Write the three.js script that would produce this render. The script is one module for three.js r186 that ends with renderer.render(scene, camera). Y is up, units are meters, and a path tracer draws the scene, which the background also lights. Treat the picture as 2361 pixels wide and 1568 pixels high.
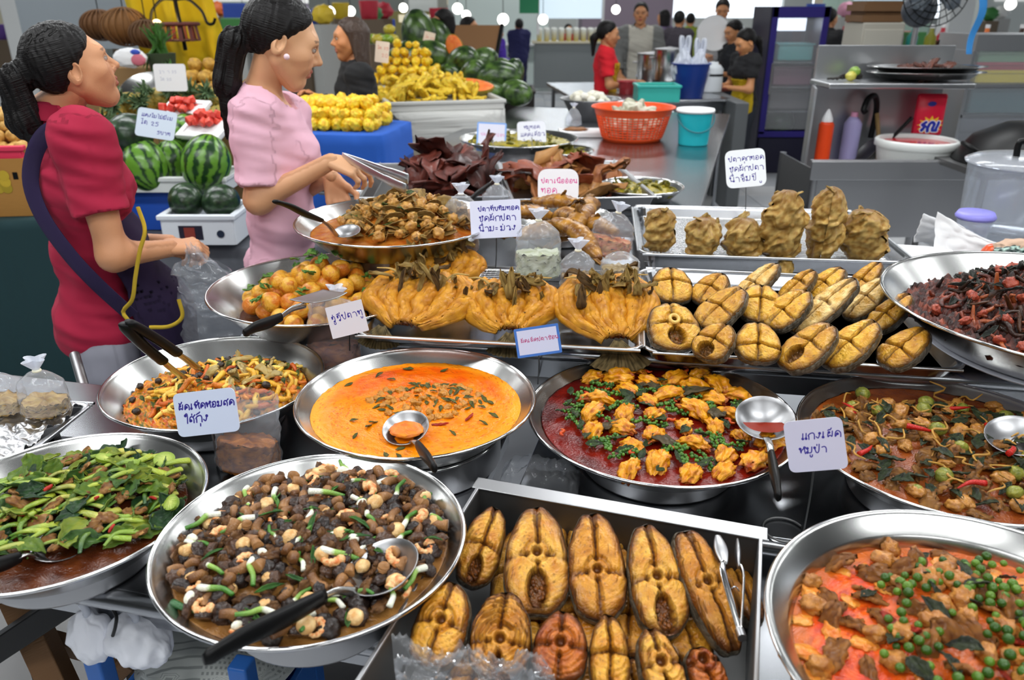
import * as THREE from 'three';
import { mergeGeometries, mergeVertices } from 'three/addons/utils/BufferGeometryUtils.js';
import { RoundedBoxGeometry } from 'three/addons/geometries/RoundedBoxGeometry.js';
import { RectAreaLightUniformsLib } from 'three/addons/lights/RectAreaLightUniformsLib.js';
import { createNoise3D } from 'simplex-noise';

/* ---------- camera, light, exposure ---------- */
const W = 2361, H = 1568, F = 1800, PITCH = Math.atan((784 - 15) / F), EYE = 1.62;
const V = (x = 0, y = 0, z = 0) => new THREE.Vector3(x, y, z);
const scene = new THREE.Scene();
const camera = new THREE.PerspectiveCamera(2 * Math.atan(784 / F) * 180 / Math.PI, W / H, 0.05, 120);
camera.position.set(0, EYE, 0); camera.rotation.x = -PITCH;
camera.focus = 1.55; camera.userData.fStop = 4.5;
const renderer = new THREE.WebGLRenderer({ antialias: true });
renderer.toneMapping = THREE.LinearToneMapping; renderer.toneMappingExposure = 0.82;
renderer.shadowMap.enabled = true;
RectAreaLightUniformsLib.init();
scene.background = new THREE.Color(2.2, 2.4, 2.6);          // overcast daylight outside the hall's openings
const LAMP = 16;                                            // fluorescent battens
const ROOM = { x0: -17, x1: 17, z0: -30, z1: 9, h: 4.6 };

/* ---------- helpers ---------- */
const cP = Math.cos(PITCH), sP = Math.sin(PITCH);
const ray = (px, py) => { const x = (px - W / 2) / F, y = (H / 2 - py) / F; return V(x, y * cP - sP, -(cP + y * sP)); };
const on = (px, py, h) => { const r = ray(px, py); return r.multiplyScalar((h - EYE) / r.y).add(V(0, EYE, 0)); };   // where a sight line meets the level h
const atD = (px, py, D) => { const r = ray(px, py); return r.multiplyScalar(-D / r.z).add(V(0, EYE, 0)); };          // where it meets the upright plane z = -D
const pxPerM = (D, y) => F / (D * cP + (EYE - y) * sP);
const clamp = (x, a = 0, b = 1) => Math.min(b, Math.max(a, x)), lerp = (a, b, t) => a + (b - a) * t;
const sm = (a, b, x) => { const t = clamp((x - a) / (b - a)); return t * t * (3 - 2 * t); };
const rng = (s) => () => { s = (s + 0x6d2b79f5) | 0; let t = Math.imul(s ^ (s >>> 15), 1 | s); t = (t + Math.imul(t ^ (t >>> 7), 61 | t)) ^ t; return ((t ^ (t >>> 14)) >>> 0) / 4294967296; };
const noise = createNoise3D(rng(7));
const fbm = (x, y, z, o = 3) => { let s = 0, a = 0.5, f = 1; for (let i = 0; i < o; i++) { s += a * noise(x * f, y * f, z * f); a *= 0.5; f *= 2.03; } return s; };
const used = new Map();
const numbered = (n) => { const k = used.get(n) ?? 0; used.set(n, k + 1); return k ? n + '_' + String(k).padStart(3, '0') : n; };
const shade = (o) => { o.traverse((m) => { if (m.isMesh) { m.castShadow = true; m.receiveShadow = true; } }); return o; };
function tag(o, label, category, group, kind) { if (label) o.userData.label = label; if (category) o.userData.category = category; if (group) o.userData.group = group; if (kind) o.userData.kind = kind; return o; }
function thing(name, label, category, pos = [0, 0, 0], turn = 0, group) {
  const o = new THREE.Group(); o.name = numbered(name); scene.add(o);
  if (pos.isVector3) o.position.copy(pos); else o.position.set(...pos);
  o.rotation.y = turn; return tag(o, label, category, group);
}
function mesh(name, geo, mat, parent) { const m = new THREE.Mesh(geo, mat); m.name = parent ? name : numbered(name); (parent ?? scene).add(m); return shade(m); }
function one(name, geo, mat, label, category, group, kind) { return tag(mesh(name, geo, mat), label, category, group, kind); }
function struct(name, geo, mat) { const m = mesh(name, geo, mat); m.userData.kind = 'structure'; return m; }
function dup(o, pos, turn, label) { const c = o.clone(); c.name = numbered(o.name.replace(/_\d{3}$/, '')); scene.add(c); if (pos) (pos.isVector3 ? c.position.copy(pos) : c.position.set(...pos)); if (turn !== undefined) c.rotation.y = turn; c.userData = { ...o.userData }; if (label) c.userData.label = label; return c; }
const eu = (x, y, z, order = 'XYZ') => new THREE.Quaternion().setFromEuler(new THREE.Euler(x, y, z, order));
const M4 = (p, q = new THREE.Quaternion(), s = V(1, 1, 1)) => new THREE.Matrix4().compose(p.isVector3 ? p : V(...p), q, s);

/* geometry helpers: every geometry ends up indexed with position, normal, uv and maybe color */
function prep(g) { if (!g.attributes.uv) boxUV(g); if (!g.index) g = mergeVertices(g); return g; }
function boxUV(g, k = 1) {
  if (!g.attributes.normal) g.computeVertexNormals();
  const p = g.attributes.position, n = g.attributes.normal, uv = new Float32Array(p.count * 2);
  for (let i = 0; i < p.count; i++) { const ax = Math.abs(n.getX(i)), ay = Math.abs(n.getY(i)), az = Math.abs(n.getZ(i)); let a, b;
    if (ay >= ax && ay >= az) { a = p.getX(i); b = p.getZ(i); } else if (ax >= az) { a = p.getZ(i); b = p.getY(i); } else { a = p.getX(i); b = p.getY(i); }
    uv[2 * i] = a * k; uv[2 * i + 1] = b * k; }
  g.setAttribute('uv', new THREE.BufferAttribute(uv, 2)); return g;
}
function paint(g, f) { const p = g.attributes.position, n = g.attributes.normal, c = new Float32Array(p.count * 3);
  for (let i = 0; i < p.count; i++) { const k = typeof f === 'function' ? f(p.getX(i), p.getY(i), p.getZ(i), n ? V(n.getX(i), n.getY(i), n.getZ(i)) : null) : f; c[3 * i] = k[0]; c[3 * i + 1] = k[1]; c[3 * i + 2] = k[2]; }
  g.setAttribute('color', new THREE.BufferAttribute(c, 3)); return g; }
function merge(list) { const anyC = list.some((g) => g.attributes.color);
  return mergeGeometries(list.map((g) => { g = prep(g); if (anyC && !g.attributes.color) paint(g, [1, 1, 1]); for (const k of Object.keys(g.attributes)) if (!['position', 'normal', 'uv', 'color'].includes(k)) g.deleteAttribute(k); return g; })); }
const lin = (hex) => { const c = new THREE.Color(hex); return [c.r, c.g, c.b]; };
const mixc = (a, b, t) => [lerp(a[0], b[0], t), lerp(a[1], b[1], t), lerp(a[2], b[2], t)];
const tr = (g, x, y, z) => g.translate(x, y, z);
const box = (w, h, d, r = 0) => r ? boxUV(new RoundedBoxGeometry(w, h, d, 2, Math.min(r, w / 2.01, h / 2.01, d / 2.01))) : boxUV(new THREE.BoxGeometry(w, h, d));
const cyl = (r0, r1, h, n = 24, open = false) => new THREE.CylinderGeometry(r1, r0, h, n, 1, open);
const lathe = (pts, n = 48) => new THREE.LatheGeometry(pts.map(([x, y]) => new THREE.Vector2(x, y)), n);
const curve = (pts, closed = false) => new THREE.CatmullRomCurve3(pts.map((p) => p.isVector3 ? p : V(...p)), closed, 'catmullrom', 0.5);
const tube = (pts, r, n = 24, k = 8, closed = false) => new THREE.TubeGeometry(pts.isCurve ? pts : curve(pts, closed), n, r, k, closed);
/* a tube whose radius follows f(t) and whose ends close */
function taper(pts, f, n = 12, k = 8, flat = 1) {
  const c = Array.isArray(pts) ? curve(pts) : pts, fr = c.computeFrenetFrames(n), pos = [], idx = [], uv = [];
  for (let i = 0; i <= n; i++) { const t = i / n, p = c.getPointAt(t), r = Math.max(1e-5, f(t));
    for (let j = 0; j < k; j++) { const a = j / k * 2 * Math.PI, q = p.clone().addScaledVector(fr.normals[i], Math.cos(a) * r).addScaledVector(fr.binormals[i], Math.sin(a) * r * flat); pos.push(q.x, q.y, q.z); uv.push(j / k * 0.05, t * 0.1); } }
  for (let i = 0; i < n; i++) for (let j = 0; j < k; j++) { const a = i * k + j, b = i * k + (j + 1) % k; idx.push(a, b, a + k, b, b + k, a + k); }
  for (let j = 1; j < k - 1; j++) { idx.push(0, j + 1, j); const b = n * k; idx.push(b, b + j, b + j + 1); }
  const g = new THREE.BufferGeometry(); g.setAttribute('position', new THREE.Float32BufferAttribute(pos, 3)); g.setAttribute('uv', new THREE.Float32BufferAttribute(uv, 2)); g.setIndex(idx); g.computeVertexNormals(); return g;
}
/* surface z-sheet: f(u,v) -> [x,y,z] */
function sheet(f, nu, nv, closeU = false) {
  const pos = [], idx = [], uv = [];
  for (let i = 0; i <= nv; i++) for (let j = 0; j <= nu; j++) { const p = f(j / nu, i / nv); pos.push(...p); uv.push(j / nu, i / nv); }
  for (let i = 0; i < nv; i++) for (let j = 0; j < nu; j++) { const a = i * (nu + 1) + j, b = a + 1, c = a + nu + 1; idx.push(a, b, c, b, c + 1, c); }
  const g = new THREE.BufferGeometry(); g.setAttribute('position', new THREE.Float32BufferAttribute(pos, 3)); g.setAttribute('uv', new THREE.Float32BufferAttribute(uv, 2)); g.setIndex(idx); g.computeVertexNormals(); return g;
}
/* a leaf, slice or cloth with thickness: the sheet doubled and closed round its border */
function thick(f, nu, nv, t) {
  const a = sheet(f, nu, nv), n = a.attributes.normal, p = a.attributes.position, N = p.count, pos = [], idx = [], uv = [];
  for (const s of [1, -1]) for (let i = 0; i < N; i++) { pos.push(p.getX(i) + s * t / 2 * n.getX(i), p.getY(i) + s * t / 2 * n.getY(i), p.getZ(i) + s * t / 2 * n.getZ(i)); uv.push(a.attributes.uv.getX(i), a.attributes.uv.getY(i)); }
  const ix = a.index.array; for (let i = 0; i < ix.length; i += 3) { idx.push(ix[i], ix[i + 1], ix[i + 2]); idx.push(N + ix[i], N + ix[i + 2], N + ix[i + 1]); }
  const ring = []; for (let j = 0; j <= nu; j++) ring.push(j); for (let i = 1; i <= nv; i++) ring.push(i * (nu + 1) + nu); for (let j = nu - 1; j >= 0; j--) ring.push(nv * (nu + 1) + j); for (let i = nv - 1; i > 0; i--) ring.push(i * (nu + 1));
  ring.forEach((r, k) => { const q = ring[(k + 1) % ring.length]; idx.push(r, N + r, q, q, N + r, N + q); });
  const g = new THREE.BufferGeometry(); g.setAttribute('position', new THREE.Float32BufferAttribute(pos, 3)); g.setAttribute('uv', new THREE.Float32BufferAttribute(uv, 2)); g.setIndex(idx); g.computeVertexNormals(); return g;
}
function blob(rx, ry, rz, detail = 3, amp = 0.1, freq = 1.5, seed = 0) {
  let g = new THREE.IcosahedronGeometry(1, detail); g.deleteAttribute('uv'); g.deleteAttribute('normal'); g = mergeVertices(g, 1e-5);
  const p = g.attributes.position; for (let i = 0; i < p.count; i++) { const x = p.getX(i), y = p.getY(i), z = p.getZ(i), k = 1 + amp * 2 * fbm(x * freq + seed * 7.3, y * freq + seed * 3.1, z * freq - seed, 3); p.setXYZ(i, x * rx * k, y * ry * k, z * rz * k); }
  g.computeVertexNormals(); return boxUV(g);
}
function warp(g, f) { const p = g.attributes.position, v = V(); for (let i = 0; i < p.count; i++) { v.set(p.getX(i), p.getY(i), p.getZ(i)); f(v); p.setXYZ(i, v.x, v.y, v.z); } g.computeVertexNormals(); return g; }
/* shape -> extruded plate lying in xy, thickness along z */
function plate(pts, t, bev = 0) { const s = pts instanceof THREE.Shape ? pts : new THREE.Shape(pts.map(([x, y]) => new THREE.Vector2(x, y))); const g = new THREE.ExtrudeGeometry(s, { depth: t, bevelEnabled: bev > 0, bevelSize: bev, bevelThickness: bev, bevelSegments: 1, curveSegments: 8 }); g.translate(0, 0, -t / 2); return g; }
function rrect(w, h, r) { const s = new THREE.Shape(), x = -w / 2, y = -h / 2; s.moveTo(x + r, y); s.lineTo(x + w - r, y); s.quadraticCurveTo(x + w, y, x + w, y + r); s.lineTo(x + w, y + h - r); s.quadraticCurveTo(x + w, y + h, x + w - r, y + h); s.lineTo(x + r, y + h); s.quadraticCurveTo(x, y + h, x, y + h - r); s.lineTo(x, y + r); s.quadraticCurveTo(x, y, x + r, y); return s; }

/* surface nets: a smooth mesh of the zero level of f (negative inside) */
function isosurf(f, lo, hi, h) {
  const n = [0, 1, 2].map((k) => Math.ceil((hi[k] - lo[k]) / h) + 1), [nx, ny, nz] = n, val = new Float32Array(nx * ny * nz);
  let q = 0; for (let k = 0; k < nz; k++) for (let j = 0; j < ny; j++) for (let i = 0; i < nx; i++) val[q++] = f(lo[0] + i * h, lo[1] + j * h, lo[2] + k * h);
  const id = new Int32Array(nx * ny * nz).fill(-1), pos = [], idx = [], sx = 1, sy = nx, sz = nx * ny;
  const E = [[0, 1], [2, 3], [4, 5], [6, 7], [0, 2], [1, 3], [4, 6], [5, 7], [0, 4], [1, 5], [2, 6], [3, 7]];
  for (let k = 0; k < nz - 1; k++) for (let j = 0; j < ny - 1; j++) for (let i = 0; i < nx - 1; i++) {
    const o = i + j * sy + k * sz, c = [val[o], val[o + 1], val[o + sy], val[o + sy + 1], val[o + sz], val[o + sz + 1], val[o + sz + sy], val[o + sz + sy + 1]];
    let m = 0; for (let e = 0; e < 8; e++) if (c[e] < 0) m |= 1 << e; if (m === 0 || m === 255) continue;
    let x = 0, y = 0, z = 0, t = 0; for (const [a, b] of E) if ((c[a] < 0) !== (c[b] < 0)) { const s = c[a] / (c[a] - c[b]); x += (a & 1) + s * ((b & 1) - (a & 1)); y += ((a >> 1) & 1) + s * (((b >> 1) & 1) - ((a >> 1) & 1)); z += (a >> 2) + s * ((b >> 2) - (a >> 2)); t++; }
    id[o] = pos.length / 3; pos.push(lo[0] + (i + x / t) * h, lo[1] + (j + y / t) * h, lo[2] + (k + z / t) * h);
  }
  for (let k = 1; k < nz - 1; k++) for (let j = 1; j < ny - 1; j++) for (let i = 1; i < nx - 1; i++) { const o = i + j * sy + k * sz;
    for (const [d, u, v] of [[sx, sy, sz], [sy, sz, sx], [sz, sx, sy]]) { const a = val[o] < 0, b = val[o + d] < 0; if (a === b) continue; const A = id[o], B = id[o - u], C = id[o - u - v], D = id[o - v]; if (a) idx.push(A, B, C, A, C, D); else idx.push(A, C, B, A, D, C); } }
  const g = new THREE.BufferGeometry(); g.setAttribute('position', new THREE.Float32BufferAttribute(pos, 3)); g.setIndex(idx);
  const N = new Float32Array(pos.length), e = h * 0.6; for (let i = 0; i < pos.length; i += 3) { const [x, y, z] = [pos[i], pos[i + 1], pos[i + 2]]; let a = f(x + e, y, z) - f(x - e, y, z), b = f(x, y + e, z) - f(x, y - e, z), c = f(x, y, z + e) - f(x, y, z - e); const l = Math.hypot(a, b, c) || 1; N[i] = a / l; N[i + 1] = b / l; N[i + 2] = c / l; }
  g.setAttribute('normal', new THREE.BufferAttribute(N, 3)); return boxUV(g);
}
const smin = (a, b, k) => { const h = Math.max(k - Math.abs(a - b), 0) / k; return Math.min(a, b) - h * h * k * 0.25; };
/* tapered capsule distance, written out flat because it runs millions of times */
function cap(a, b, ra, rb) { const ax = a.x, ay = a.y, az = a.z, dx = b.x - ax, dy = b.y - ay, dz = b.z - az, l2 = dx * dx + dy * dy + dz * dz || 1e-9;
  return (x, y, z) => { const px = x - ax, py = y - ay, pz = z - az; let t = (px * dx + py * dy + pz * dz) / l2; t = t < 0 ? 0 : t > 1 ? 1 : t; const ex = px - t * dx, ey = py - t * dy, ez = pz - t * dz; return Math.sqrt(ex * ex + ey * ey + ez * ez) - (ra + (rb - ra) * t); }; }
function ellip(c, r, q) { const iq = q ? q.clone().invert() : null, v = V(), rm = Math.min(r.x, r.y, r.z); return (x, y, z) => { v.set(x - c.x, y - c.y, z - c.z); if (iq) v.applyQuaternion(iq); const k = Math.hypot(v.x / r.x, v.y / r.y, v.z / r.z), k2 = Math.hypot(v.x / r.x / r.x, v.y / r.y / r.y, v.z / r.z / r.z) || 1e-6; return k < 1e-4 ? -rm : k * (k - 1) / k2; }; }
const union = (list, k) => (x, y, z) => { let d = list[0](x, y, z); for (let i = 1; i < list.length; i++) d = smin(d, list[i](x, y, z), k); return d; };

/* ---------- textures and materials ---------- */
function tex(n, f, srgb = false, rep = 1) {
  const d = new Uint8Array(n * n * 4); for (let y = 0; y < n; y++) for (let x = 0; x < n; x++) { const c = f(x / n, y / n), o = (y * n + x) * 4; for (let k = 0; k < 3; k++) d[o + k] = clamp(Array.isArray(c) ? c[k] : c) * 255; d[o + 3] = 255; }
  const t = new THREE.DataTexture(d, n, n); t.magFilter = THREE.LinearFilter; t.wrapS = t.wrapT = THREE.RepeatWrapping; t.repeat.set(rep, rep); if (srgb) t.colorSpace = THREE.SRGBColorSpace; t.needsUpdate = true; return t;
}
const per = (u, v, k, s = 0, o = 3) => { const a = u * 2 * Math.PI, b = v * 2 * Math.PI, r = k / (2 * Math.PI); return fbm(Math.cos(a) * r + s, Math.sin(a) * r + Math.cos(b) * r * 1.3, Math.sin(b) * r - s, o); };
const T_GRAIN = tex(256, (u, v) => 0.5 + 0.6 * per(u, v, 14, 3, 4), false, 12);
const T_FINE = tex(256, (u, v) => 0.5 + 0.6 * per(u, v, 30, 9, 3), false, 16);
const T_WEAVE = tex(128, (u, v) => 0.5 + 0.25 * Math.sin(u * 2 * Math.PI * 16) * Math.sin(v * 2 * Math.PI * 16), false, 30);
const T_SMUDGE = tex(256, (u, v) => 0.62 + 0.55 * per(u, v, 5, 1, 4), false, 3);
const T_BRUSH = tex(256, (u, v) => 0.5 + 0.3 * noise(u * 4, v * 130, 3) * Math.min(1, Math.min(u, 1 - u) * 20), false, 4);
const std = (color, roughness = 0.6, extra = {}) => new THREE.MeshStandardMaterial({ color, roughness, ...extra });
const phys = (color, roughness, extra = {}) => new THREE.MeshPhysicalMaterial({ color, roughness, ...extra });
const M = {
  steel: std(new THREE.Color(0.42, 0.42, 0.43), 0.36, { metalness: 1 }),
  shiny: std(new THREE.Color(0.50, 0.50, 0.49), 0.25, { metalness: 1 }),
  chrome: std(new THREE.Color(0.70, 0.70, 0.70), 0.14, { metalness: 1 }),
  alu: std(new THREE.Color(0.58, 0.59, 0.61), 0.34, { metalness: 1 }),
  table: std(new THREE.Color(0.36, 0.37, 0.39), 0.24, { metalness: 1 }),
  darksteel: std(new THREE.Color(0.20, 0.20, 0.20), 0.5, { metalness: 1 }),
  black: phys(0x0a0a0b, 0.42, { specularIntensity: 0.45 }), blackRough: std(0x0c0b0b, 0.75), white: std(0xe9e9ea, 0.5), ivory: std(0xe5e0cf, 0.55),
  wood: std(0x6a4a2a, 0.7, { bumpMap: T_BRUSH, bumpScale: 0.001 }), woodPale: std(0x9a7a4a, 0.7, { bumpMap: T_BRUSH, bumpScale: 0.001 }), woodDark: std(0x1d1612, 0.6, { bumpMap: T_BRUSH, bumpScale: 0.001 }),
  foil: std(new THREE.Color(0.86, 0.86, 0.87), 0.3, { metalness: 1 }),
  food: phys(0xffffff, 0.5, { vertexColors: true, bumpMap: T_GRAIN, bumpScale: 0.0015, specularIntensity: 0.7 }),
  wet: phys(0xffffff, 0.36, { vertexColors: true, bumpMap: T_GRAIN, bumpScale: 0.0010, specularIntensity: 0.7, clearcoat: 0.15, clearcoatRoughness: 0.15 }),
  leaf: phys(0xffffff, 0.38, { vertexColors: true, bumpMap: T_GRAIN, bumpScale: 0.0008, clearcoat: 0.12, clearcoatRoughness: 0.2, side: THREE.DoubleSide }),
  sauce: phys(0xffffff, 0.24, { vertexColors: true, bumpMap: T_GRAIN, bumpScale: 0.0008, specularIntensity: 0.6 }),
  bag: phys(0xf6f8fb, 0.10, { transmission: 0.90, thickness: 0, ior: 1.3, side: THREE.DoubleSide }),
  film: phys(0xf4f6fa, 0.16, { transmission: 0.84, thickness: 0, ior: 1.3, side: THREE.DoubleSide }),
  milky: phys(0xe6eaf4, 0.4, { transmission: 0.35, thickness: 0, side: THREE.DoubleSide }),
  vcol: std(0xffffff, 0.6, { vertexColors: true }), vgloss: std(0xffffff, 0.28, { vertexColors: true }), vcloth: std(0xffffff, 0.85, { vertexColors: true, bumpMap: T_WEAVE, bumpScale: 0.0006 }),
  skin: phys(0xffffff, 0.48, { vertexColors: true, bumpMap: T_FINE, bumpScale: 0.0004, sheen: 0.3, sheenRoughness: 0.5, sheenColor: new THREE.Color(0.5, 0.25, 0.18) }),
  hair: phys(new THREE.Color(0.006, 0.005, 0.005), 0.48, { bumpMap: T_BRUSH, bumpScale: 0.002, specularIntensity: 0.45 }), hairBrown: phys(new THREE.Color(0.05, 0.025, 0.014), 0.45, { bumpMap: T_BRUSH, bumpScale: 0.003 }),
};
const cloth = (c, extra = {}) => phys(c, 0.85, { sheen: 0.25, sheenRoughness: 0.6, sheenColor: new THREE.Color(c), bumpMap: T_WEAVE, bumpScale: 0.0008, side: THREE.DoubleSide, ...extra });
const plastic = (c, r = 0.35, extra = {}) => phys(c, r, { specularIntensity: 0.6, ...extra });
/* ---------- the hall ---------- */
{
  const floorM = std(0xa6a9ae, 0.35), tileMs = [0xc9ccd0, 0xc2c6cb, 0xcfd0d2].map((c) => phys(c, 0.22, { roughnessMap: T_SMUDGE })), wallM = std(0xb9bcb8, 0.8), darkM = std(0x6d706d, 0.8);
  const { x0, x1, z0, z1, h } = ROOM, fl = struct('floor', tr(box(x1 - x0 + 0.6, 0.2, z1 - z0 + 0.6), 0, -0.106, (z0 + z1) / 2), floorM);
  const tileG = new Map(), tiles = (xa, xb, za, zb, s) => { if (!tileG.has(s)) tileG.set(s, box(s - 0.008, 0.012, s - 0.008, 0.002)); let k = 0; for (let x = xa; x < xb; x += s) for (let z = za; z < zb; z += s) { const t = mesh('tile', tileG.get(s), tileMs[(k++ * 7) % 3], fl); t.position.set(x + s / 2, 0, z + s / 2); } };
  tiles(-1.7, -0.1, -2.0, -0.8, 0.4); tiles(0.6, 3.0, -7.6, -3.2, 0.4); tiles(-0.6, 3.6, -19.2, -9.0, 0.6);
  struct('ceiling', tr(box(x1 - x0 + 0.6, 0.2, z1 - z0 + 0.6), 0, h + 0.1, (z0 + z1) / 2), std(0x6c6f70, 0.9));
  const wall = (name, list) => struct(name, merge(list), wallM);
  wall('wall_left', [tr(box(0.3, h, z1 - z0), x0 - 0.15, h / 2, (z0 + z1) / 2)]);
  wall('wall_front', [tr(box(x1 - x0, h, 0.3), 0, h / 2, z1 + 0.15)]);
  /* back wall and right wall keep long open bays that let the daylight in */
  const bay = [[-9, -3.2], [3.2, 9.6], [10.6, 16]], back = []; let c = x0;
  for (const [a, b] of bay) { back.push(tr(box(a - c, h, 0.3), (a + c) / 2, h / 2, z0 - 0.15)); back.push(tr(box(b - a, 1.25, 0.3), (a + b) / 2, 0.625, z0 - 0.15)); back.push(tr(box(b - a, 1.4, 0.3), (a + b) / 2, h - 0.7, z0 - 0.15)); c = b; }
  back.push(tr(box(x1 - c, h, 0.3), (x1 + c) / 2, h / 2, z0 - 0.15)); wall('wall_back', back);
  const right = []; c = z0; for (const [a, b] of [[-26, -20], [-18, -11], [-9, -2]]) { right.push(tr(box(0.3, h, a - c), x1 + 0.15, h / 2, (a + c) / 2)); right.push(tr(box(0.3, 1.3, b - a), x1 + 0.15, 0.65, (a + b) / 2)); right.push(tr(box(0.3, 1.2, b - a), x1 + 0.15, h - 0.6, (a + b) / 2)); c = b; }
  right.push(tr(box(0.3, h, z1 - c), x1 + 0.15, h / 2, (z1 + c) / 2)); wall('wall_right', right);
  for (let x = -12; x <= 12; x += 6) struct('beam', tr(box(0.3, 0.35, z1 - z0), x, h - 0.175, (z0 + z1) / 2), darkM);
  for (const [x, z] of [[-7.5, -13], [2.1, -24.5], [8.4, -16], [-12, -22], [11, -26]]) struct('column', tr(box(0.45, h, 0.45, 0.03), x, h / 2, z), std(0xd5d7d6, 0.6));
  /* fluorescent battens */
  const bodyG = box(2.4, 0.06, 0.34, 0.01), tubeG = boxUV(cyl(0.02, 0.02, 2.3, 12)).rotateZ(Math.PI / 2), bodyM = std(0xe6e6e4, 0.5), tubeM = std(0xffffff, 0.5, { emissive: new THREE.Color(0.95, 1, 1), emissiveIntensity: 4 });
  const lamp = (x, y, z, turn, k, w = 2.3) => {
    const t = thing('ceiling_lamp', 'long fluorescent batten lamp on the market ceiling', 'lamp', [x, y, z], turn, 'fluorescent ceiling lamps'); mesh('housing', bodyG, bodyM, t); for (const s of [-0.09, 0.09]) mesh('tube', tubeG, tubeM, t).position.set(0, -0.05, s);
    const l = new THREE.RectAreaLight(new THREE.Color(0.97, 0.99, 1), k, w, 0.36); l.position.set(x, y - 0.085, z); l.rotation.set(-Math.PI / 2, 0, turn); scene.add(l);
  };
  for (const z of [-27, -21.5, -16, -10.5, -6]) for (const x of [-11, -4.5, 1.5, 7.5]) lamp(x, h - 0.38, z, 0, LAMP * 2.1);
  for (const [x, z] of [[-1.6, 2.6], [1.6, 2.6], [-1.5, 0.35], [1.5, 0.35], [-1.7, -1.7], [1.5, -1.7], [-1.7, -3.9], [1.6, -3.9], [-4.9, -3.2], [4.8, -2.6]]) lamp(x, 3.25, z, 0, LAMP * 1.15);
}
/* ---------- steel tables of the stall ---------- */
const TH = 0.78, TIER = 0.92, CH = 0.90;
function steelTable(label, A, B, depth, h, { extL = 0, extR = 0, th = 0.03, shelf = 0.25, name = 'steel_table', mat = M.table, legs = true, lip = 0.018 } = {}) {
  const u = B.clone().sub(A).setY(0).normalize(), a = A.clone().addScaledVector(u, -extL), b = B.clone().addScaledVector(u, extR), w = a.distanceTo(b), turn = Math.atan2(-u.z, u.x);
  const t = thing(name, label, 'table', [a.x, 0, a.z], turn); t.userData.w = w;
  mesh('tabletop', merge([tr(box(w, th, depth - lip, 0.004), w / 2, h - th / 2, -(depth - lip) / 2 - lip), tr(boxUV(cyl(lip, lip, w, 20)).rotateZ(Math.PI / 2), w / 2, h - lip, -lip)]), mat, t);
  mesh('apron', merge([tr(box(w - 0.1, 0.07, 0.02), w / 2, h - th - 0.035, -0.06), tr(box(w - 0.1, 0.07, 0.02), w / 2, h - th - 0.035, -depth + 0.05)]), mat, t);
  if (legs) { const lg = boxUV(cyl(0.019, 0.019, h - th, 16)); for (const x of [0.06, w - 0.06]) for (const z of [-0.07, -depth + 0.07]) mesh('leg', lg, mat, t).position.set(x, (h - th) / 2, z); }
  if (shelf) mesh('shelf', tr(box(w - 0.12, 0.02, depth - 0.14), w / 2, shelf, -depth / 2), M.darksteel, t);
  delete t.userData.w; return t;
}
steelTable('steel serving table with a rolled front edge under the greens and mushroom pans', on(60, 1345, TH), on(880, 1490, TH), 0.64, TH, { extL: 0.75, extR: 0.04, shelf: 0.2 });
steelTable('steel serving table under the red fish curry and pork curry pans', on(1560, 1222, TH), on(1834, 1262, TH), 0.44, TH, { extL: 0.30, extR: 1.1, shelf: 0.2 });
steelTable('raised steel shelf table carrying the trays of fried fish', on(895, 780, TIER), on(2300, 872, TIER), 0.95, TIER, { extL: 0.05, extR: 1.0, shelf: 0, th: 0.025 });
steelTable('small steel side table under the pan of fried eggs', V(-0.80, 0, -1.66), V(-0.33, 0, -1.60), 0.56, TH, { shelf: 0 });
/* low bench in front that carries the deep fish tray and the big red curry pan */
steelTable('low steel bench under the deep fish steak tray and the large red curry pan', on(1020, 1660, 0.72), on(1900, 1830, 0.72), 0.56, 0.72, { extL: 0.0, extR: 0.75, shelf: 0 });
const CB = on(1612, 492, CH); steelTable('long steel counter behind the stall with the orange basket on it', CB.clone().add(V(-1.55, 0, -0.46)), CB, 3.1, CH, { name: 'steel_counter', shelf: 0.3 });
/* ---------- pans ---------- */
const panProfile = (R, d) => [[0.001, -d], [R * 0.69, -d], [R * 0.72, -d + 0.003], [R * 0.965, -0.008], [R * 0.988, -0.004], [R, -0.004], [R + 0.002, 0], [R, 0.003], [R * 0.985, 0.001], [R * 0.974, -0.002], [R * 0.96, -0.006], [R * 0.715, -d + 0.006], [R * 0.69, -d + 0.0025], [0.001, -d + 0.0025]];
const deepProfile = (R, d) => [[0.001, -d], [R * 0.74, -d], [R * 0.80, -d + 0.02], [R * 0.87, -0.035], [R * 0.90, -0.025], [R * 0.975, -0.006], [R, -0.004], [R + 0.003, 0], [R, 0.004], [R * 0.97, 0.001], [R * 0.895, -0.019], [R * 0.885, -0.022], [R * 0.862, -0.034], [R * 0.79, -d + 0.022], [R * 0.735, -d + 0.003], [0.001, -d + 0.003]];
function makePan(label, x, y, z, R, d, { deep = false, mat = M.shiny, stand = '', name = 'steel_pan' } = {}) {
  const t = thing(name, label, 'pan', [x, y, z]);
  mesh('pan_body', lathe((deep ? deepProfile : panProfile)(R, d), 96), mat, t);
  mesh('rim', new THREE.TorusGeometry(R, 0.0032, 8, 120).rotateX(Math.PI / 2), M.chrome, t);
  const rin = deep ? (below) => R * lerp(0.87, 0.79, clamp((below - 0.034) / (d - 0.056))) : (below) => R * lerp(0.96, 0.715, clamp((below - 0.005) / (d - 0.011)));
  if (stand) potStand('dark steel ring stand under the ' + stand, x, z, R * 0.6, TH, y - d - 0.002);
  return { t, x, y, z, R, d, rin, pts: [], H: () => y - d * 0.4 };
}
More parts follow.
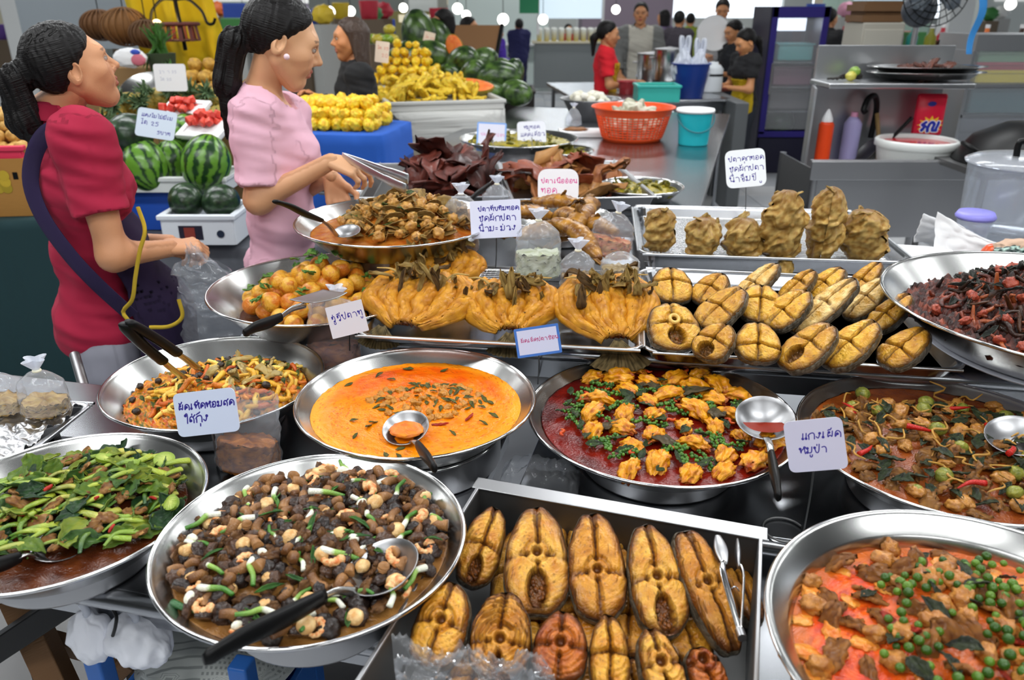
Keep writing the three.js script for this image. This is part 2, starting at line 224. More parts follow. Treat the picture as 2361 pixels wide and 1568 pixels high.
function potStand(label, x, z, r, y0, y1) { const t = thing('steel_pot_stand', label, 'pot', [x, y0, z]), h = y1 - y0; mesh('pot_wall', lathe([[0.001, 0], [r * 0.97, 0], [r, 0.006], [r, h], [r - 0.003, h], [r - 0.003, 0.009], [0.001, 0.006]], 64), M.steel, t); mesh('rim', new THREE.TorusGeometry(r, 0.003, 8, 64).rotateX(Math.PI / 2).translate(0, h - 0.003, 0), M.chrome, t); return t; }
/* the contents' surface: a disc that follows H and ends on the pan's wall */
function bed(P, name, label, cat, { level, mound = () => 0, amp = 0.002, freq = 40, color, mat = M.sauce, rings = 44, segs = 120, kind, seed = 1, skirt = true }) {
  const r1 = P.rin(level) + 0.0015, y0 = P.y - level; P.H = (x, z) => y0 + mound(x - P.x, z - P.z) + amp * fbm(x * freq + seed, z * freq, seed, 3);
  const pos = [], idx = [], uv = []; pos.push(0, P.H(P.x, P.z) - y0, 0); uv.push(0, 0);
  for (let i = 1; i <= rings; i++) for (let j = 0; j < segs; j++) { const r = r1 * Math.pow(i / rings, 0.9), a = j / segs * 2 * Math.PI, x = r * Math.cos(a), z = r * Math.sin(a); pos.push(x, P.H(P.x + x, P.z + z) - y0, z); uv.push(x, z); }
  for (let j = 0; j < segs; j++) idx.push(0, 1 + (j + 1) % segs, 1 + j);
  for (let i = 0; i < rings - 1; i++) for (let j = 0; j < segs; j++) { const a = 1 + i * segs + j, b = 1 + i * segs + (j + 1) % segs; idx.push(a, b, a + segs, b, b + segs, a + segs); }
  if (skirt) { const b0 = pos.length / 3, base = 1 + (rings - 1) * segs, r2 = P.rin(level + 0.012); for (let j = 0; j < segs; j++) { const a = j / segs * 2 * Math.PI; pos.push(r2 * Math.cos(a), -0.012, r2 * Math.sin(a)); uv.push(0, 0); } for (let j = 0; j < segs; j++) { const k = (j + 1) % segs; idx.push(base + j, base + k, b0 + j, base + k, b0 + k, b0 + j); } }
  const g = new THREE.BufferGeometry(); g.setAttribute('position', new THREE.Float32BufferAttribute(pos, 3)); g.setAttribute('uv', new THREE.Float32BufferAttribute(uv, 2)); g.setIndex(idx); g.computeVertexNormals();
  paint(g, (x, y, z) => color(x, z, y)); const m = one(name, g, mat, label, cat, undefined, kind); m.position.set(P.x, y0, P.z); P.level = level; return m;
}
/* scatter separate pieces over a pan's contents */
function scatter(P, o) {
  const R = rng(o.seed ?? 11), rmax = (o.rmax ?? 0.95) * P.rin(P.level), out = []; let tries = 0;
  while (out.length < o.n && tries++ < o.n * 60) {
    const a = R() * 2 * Math.PI, r = rmax * Math.sqrt(R()), x = r * Math.cos(a), z = r * Math.sin(a);
    if (o.where && !o.where(x, z, R)) continue; let ok = true; for (const q of P.pts) { const m = (o.min + q[2]) / 2; if ((q[0] - x) ** 2 + (q[1] - z) ** 2 < m * m) { ok = false; break; } } if (!ok) continue;
    P.pts.push([x, z, o.min]); const g = o.geos[Math.floor(R() * o.geos.length)], s = lerp(o.s?.[0] ?? 0.8, o.s?.[1] ?? 1.2, R());
    const m = one(o.name, g, o.mat ?? M.wet, o.label, o.cat, o.group); m.scale.setScalar(s);
    m.position.set(P.x + x, P.H(P.x + x, P.z + z) + (o.lift ?? 0.004) * s, P.z + z); const t = o.tilt ?? 0.5; m.quaternion.copy(eu((R() - 0.5) * 2 * t, (o.yaw ? o.yaw(x, z) : 0) + (o.yawR ?? 1) * R() * 2 * Math.PI, (R() - 0.5) * 2 * t, 'YXZ')); out.push(m);
  } return out;
}
/* ladle or turner: head at p0, handle end at p1 */
function utensil(name, label, p0, p1, { bowl = 0.045, grip = 0.5, depth = 0.018, tilt = V(0, 1, 0), kind = 'ladle', grR = 0.011, gripMat = M.black } = {}) {
  const t = thing(name, label, kind === 'turner' ? 'turner' : kind === 'spoon' ? 'spoon' : 'ladle', p0), d = p1.clone().sub(p0), L = d.length(), u = d.clone().normalize();
  const side = u.clone().cross(tilt).normalize(), up = side.clone().cross(u).normalize(), uh = kind === 'turner' ? u.clone() : u.clone().addScaledVector(tilt, -u.dot(tilt)).normalize();
  const sd = uh.clone().cross(tilt).normalize().negate(), nb = 20;
  const B = (x, y, z) => [sd.x * x + tilt.x * y + uh.x * z, sd.y * x + tilt.y * y + uh.y * z, sd.z * x + tilt.z * y + uh.z * z];
  if (kind === 'turner') mesh('blade', thick((a, b) => { const w = bowl * (0.85 + 0.15 * Math.sin(b * Math.PI)); return B((a - 0.5) * 2 * w, 0.006 * (1 - Math.cos((a - 0.5) * 2)) + 0.012 * b * b, (b - 0.75) * bowl * 2); }, 14, 14, 0.0022), M.steel, t);
  else mesh('bowl', thick((a, b) => { const r = bowl * b, an = a * 2 * Math.PI; return B(r * Math.cos(an) * (kind === 'spoon' ? 0.75 : 1), -depth * (1 - b * b), r * Math.sin(an)); }, 36, 10, 0.0018), M.steel, t);
  const s0 = V(...B(0, kind === 'turner' ? 0.002 : 0, bowl * (kind === 'turner' ? 0.45 : 0.96))), gs = d.clone().multiplyScalar(1 - grip), mid = s0.clone().lerp(gs, 0.5).addScaledVector(tilt, 0.006);
  mesh('shank', taper([s0, mid, gs, gs.clone().addScaledVector(u, 0.02)], (q) => lerp(0.0075, 0.0055, q), 14, 8, 0.4), M.shiny, t);
  const gl = L * grip; if (grip > 0) mesh('grip', taper([gs.clone().addScaledVector(u, -0.004), gs.clone().addScaledVector(u, gl * 0.35), gs.clone().addScaledVector(u, gl * 0.7).addScaledVector(up, 0.003), d], (q) => grR * (0.75 + 0.35 * Math.sin(Math.min(1, q * 1.15) * Math.PI * 0.9 + 0.15)) * (q > 0.97 ? 0.7 : 1), 24, 12, 0.62), gripMat, t);
  return t;
}
const pick = (a, r) => a[Math.floor(r * a.length) % a.length];
const variants = (n, f) => Array.from({ length: n }, (_, i) => f(i));
/* food shapes */
const chunk = (rx, ry, rz, c1, c2, seed, det = 3, amp = 0.22) => paint(blob(rx, ry, rz, det, amp, 1.3, seed), (x, y, z) => mixc(c1, c2, clamp(0.5 + 0.9 * fbm(x * 60 + seed, y * 60, z * 60, 3))));
const strand = (L, r, c1, c2, seed, bend = 0.4, k = 6) => { const R = rng(seed * 97 + 5), pts = variants(4, (i) => V((i / 3 - 0.5) * L, (R() - 0.5) * L * bend * 0.4, (R() - 0.5) * L * bend)); return paint(taper(pts, (t) => r * (0.55 + 0.45 * Math.sin(t * Math.PI)), 10, k), (x) => mixc(c1, c2, clamp(x / L + 0.5 + 0.3 * noise(x * 90, seed, 1)))); };
const leafG = (L, w, c1, c2, seed, curl = 0.35, t = 0.0012) => paint(thick((a, b) => { const s = Math.sin(Math.PI * Math.pow(b, 0.8)) , x = (a - 0.5) * w * s * (1 + 0.25 * noise(b * 6, seed, a > 0.5 ? 1 : 2)); return [x, curl * L * (0.3 * Math.sin(b * 3 + seed) + 0.9 * (a - 0.5) * (a - 0.5) * s) + 0.10 * w * noise(a * 4, b * 5, seed), (b - 0.5) * L]; }, 8, 12, t), (x, y, z) => mixc(c1, c2, clamp(0.5 + fbm(x * 70, z * 70, seed, 2) + (Math.abs(x) < w * 0.05 ? 0.4 : 0))));
const slice = (L, w, t, c1, c2, seed, curl = 0.3) => paint(thick((a, b) => { const e = 1 + 0.3 * noise(Math.cos(a * 6), b * 4, seed), sx = Math.sqrt(Math.max(0, 1 - Math.pow(2 * b - 1, 4))) * 0.9 + 0.1; return [(a - 0.5) * w * sx * e, curl * L * (Math.cos((b - 0.5) * 3 + seed) - 0.7) * 0.5 + 0.12 * w * noise(a * 3, b * 3, seed + 4), (b - 0.5) * L * e]; }, 8, 10, t), (x, y, z) => mixc(c1, c2, clamp(0.5 + 1.1 * fbm(x * 80 + seed, y * 80, z * 80, 3))));
/* ---------- A: stir-fried greens, lower left ---------- */
const PA = makePan('round steel pan of stir-fried green kale, leftmost in the front row', -0.724, 0.885, -1.054, 0.2185, 0.062, { stand: 'pan of greens' });
{
  const P = PA; bed(P, 'brown_gravy', 'thin dark brown gravy pooled in the pan of greens', 'sauce', { level: 0.03, amp: 0.0015, mound: (x, z) => 0.020 * sm(0.07, -0.06, z + 0.25 * x) * sm(0.18, 0.1, Math.hypot(x, z)), color: (x, z) => mixc(lin('#3f1a0c'), lin('#5a2c12'), clamp(0.5 + fbm(x * 20, z * 20, 2))) });
  const keep = (x, z) => z < 0.085 - 0.25 * x + 0.02;
  const gr = [['#6c8c1c', '#a8b434'], ['#48741a', '#84a02a'], ['#234c1a', '#527e22'], ['#10321a', '#28561e'], ['#8a9c2c', '#c2bc50']].map((p) => p.map(lin));
  const S = { P, mat: M.leaf, where: keep };
  scatter(P, { ...S, name: 'kale_shoot', label: 'pale green kale stem in the pan of stir-fried greens', cat: 'vegetable', group: 'kale stems in the pan of greens', geos: variants(8, (i) => paint(taper([[-0.03, 0, 0], [-0.01, 0.008, 0.006 * (i % 3 - 1)], [0.012, 0.007, 0.004], [0.034, -0.002, 0.01 * ((i % 2) - 0.5)]], (t) => 0.0062 * (1.15 - t * 0.75), 10, 8, 0.6), (x) => mixc(gr[[0, 4, 1, 0][i % 4]][1], gr[i % 3][0], clamp(x * 22 + 0.6 + 0.3 * noise(x * 100, i, 0))))), n: 90, min: 0.017, lift: 0.012, tilt: 0.35, seed: 21, yaw: () => 2.6, yawR: 0.35 });
  P.pts.length = 0;
  scatter(P, { ...S, name: 'kale_green', label: 'dark green wilted kale leaf in the pan of stir-fried greens', cat: 'vegetable', group: 'kale leaves in the pan of greens', geos: variants(10, (i) => leafG(0.052, 0.03, gr[i % 4][0], gr[i % 4][1], i + 3, 0.4)), n: 105, min: 0.02, lift: 0.016, tilt: 0.6, seed: 22 });
  P.pts.length = 0;
  scatter(P, { ...S, mat: M.wet, name: 'meat_slice', label: 'browned meat slice among the stir-fried greens', cat: 'meat', group: 'meat slices in the pan of greens', geos: variants(6, (i) => slice(0.032, 0.02, 0.004, lin('#8a4f24'), lin('#d09a52'), i)), n: 42, min: 0.03, lift: 0.022, tilt: 0.5, seed: 23 });
  scatter(P, { ...S, name: 'kale_stalk_slice', label: 'round cut slice of pale kale stalk in the pan of greens', cat: 'vegetable', group: 'round kale stalk slices in the pan of greens', geos: variants(3, (i) => paint(warp(boxUV(new THREE.CylinderGeometry(0.013, 0.012, 0.006, 20, 2)), (v) => { v.x *= 1.3; v.y += 0.002 * Math.sin(v.x * 90 + i); }), (x, y, z) => mixc(lin('#c6cf6a'), lin('#7f9a2a'), sm(0.7, 0.95, Math.hypot(x / 0.017, z / 0.013))))), n: 14, min: 0.04, lift: 0.024, tilt: 0.7, seed: 24 });
  scatter(P, { ...S, mat: M.wet, name: 'chili_piece', label: 'small red chili piece among the stir-fried greens', cat: 'chili', group: 'red chili pieces in the pan of greens', geos: [strand(0.014, 0.003, lin('#a01810'), lin('#c83020'), 2)], n: 10, min: 0.03, lift: 0.024, seed: 25 });
  utensil('serving_spoon', 'steel serving spoon lying in the gravy of the greens pan', on(150, 1245, 0.865), on(-60, 1325, 0.90), { bowl: 0.05, depth: 0.02, grip: 0.45, kind: 'spoon', tilt: V(0.25, 0.95, 0.1).normalize() });
}
/* ---------- B: mushrooms with prawns ---------- */
const PB = makePan('round steel pan of dark mushrooms with prawns and scallions', -0.293, 0.905, -0.943, 0.2225, 0.066, { stand: 'pan of mushrooms' });
{
  const P = PB, up = (x, z) => sm(0.13, 0.02, z + 0.12 * x);
  bed(P, 'brown_gravy', 'cloudy light brown gravy showing at the front of the mushroom pan', 'sauce', { level: 0.022, amp: 0.0015, mound: (x, z) => 0.016 * up(x, z) * sm(0.2, 0.1, Math.hypot(x, z)), color: (x, z) => mixc(lin('#6b421c'), lin('#a2733c'), clamp(0.5 + fbm(x * 24, z * 24, 5))) });
  const most = (x, z, R) => z + 0.12 * x < 0.085 || R() < 0.1;
  const dk = [['#20140f', '#402a1e'], ['#3a2418', '#5c3e2a'], ['#170f0d', '#30221c']].map((p) => p.map(lin));
  const capG = variants(7, (i) => { const c = dk[i % 3]; return paint(warp(blob(0.0142, 0.0108, 0.0135, 4, 0.14, 1.4, i + 2), (v) => { if (v.y < 0) v.y *= 0.35; }), (x, y, z) => y < -0.001 ? lin('#6a4a30') : mixc(c[0], c[1], clamp(0.5 + fbm(x * 120, y * 120, z * 120 + i)))); });
  scatter(P, { name: 'dark_mushroom', label: 'dark glossy mushroom cap in the mushroom pan', cat: 'mushroom', group: 'dark mushroom caps in the mushroom pan', geos: capG, n: 215, min: 0.0175, lift: 0.007, tilt: 1.1, seed: 31, where: most, s: [0.75, 1.2] });
  scatter({ ...P, pts: [] }, { name: 'mushroom_piece', label: 'light brown sliced mushroom stem in the mushroom pan', cat: 'mushroom', group: 'brown mushroom pieces in the mushroom pan', geos: variants(6, (i) => i % 2 ? paint(taper([[-0.012, 0, 0], [0, 0.003, 0.003], [0.012, 0, 0]], (t) => 0.0055 + 0.003 * t, 6, 9), (x) => mixc(lin('#68401f'), lin('#a47444'), clamp(0.5 + x * 40))) : slice(0.024, 0.014, 0.006, lin('#5c361c'), lin('#9c6c3c'), i + 20)), n: 175, min: 0.0185, lift: 0.014, tilt: 0.8, seed: 32, where: most });
  const prawn = (i) => { const a0 = 0.3 + i * 0.2, pts = variants(7, (k) => { const a = a0 + k / 6 * 4.2, r = 0.0105 + 0.001 * k / 6; return V(r * Math.cos(a), 0.002 * k / 6, r * Math.sin(a)); }); return paint(taper(pts, (t) => (0.0072 - 0.0045 * t) * (1 + 0.10 * Math.sin(t * 45)), 28, 10), (x, y, z) => mixc(lin('#f0c48a'), lin('#d8702c'), clamp(0.35 + 0.9 * noise(x * 130, y * 130, z * 130 + i)))); };
  scatter({ ...P, pts: [] }, { name: 'prawn', label: 'curled peeled prawn in the mushroom pan', cat: 'prawn', group: 'prawns in the mushroom pan', geos: variants(4, prawn), n: 26, min: 0.045, lift: 0.014, tilt: 0.5, seed: 33 });
  scatter({ ...P, pts: [] }, { name: 'fish_ball', label: 'round pale fish ball in the mushroom pan', cat: 'fish ball', group: 'pale fish balls in the mushroom pan', geos: variants(3, (i) => chunk(0.0115, 0.0095, 0.011, lin('#c98f4c'), lin('#efcf94'), i + 40, 3, 0.06)), n: 26, min: 0.045, lift: 0.014, tilt: 0.5, seed: 38 });
  const sc = (i) => paint(taper([[-0.022, 0, 0], [-0.006, 0.004, 0.003], [0.008, 0.002, -0.002], [0.024, 0, 0.003 * (i - 1)]], (t) => 0.0045 - 0.0018 * t, 10, 8), (x) => x < -0.008 ? lin('#eeeedc') : mixc(lin('#a6c85a'), lin('#3f7a22'), clamp(0.3 + x * 28 + i * 0.2)));
  scatter({ ...P, pts: [] }, { name: 'scallion_piece', label: 'white and green scallion length in the mushroom pan', cat: 'scallion', group: 'scallion lengths in the mushroom pan', geos: variants(3, sc), mat: M.leaf, n: 36, min: 0.036, lift: 0.017, tilt: 0.35, seed: 34 });
  scatter({ ...P, pts: [] }, { name: 'scallion_green', label: 'dark green scallion leaf in the mushroom pan', cat: 'scallion', group: 'green scallion leaves in the mushroom pan', geos: variants(4, (i) => leafG(0.04, 0.007, lin('#1c5a1c'), lin('#4f8a2c'), i + 9, 0.3)), mat: M.leaf, n: 34, min: 0.03, lift: 0.017, tilt: 0.4, seed: 35, where: (x, z, R) => Math.hypot(x + 0.01, z + 0.05) < 0.10 || R() < 0.15 });
  scatter({ ...P, pts: [] }, { name: 'garlic_clove', label: 'white garlic clove in the mushroom pan', cat: 'garlic', group: 'white garlic cloves in the mushroom pan', geos: [chunk(0.009, 0.007, 0.006, lin('#e9e4cc'), lin('#f4f2e4'), 4, 3, 0.05)], n: 9, min: 0.06, lift: 0.018, seed: 36 });
  one('green_chili', paint(taper([on(398, 1390, 0.888), on(430, 1403, 0.892), on(470, 1412, 0.891), on(512, 1420, 0.887)], (t) => 0.0055 * Math.sqrt(Math.max(0.02, 1 - t)), 14, 9), (x) => lin('#1f5a24')), M.leaf, 'long whole green chili floating at the left edge of the mushroom pan', 'chili');
  utensil('black_ladle', 'steel ladle with a long black grip lying across the mushroom pan', on(880, 1305, 0.915), on(470, 1522, 0.945), { bowl: 0.052, grip: 0.62, depth: 0.03, grR: 0.0135, tilt: V(-0.25, 0.95, 0.1).normalize() });
}
/* ---------- C: orange coconut curry ---------- */
const PC = makePan('round steel pan of smooth orange coconut curry', -0.188, 0.915, -1.368, 0.232, 0.066);
potStand('grey steel pot holding up the orange curry pan', -0.188, -1.368, 0.165, TH, 0.847);
{
  const P = PC, mid = (x, z) => sm(0.085, 0.02, Math.hypot((x - 0.02) / 1.5, (z + 0.02)));
  bed(P, 'orange_curry', 'bright orange coconut curry with oily red patches', 'sauce', { level: 0.022, amp: 0.0016, freq: 60, rings: 70, segs: 200, mound: (x, z) => 0.011 * mid(x, z) * (1 + 0.6 * fbm(x * 60, z * 60, 4)), color: (x, z) => { const n = fbm(x * 16, z * 16, 1), far = sm(0.02, -0.17, z + 0.02 * noise(x * 12, z * 12, 2)); let c = mixc(lin('#f08606'), lin('#e25402'), clamp(far * 0.9 + n * 0.7)); c = mixc(c, lin('#f2a018'), sm(0.175, 0.195, Math.hypot(x, z)) * 0.7); const k = fbm(x * 130, z * 130, 8); c = mixc(c, lin('#b8701c'), clamp(mid(x, z) * 0.7 * sm(-0.05, 0.15, k))); return fbm(x * 190, z * 190, 3) > 0.40 ? mixc(c, lin('#b03a08'), 0.7) : c; } });
  const near = (x, z, R) => mid(x, z) > 0.15 * R();
  scatter(P, { name: 'curry_herb', label: 'olive green herb leaf floating on the orange curry', cat: 'herb', group: 'herb leaves floating on the orange curry', geos: variants(6, (i) => leafG(0.02, 0.008, lin('#3d4416'), lin('#7a7a2a'), i, 0.3)), mat: M.leaf, n: 55, min: 0.012, lift: 0.003, tilt: 0.3, seed: 41, where: (x, z, R) => near(x, z, R) || R() < 0.09 });
  scatter(P, { name: 'meat_piece', label: 'curry coated meat piece rising from the orange curry', cat: 'meat', group: 'meat pieces in the orange curry', geos: variants(5, (i) => chunk(0.011, 0.006, 0.008, lin('#a0641a'), lin('#d08c28'), i + 3, 3, 0.35)), n: 40, min: 0.016, lift: -0.001, tilt: 0.5, seed: 42, where: near });
  scatter(P, { name: 'chili_slice', label: 'red chili slice floating on the orange curry', cat: 'chili', group: 'red chili slices on the orange curry', geos: variants(2, (i) => slice(0.03, 0.007, 0.002, lin('#c42010'), lin('#e04820'), i + 8, 0.15)), n: 9, min: 0.04, lift: 0.005, tilt: 0.2, seed: 43, where: (x, z) => Math.hypot(x - 0.05, z - 0.02) < 0.07 });
  const lt = V(-0.1, 0.93, 0.3).normalize(); utensil('black_ladle', 'steel ladle with a black grip standing in the orange curry', on(935, 985, 0.912), on(1003, 1082, 0.965), { bowl: 0.043, grip: 0.52, depth: 0.022, tilt: lt });
  one('curry_in_ladle', paint(warp(blob(0.032, 0.006, 0.030, 4, 0.1, 2, 3), () => {}), (x, y, z) => mixc(lin('#f08a14'), lin('#c8601c'), clamp(0.5 + fbm(x * 90, z * 90, 1)))), M.sauce, 'orange curry lifted in the bowl of the ladle', 'sauce').position.copy(on(938, 990, 0.906));
}
/* ---------- D: red fish curry ---------- */
const PD = makePan('round steel pan of oily red fish curry with a leaning ladle', 0.291, 0.89, -1.346, 0.258, 0.062, { stand: 'pan of red fish curry' });
{
  const P = PD; bed(P, 'red_curry', 'oily dark red curry around the yellow fish pieces', 'sauce', { level: 0.016, amp: 0.0012, freq: 30, mound: (x, z) => 0.006 * sm(0.17, 0.05, Math.hypot(x, z)), color: (x, z) => { const n = fbm(x * 14, z * 14, 6); return mixc(lin('#4a0a06'), lin('#7c180a'), clamp(0.45 + n + 1.4 * (z + x * 0.6))); } });
  const fishC = variants(7, (i) => paint(warp(blob(0.028, 0.0115, 0.017, 6, 0.26, 1.5, i + 60), (v) => { v.y += 0.004 * Math.cos(v.x * 90) - (Math.abs(v.z) < 0.003 ? 0.004 : 0); }), (x, y, z) => mixc(mixc(lin('#d07c08'), lin('#eeaa18'), clamp(0.5 + fbm(x * 70, y * 70, z * 70 + i))), lin('#a03c08'), clamp(sm(0.003, -0.006, y) * 0.9 + sm(0.05, 0.4, fbm(x * 45 + 9, y * 45, z * 45 + i)) * 0.7))));
  scatter(P, { name: 'fish_piece', label: 'turmeric yellow fish chunk in the red curry', cat: 'fish piece', group: 'yellow fish chunks in the red curry', geos: fishC, n: 40, min: 0.052, lift: 0.008, tilt: 0.35, seed: 51, s: [0.85, 1.35], rmax: 0.93, where: (x, z) => !(x < -0.1 && Math.abs(z) < 0.17 && Math.hypot(x, z) > 0.15) });
  const sprig = (i) => { const R = rng(i + 77), l = []; for (let k = 0; k < 16; k++) l.push(tr(paint(boxUV(new THREE.IcosahedronGeometry(0.0032, 2)), mixc(lin('#2c5a1a'), lin('#5f8a2c'), R())), (k / 15 - 0.5) * 0.04 + (R() - 0.5) * 0.004, (R() - 0.3) * 0.006, (R() - 0.5) * 0.012)); l.push(paint(tube([[-0.024, 0, 0], [0, 0.001, 0.001], [0.024, 0, 0]], 0.0012, 8, 5), lin('#3f5a1c'))); return merge(l); };
  scatter(P, { name: 'peppercorn_sprig', label: 'green peppercorn sprig lying in the red fish curry', cat: 'peppercorn', group: 'green peppercorn sprigs in the red fish curry', geos: variants(4, sprig), n: 44, min: 0.022, lift: 0.010, tilt: 0.25, seed: 52, rmax: 0.75 });
  scatter({ ...P, pts: [] }, { name: 'basil_sprig', label: 'dark green basil leaf in the red fish curry', cat: 'herb', group: 'basil leaves in the red fish curry', geos: variants(5, (i) => leafG(0.034, 0.018, lin('#1f2a14'), lin('#3f5a22'), i + 2, 0.25)), mat: M.leaf, n: 46, min: 0.028, lift: 0.013, tilt: 0.35, seed: 53, rmax: 0.85 });
  scatter({ ...P, pts: [] }, { name: 'fish_skin', label: 'grey strip of fish skin in the red curry', cat: 'fish skin', group: 'grey fish skin strips in the red curry', geos: variants(3, (i) => slice(0.06, 0.028, 0.003, lin('#4f4634'), lin('#77684a'), i + 30, 0.25)), n: 5, min: 0.09, lift: 0.016, tilt: 0.2, seed: 54, rmax: 0.55 });
  scatter({ ...P, pts: [] }, { name: 'chili_slice', label: 'orange red chili slice in the red fish curry', cat: 'chili', group: 'chili slices in the red fish curry', geos: [strand(0.02, 0.003, lin('#c03010'), lin('#e06018'), 5)], n: 18, min: 0.05, lift: 0.012, tilt: 0.3, seed: 55 });
  const up = V(-0.12, 0.93, 0.34).normalize(), lp = on(1764, 962, 0.925); utensil('black_ladle', 'large steel ladle with a black grip resting on the rim of the red fish curry', lp, on(1795, 1150, 0.90), { bowl: 0.053, grip: 0.5, depth: 0.03, tilt: up, grR: 0.012 });
  const m = one('curry_in_ladle', paint(sheet((a, b) => { const r = 0.04 * b, t = a * 6.283; return [r * Math.cos(t), 0.0004 * Math.sin(a * 30), Math.abs(r * Math.sin(t)) * 0.95 * (Math.sin(t) > 0 ? 1 : 0.15)]; }, 30, 6), (x) => lin('#a8321a')), M.sauce, 'red curry sauce left in the bowl of the large ladle', 'sauce'); m.position.copy(lp).addScaledVector(up, -0.012); m.position.y -= 0.002;
}
/* ---------- E: jungle pork curry ---------- */
const PE = makePan('round steel pan of brown wild pork curry with red chilies', 0.791, 0.90, -1.23, 0.26, 0.064, { stand: 'pan of wild pork curry' });
{
  const P = PE; bed(P, 'brown_curry', 'reddish brown curry liquid around the pork', 'sauce', { level: 0.016, amp: 0.002, mound: (x, z) => 0.016 * sm(0.19, 0.08, Math.hypot(x + 0.01, z - 0.01)), color: (x, z) => mixc(lin('#5a1f0a'), lin('#8a4416'), clamp(0.5 + fbm(x * 22, z * 22, 9) + 0.5 * sm(0, 0.2, -x))) });
  const porkG = variants(9, (i) => i % 3 ? slice(0.038, 0.024, 0.006, lin('#70401a'), lin('#bd8238'), i + 50, 0.4) : chunk(0.018, 0.010, 0.013, lin('#8a5420'), lin('#c48a3c'), i + 50, 4, 0.2));
  scatter(P, { name: 'pork_piece', label: 'brown pork slice in the wild pork curry', cat: 'meat', group: 'pork slices in the wild pork curry', geos: porkG, n: 130, min: 0.026, lift: 0.007, tilt: 0.6, seed: 61, rmax: 0.93, where: (x, z) => z > -0.15 });
  scatter({ ...P, pts: [] }, { name: 'wilted_herb', label: 'dark wilted basil leaf in the wild pork curry', cat: 'herb', group: 'wilted leaves in the wild pork curry', geos: variants(6, (i) => leafG(0.036, 0.018, lin('#141a10'), lin('#3a4a20'), i + 12, 0.4)), mat: M.leaf, n: 85, min: 0.022, lift: 0.013, tilt: 0.5, seed: 62, rmax: 0.88, where: (x, z) => z > -0.13 });
  scatter({ ...P, pts: [] }, { name: 'ginger_shred', label: 'thin tan ginger shred in the wild pork curry', cat: 'ginger', group: 'ginger shreds in the wild pork curry', geos: variants(4, (i) => strand(0.05, 0.0022, lin('#a0702c'), lin('#c8963f'), i + 3, 0.7, 5)), n: 46, min: 0.03, lift: 0.016, tilt: 0.3, seed: 63, rmax: 0.85 });
  scatter({ ...P, pts: [] }, { name: 'red_chili', label: 'whole small red chili in the wild pork curry', cat: 'chili', group: 'whole red chilies in the wild pork curry', geos: variants(2, (i) => paint(taper([[-0.02, 0, 0], [0, 0.003, 0.004], [0.022, 0, 0]], (t) => 0.0048 * Math.sqrt(Math.max(0.03, 1 - t)), 12, 9), lin('#b81c10'))), mat: M.wet, n: 9, min: 0.07, lift: 0.018, tilt: 0.2, seed: 64, rmax: 0.8 });
  scatter({ ...P, pts: [] }, { name: 'eggplant_piece', label: 'olive green round eggplant piece in the wild pork curry', cat: 'eggplant', group: 'eggplant pieces in the wild pork curry', geos: variants(3, (i) => chunk(0.013, 0.011, 0.013, lin('#55601e'), lin('#99963a'), i + 70, 4, 0.06)), n: 16, min: 0.05, lift: 0.012, tilt: 0.8, seed: 65, rmax: 0.85 });
  utensil('steel_ladle', 'steel ladle with a shallow bowl at the right edge of the wild pork curry', on(2345, 1003, 0.93), on(2620, 1110, 0.95), { bowl: 0.05, grip: 0.4, depth: 0.024, tilt: V(-0.25, 0.93, 0.2).normalize() });
}
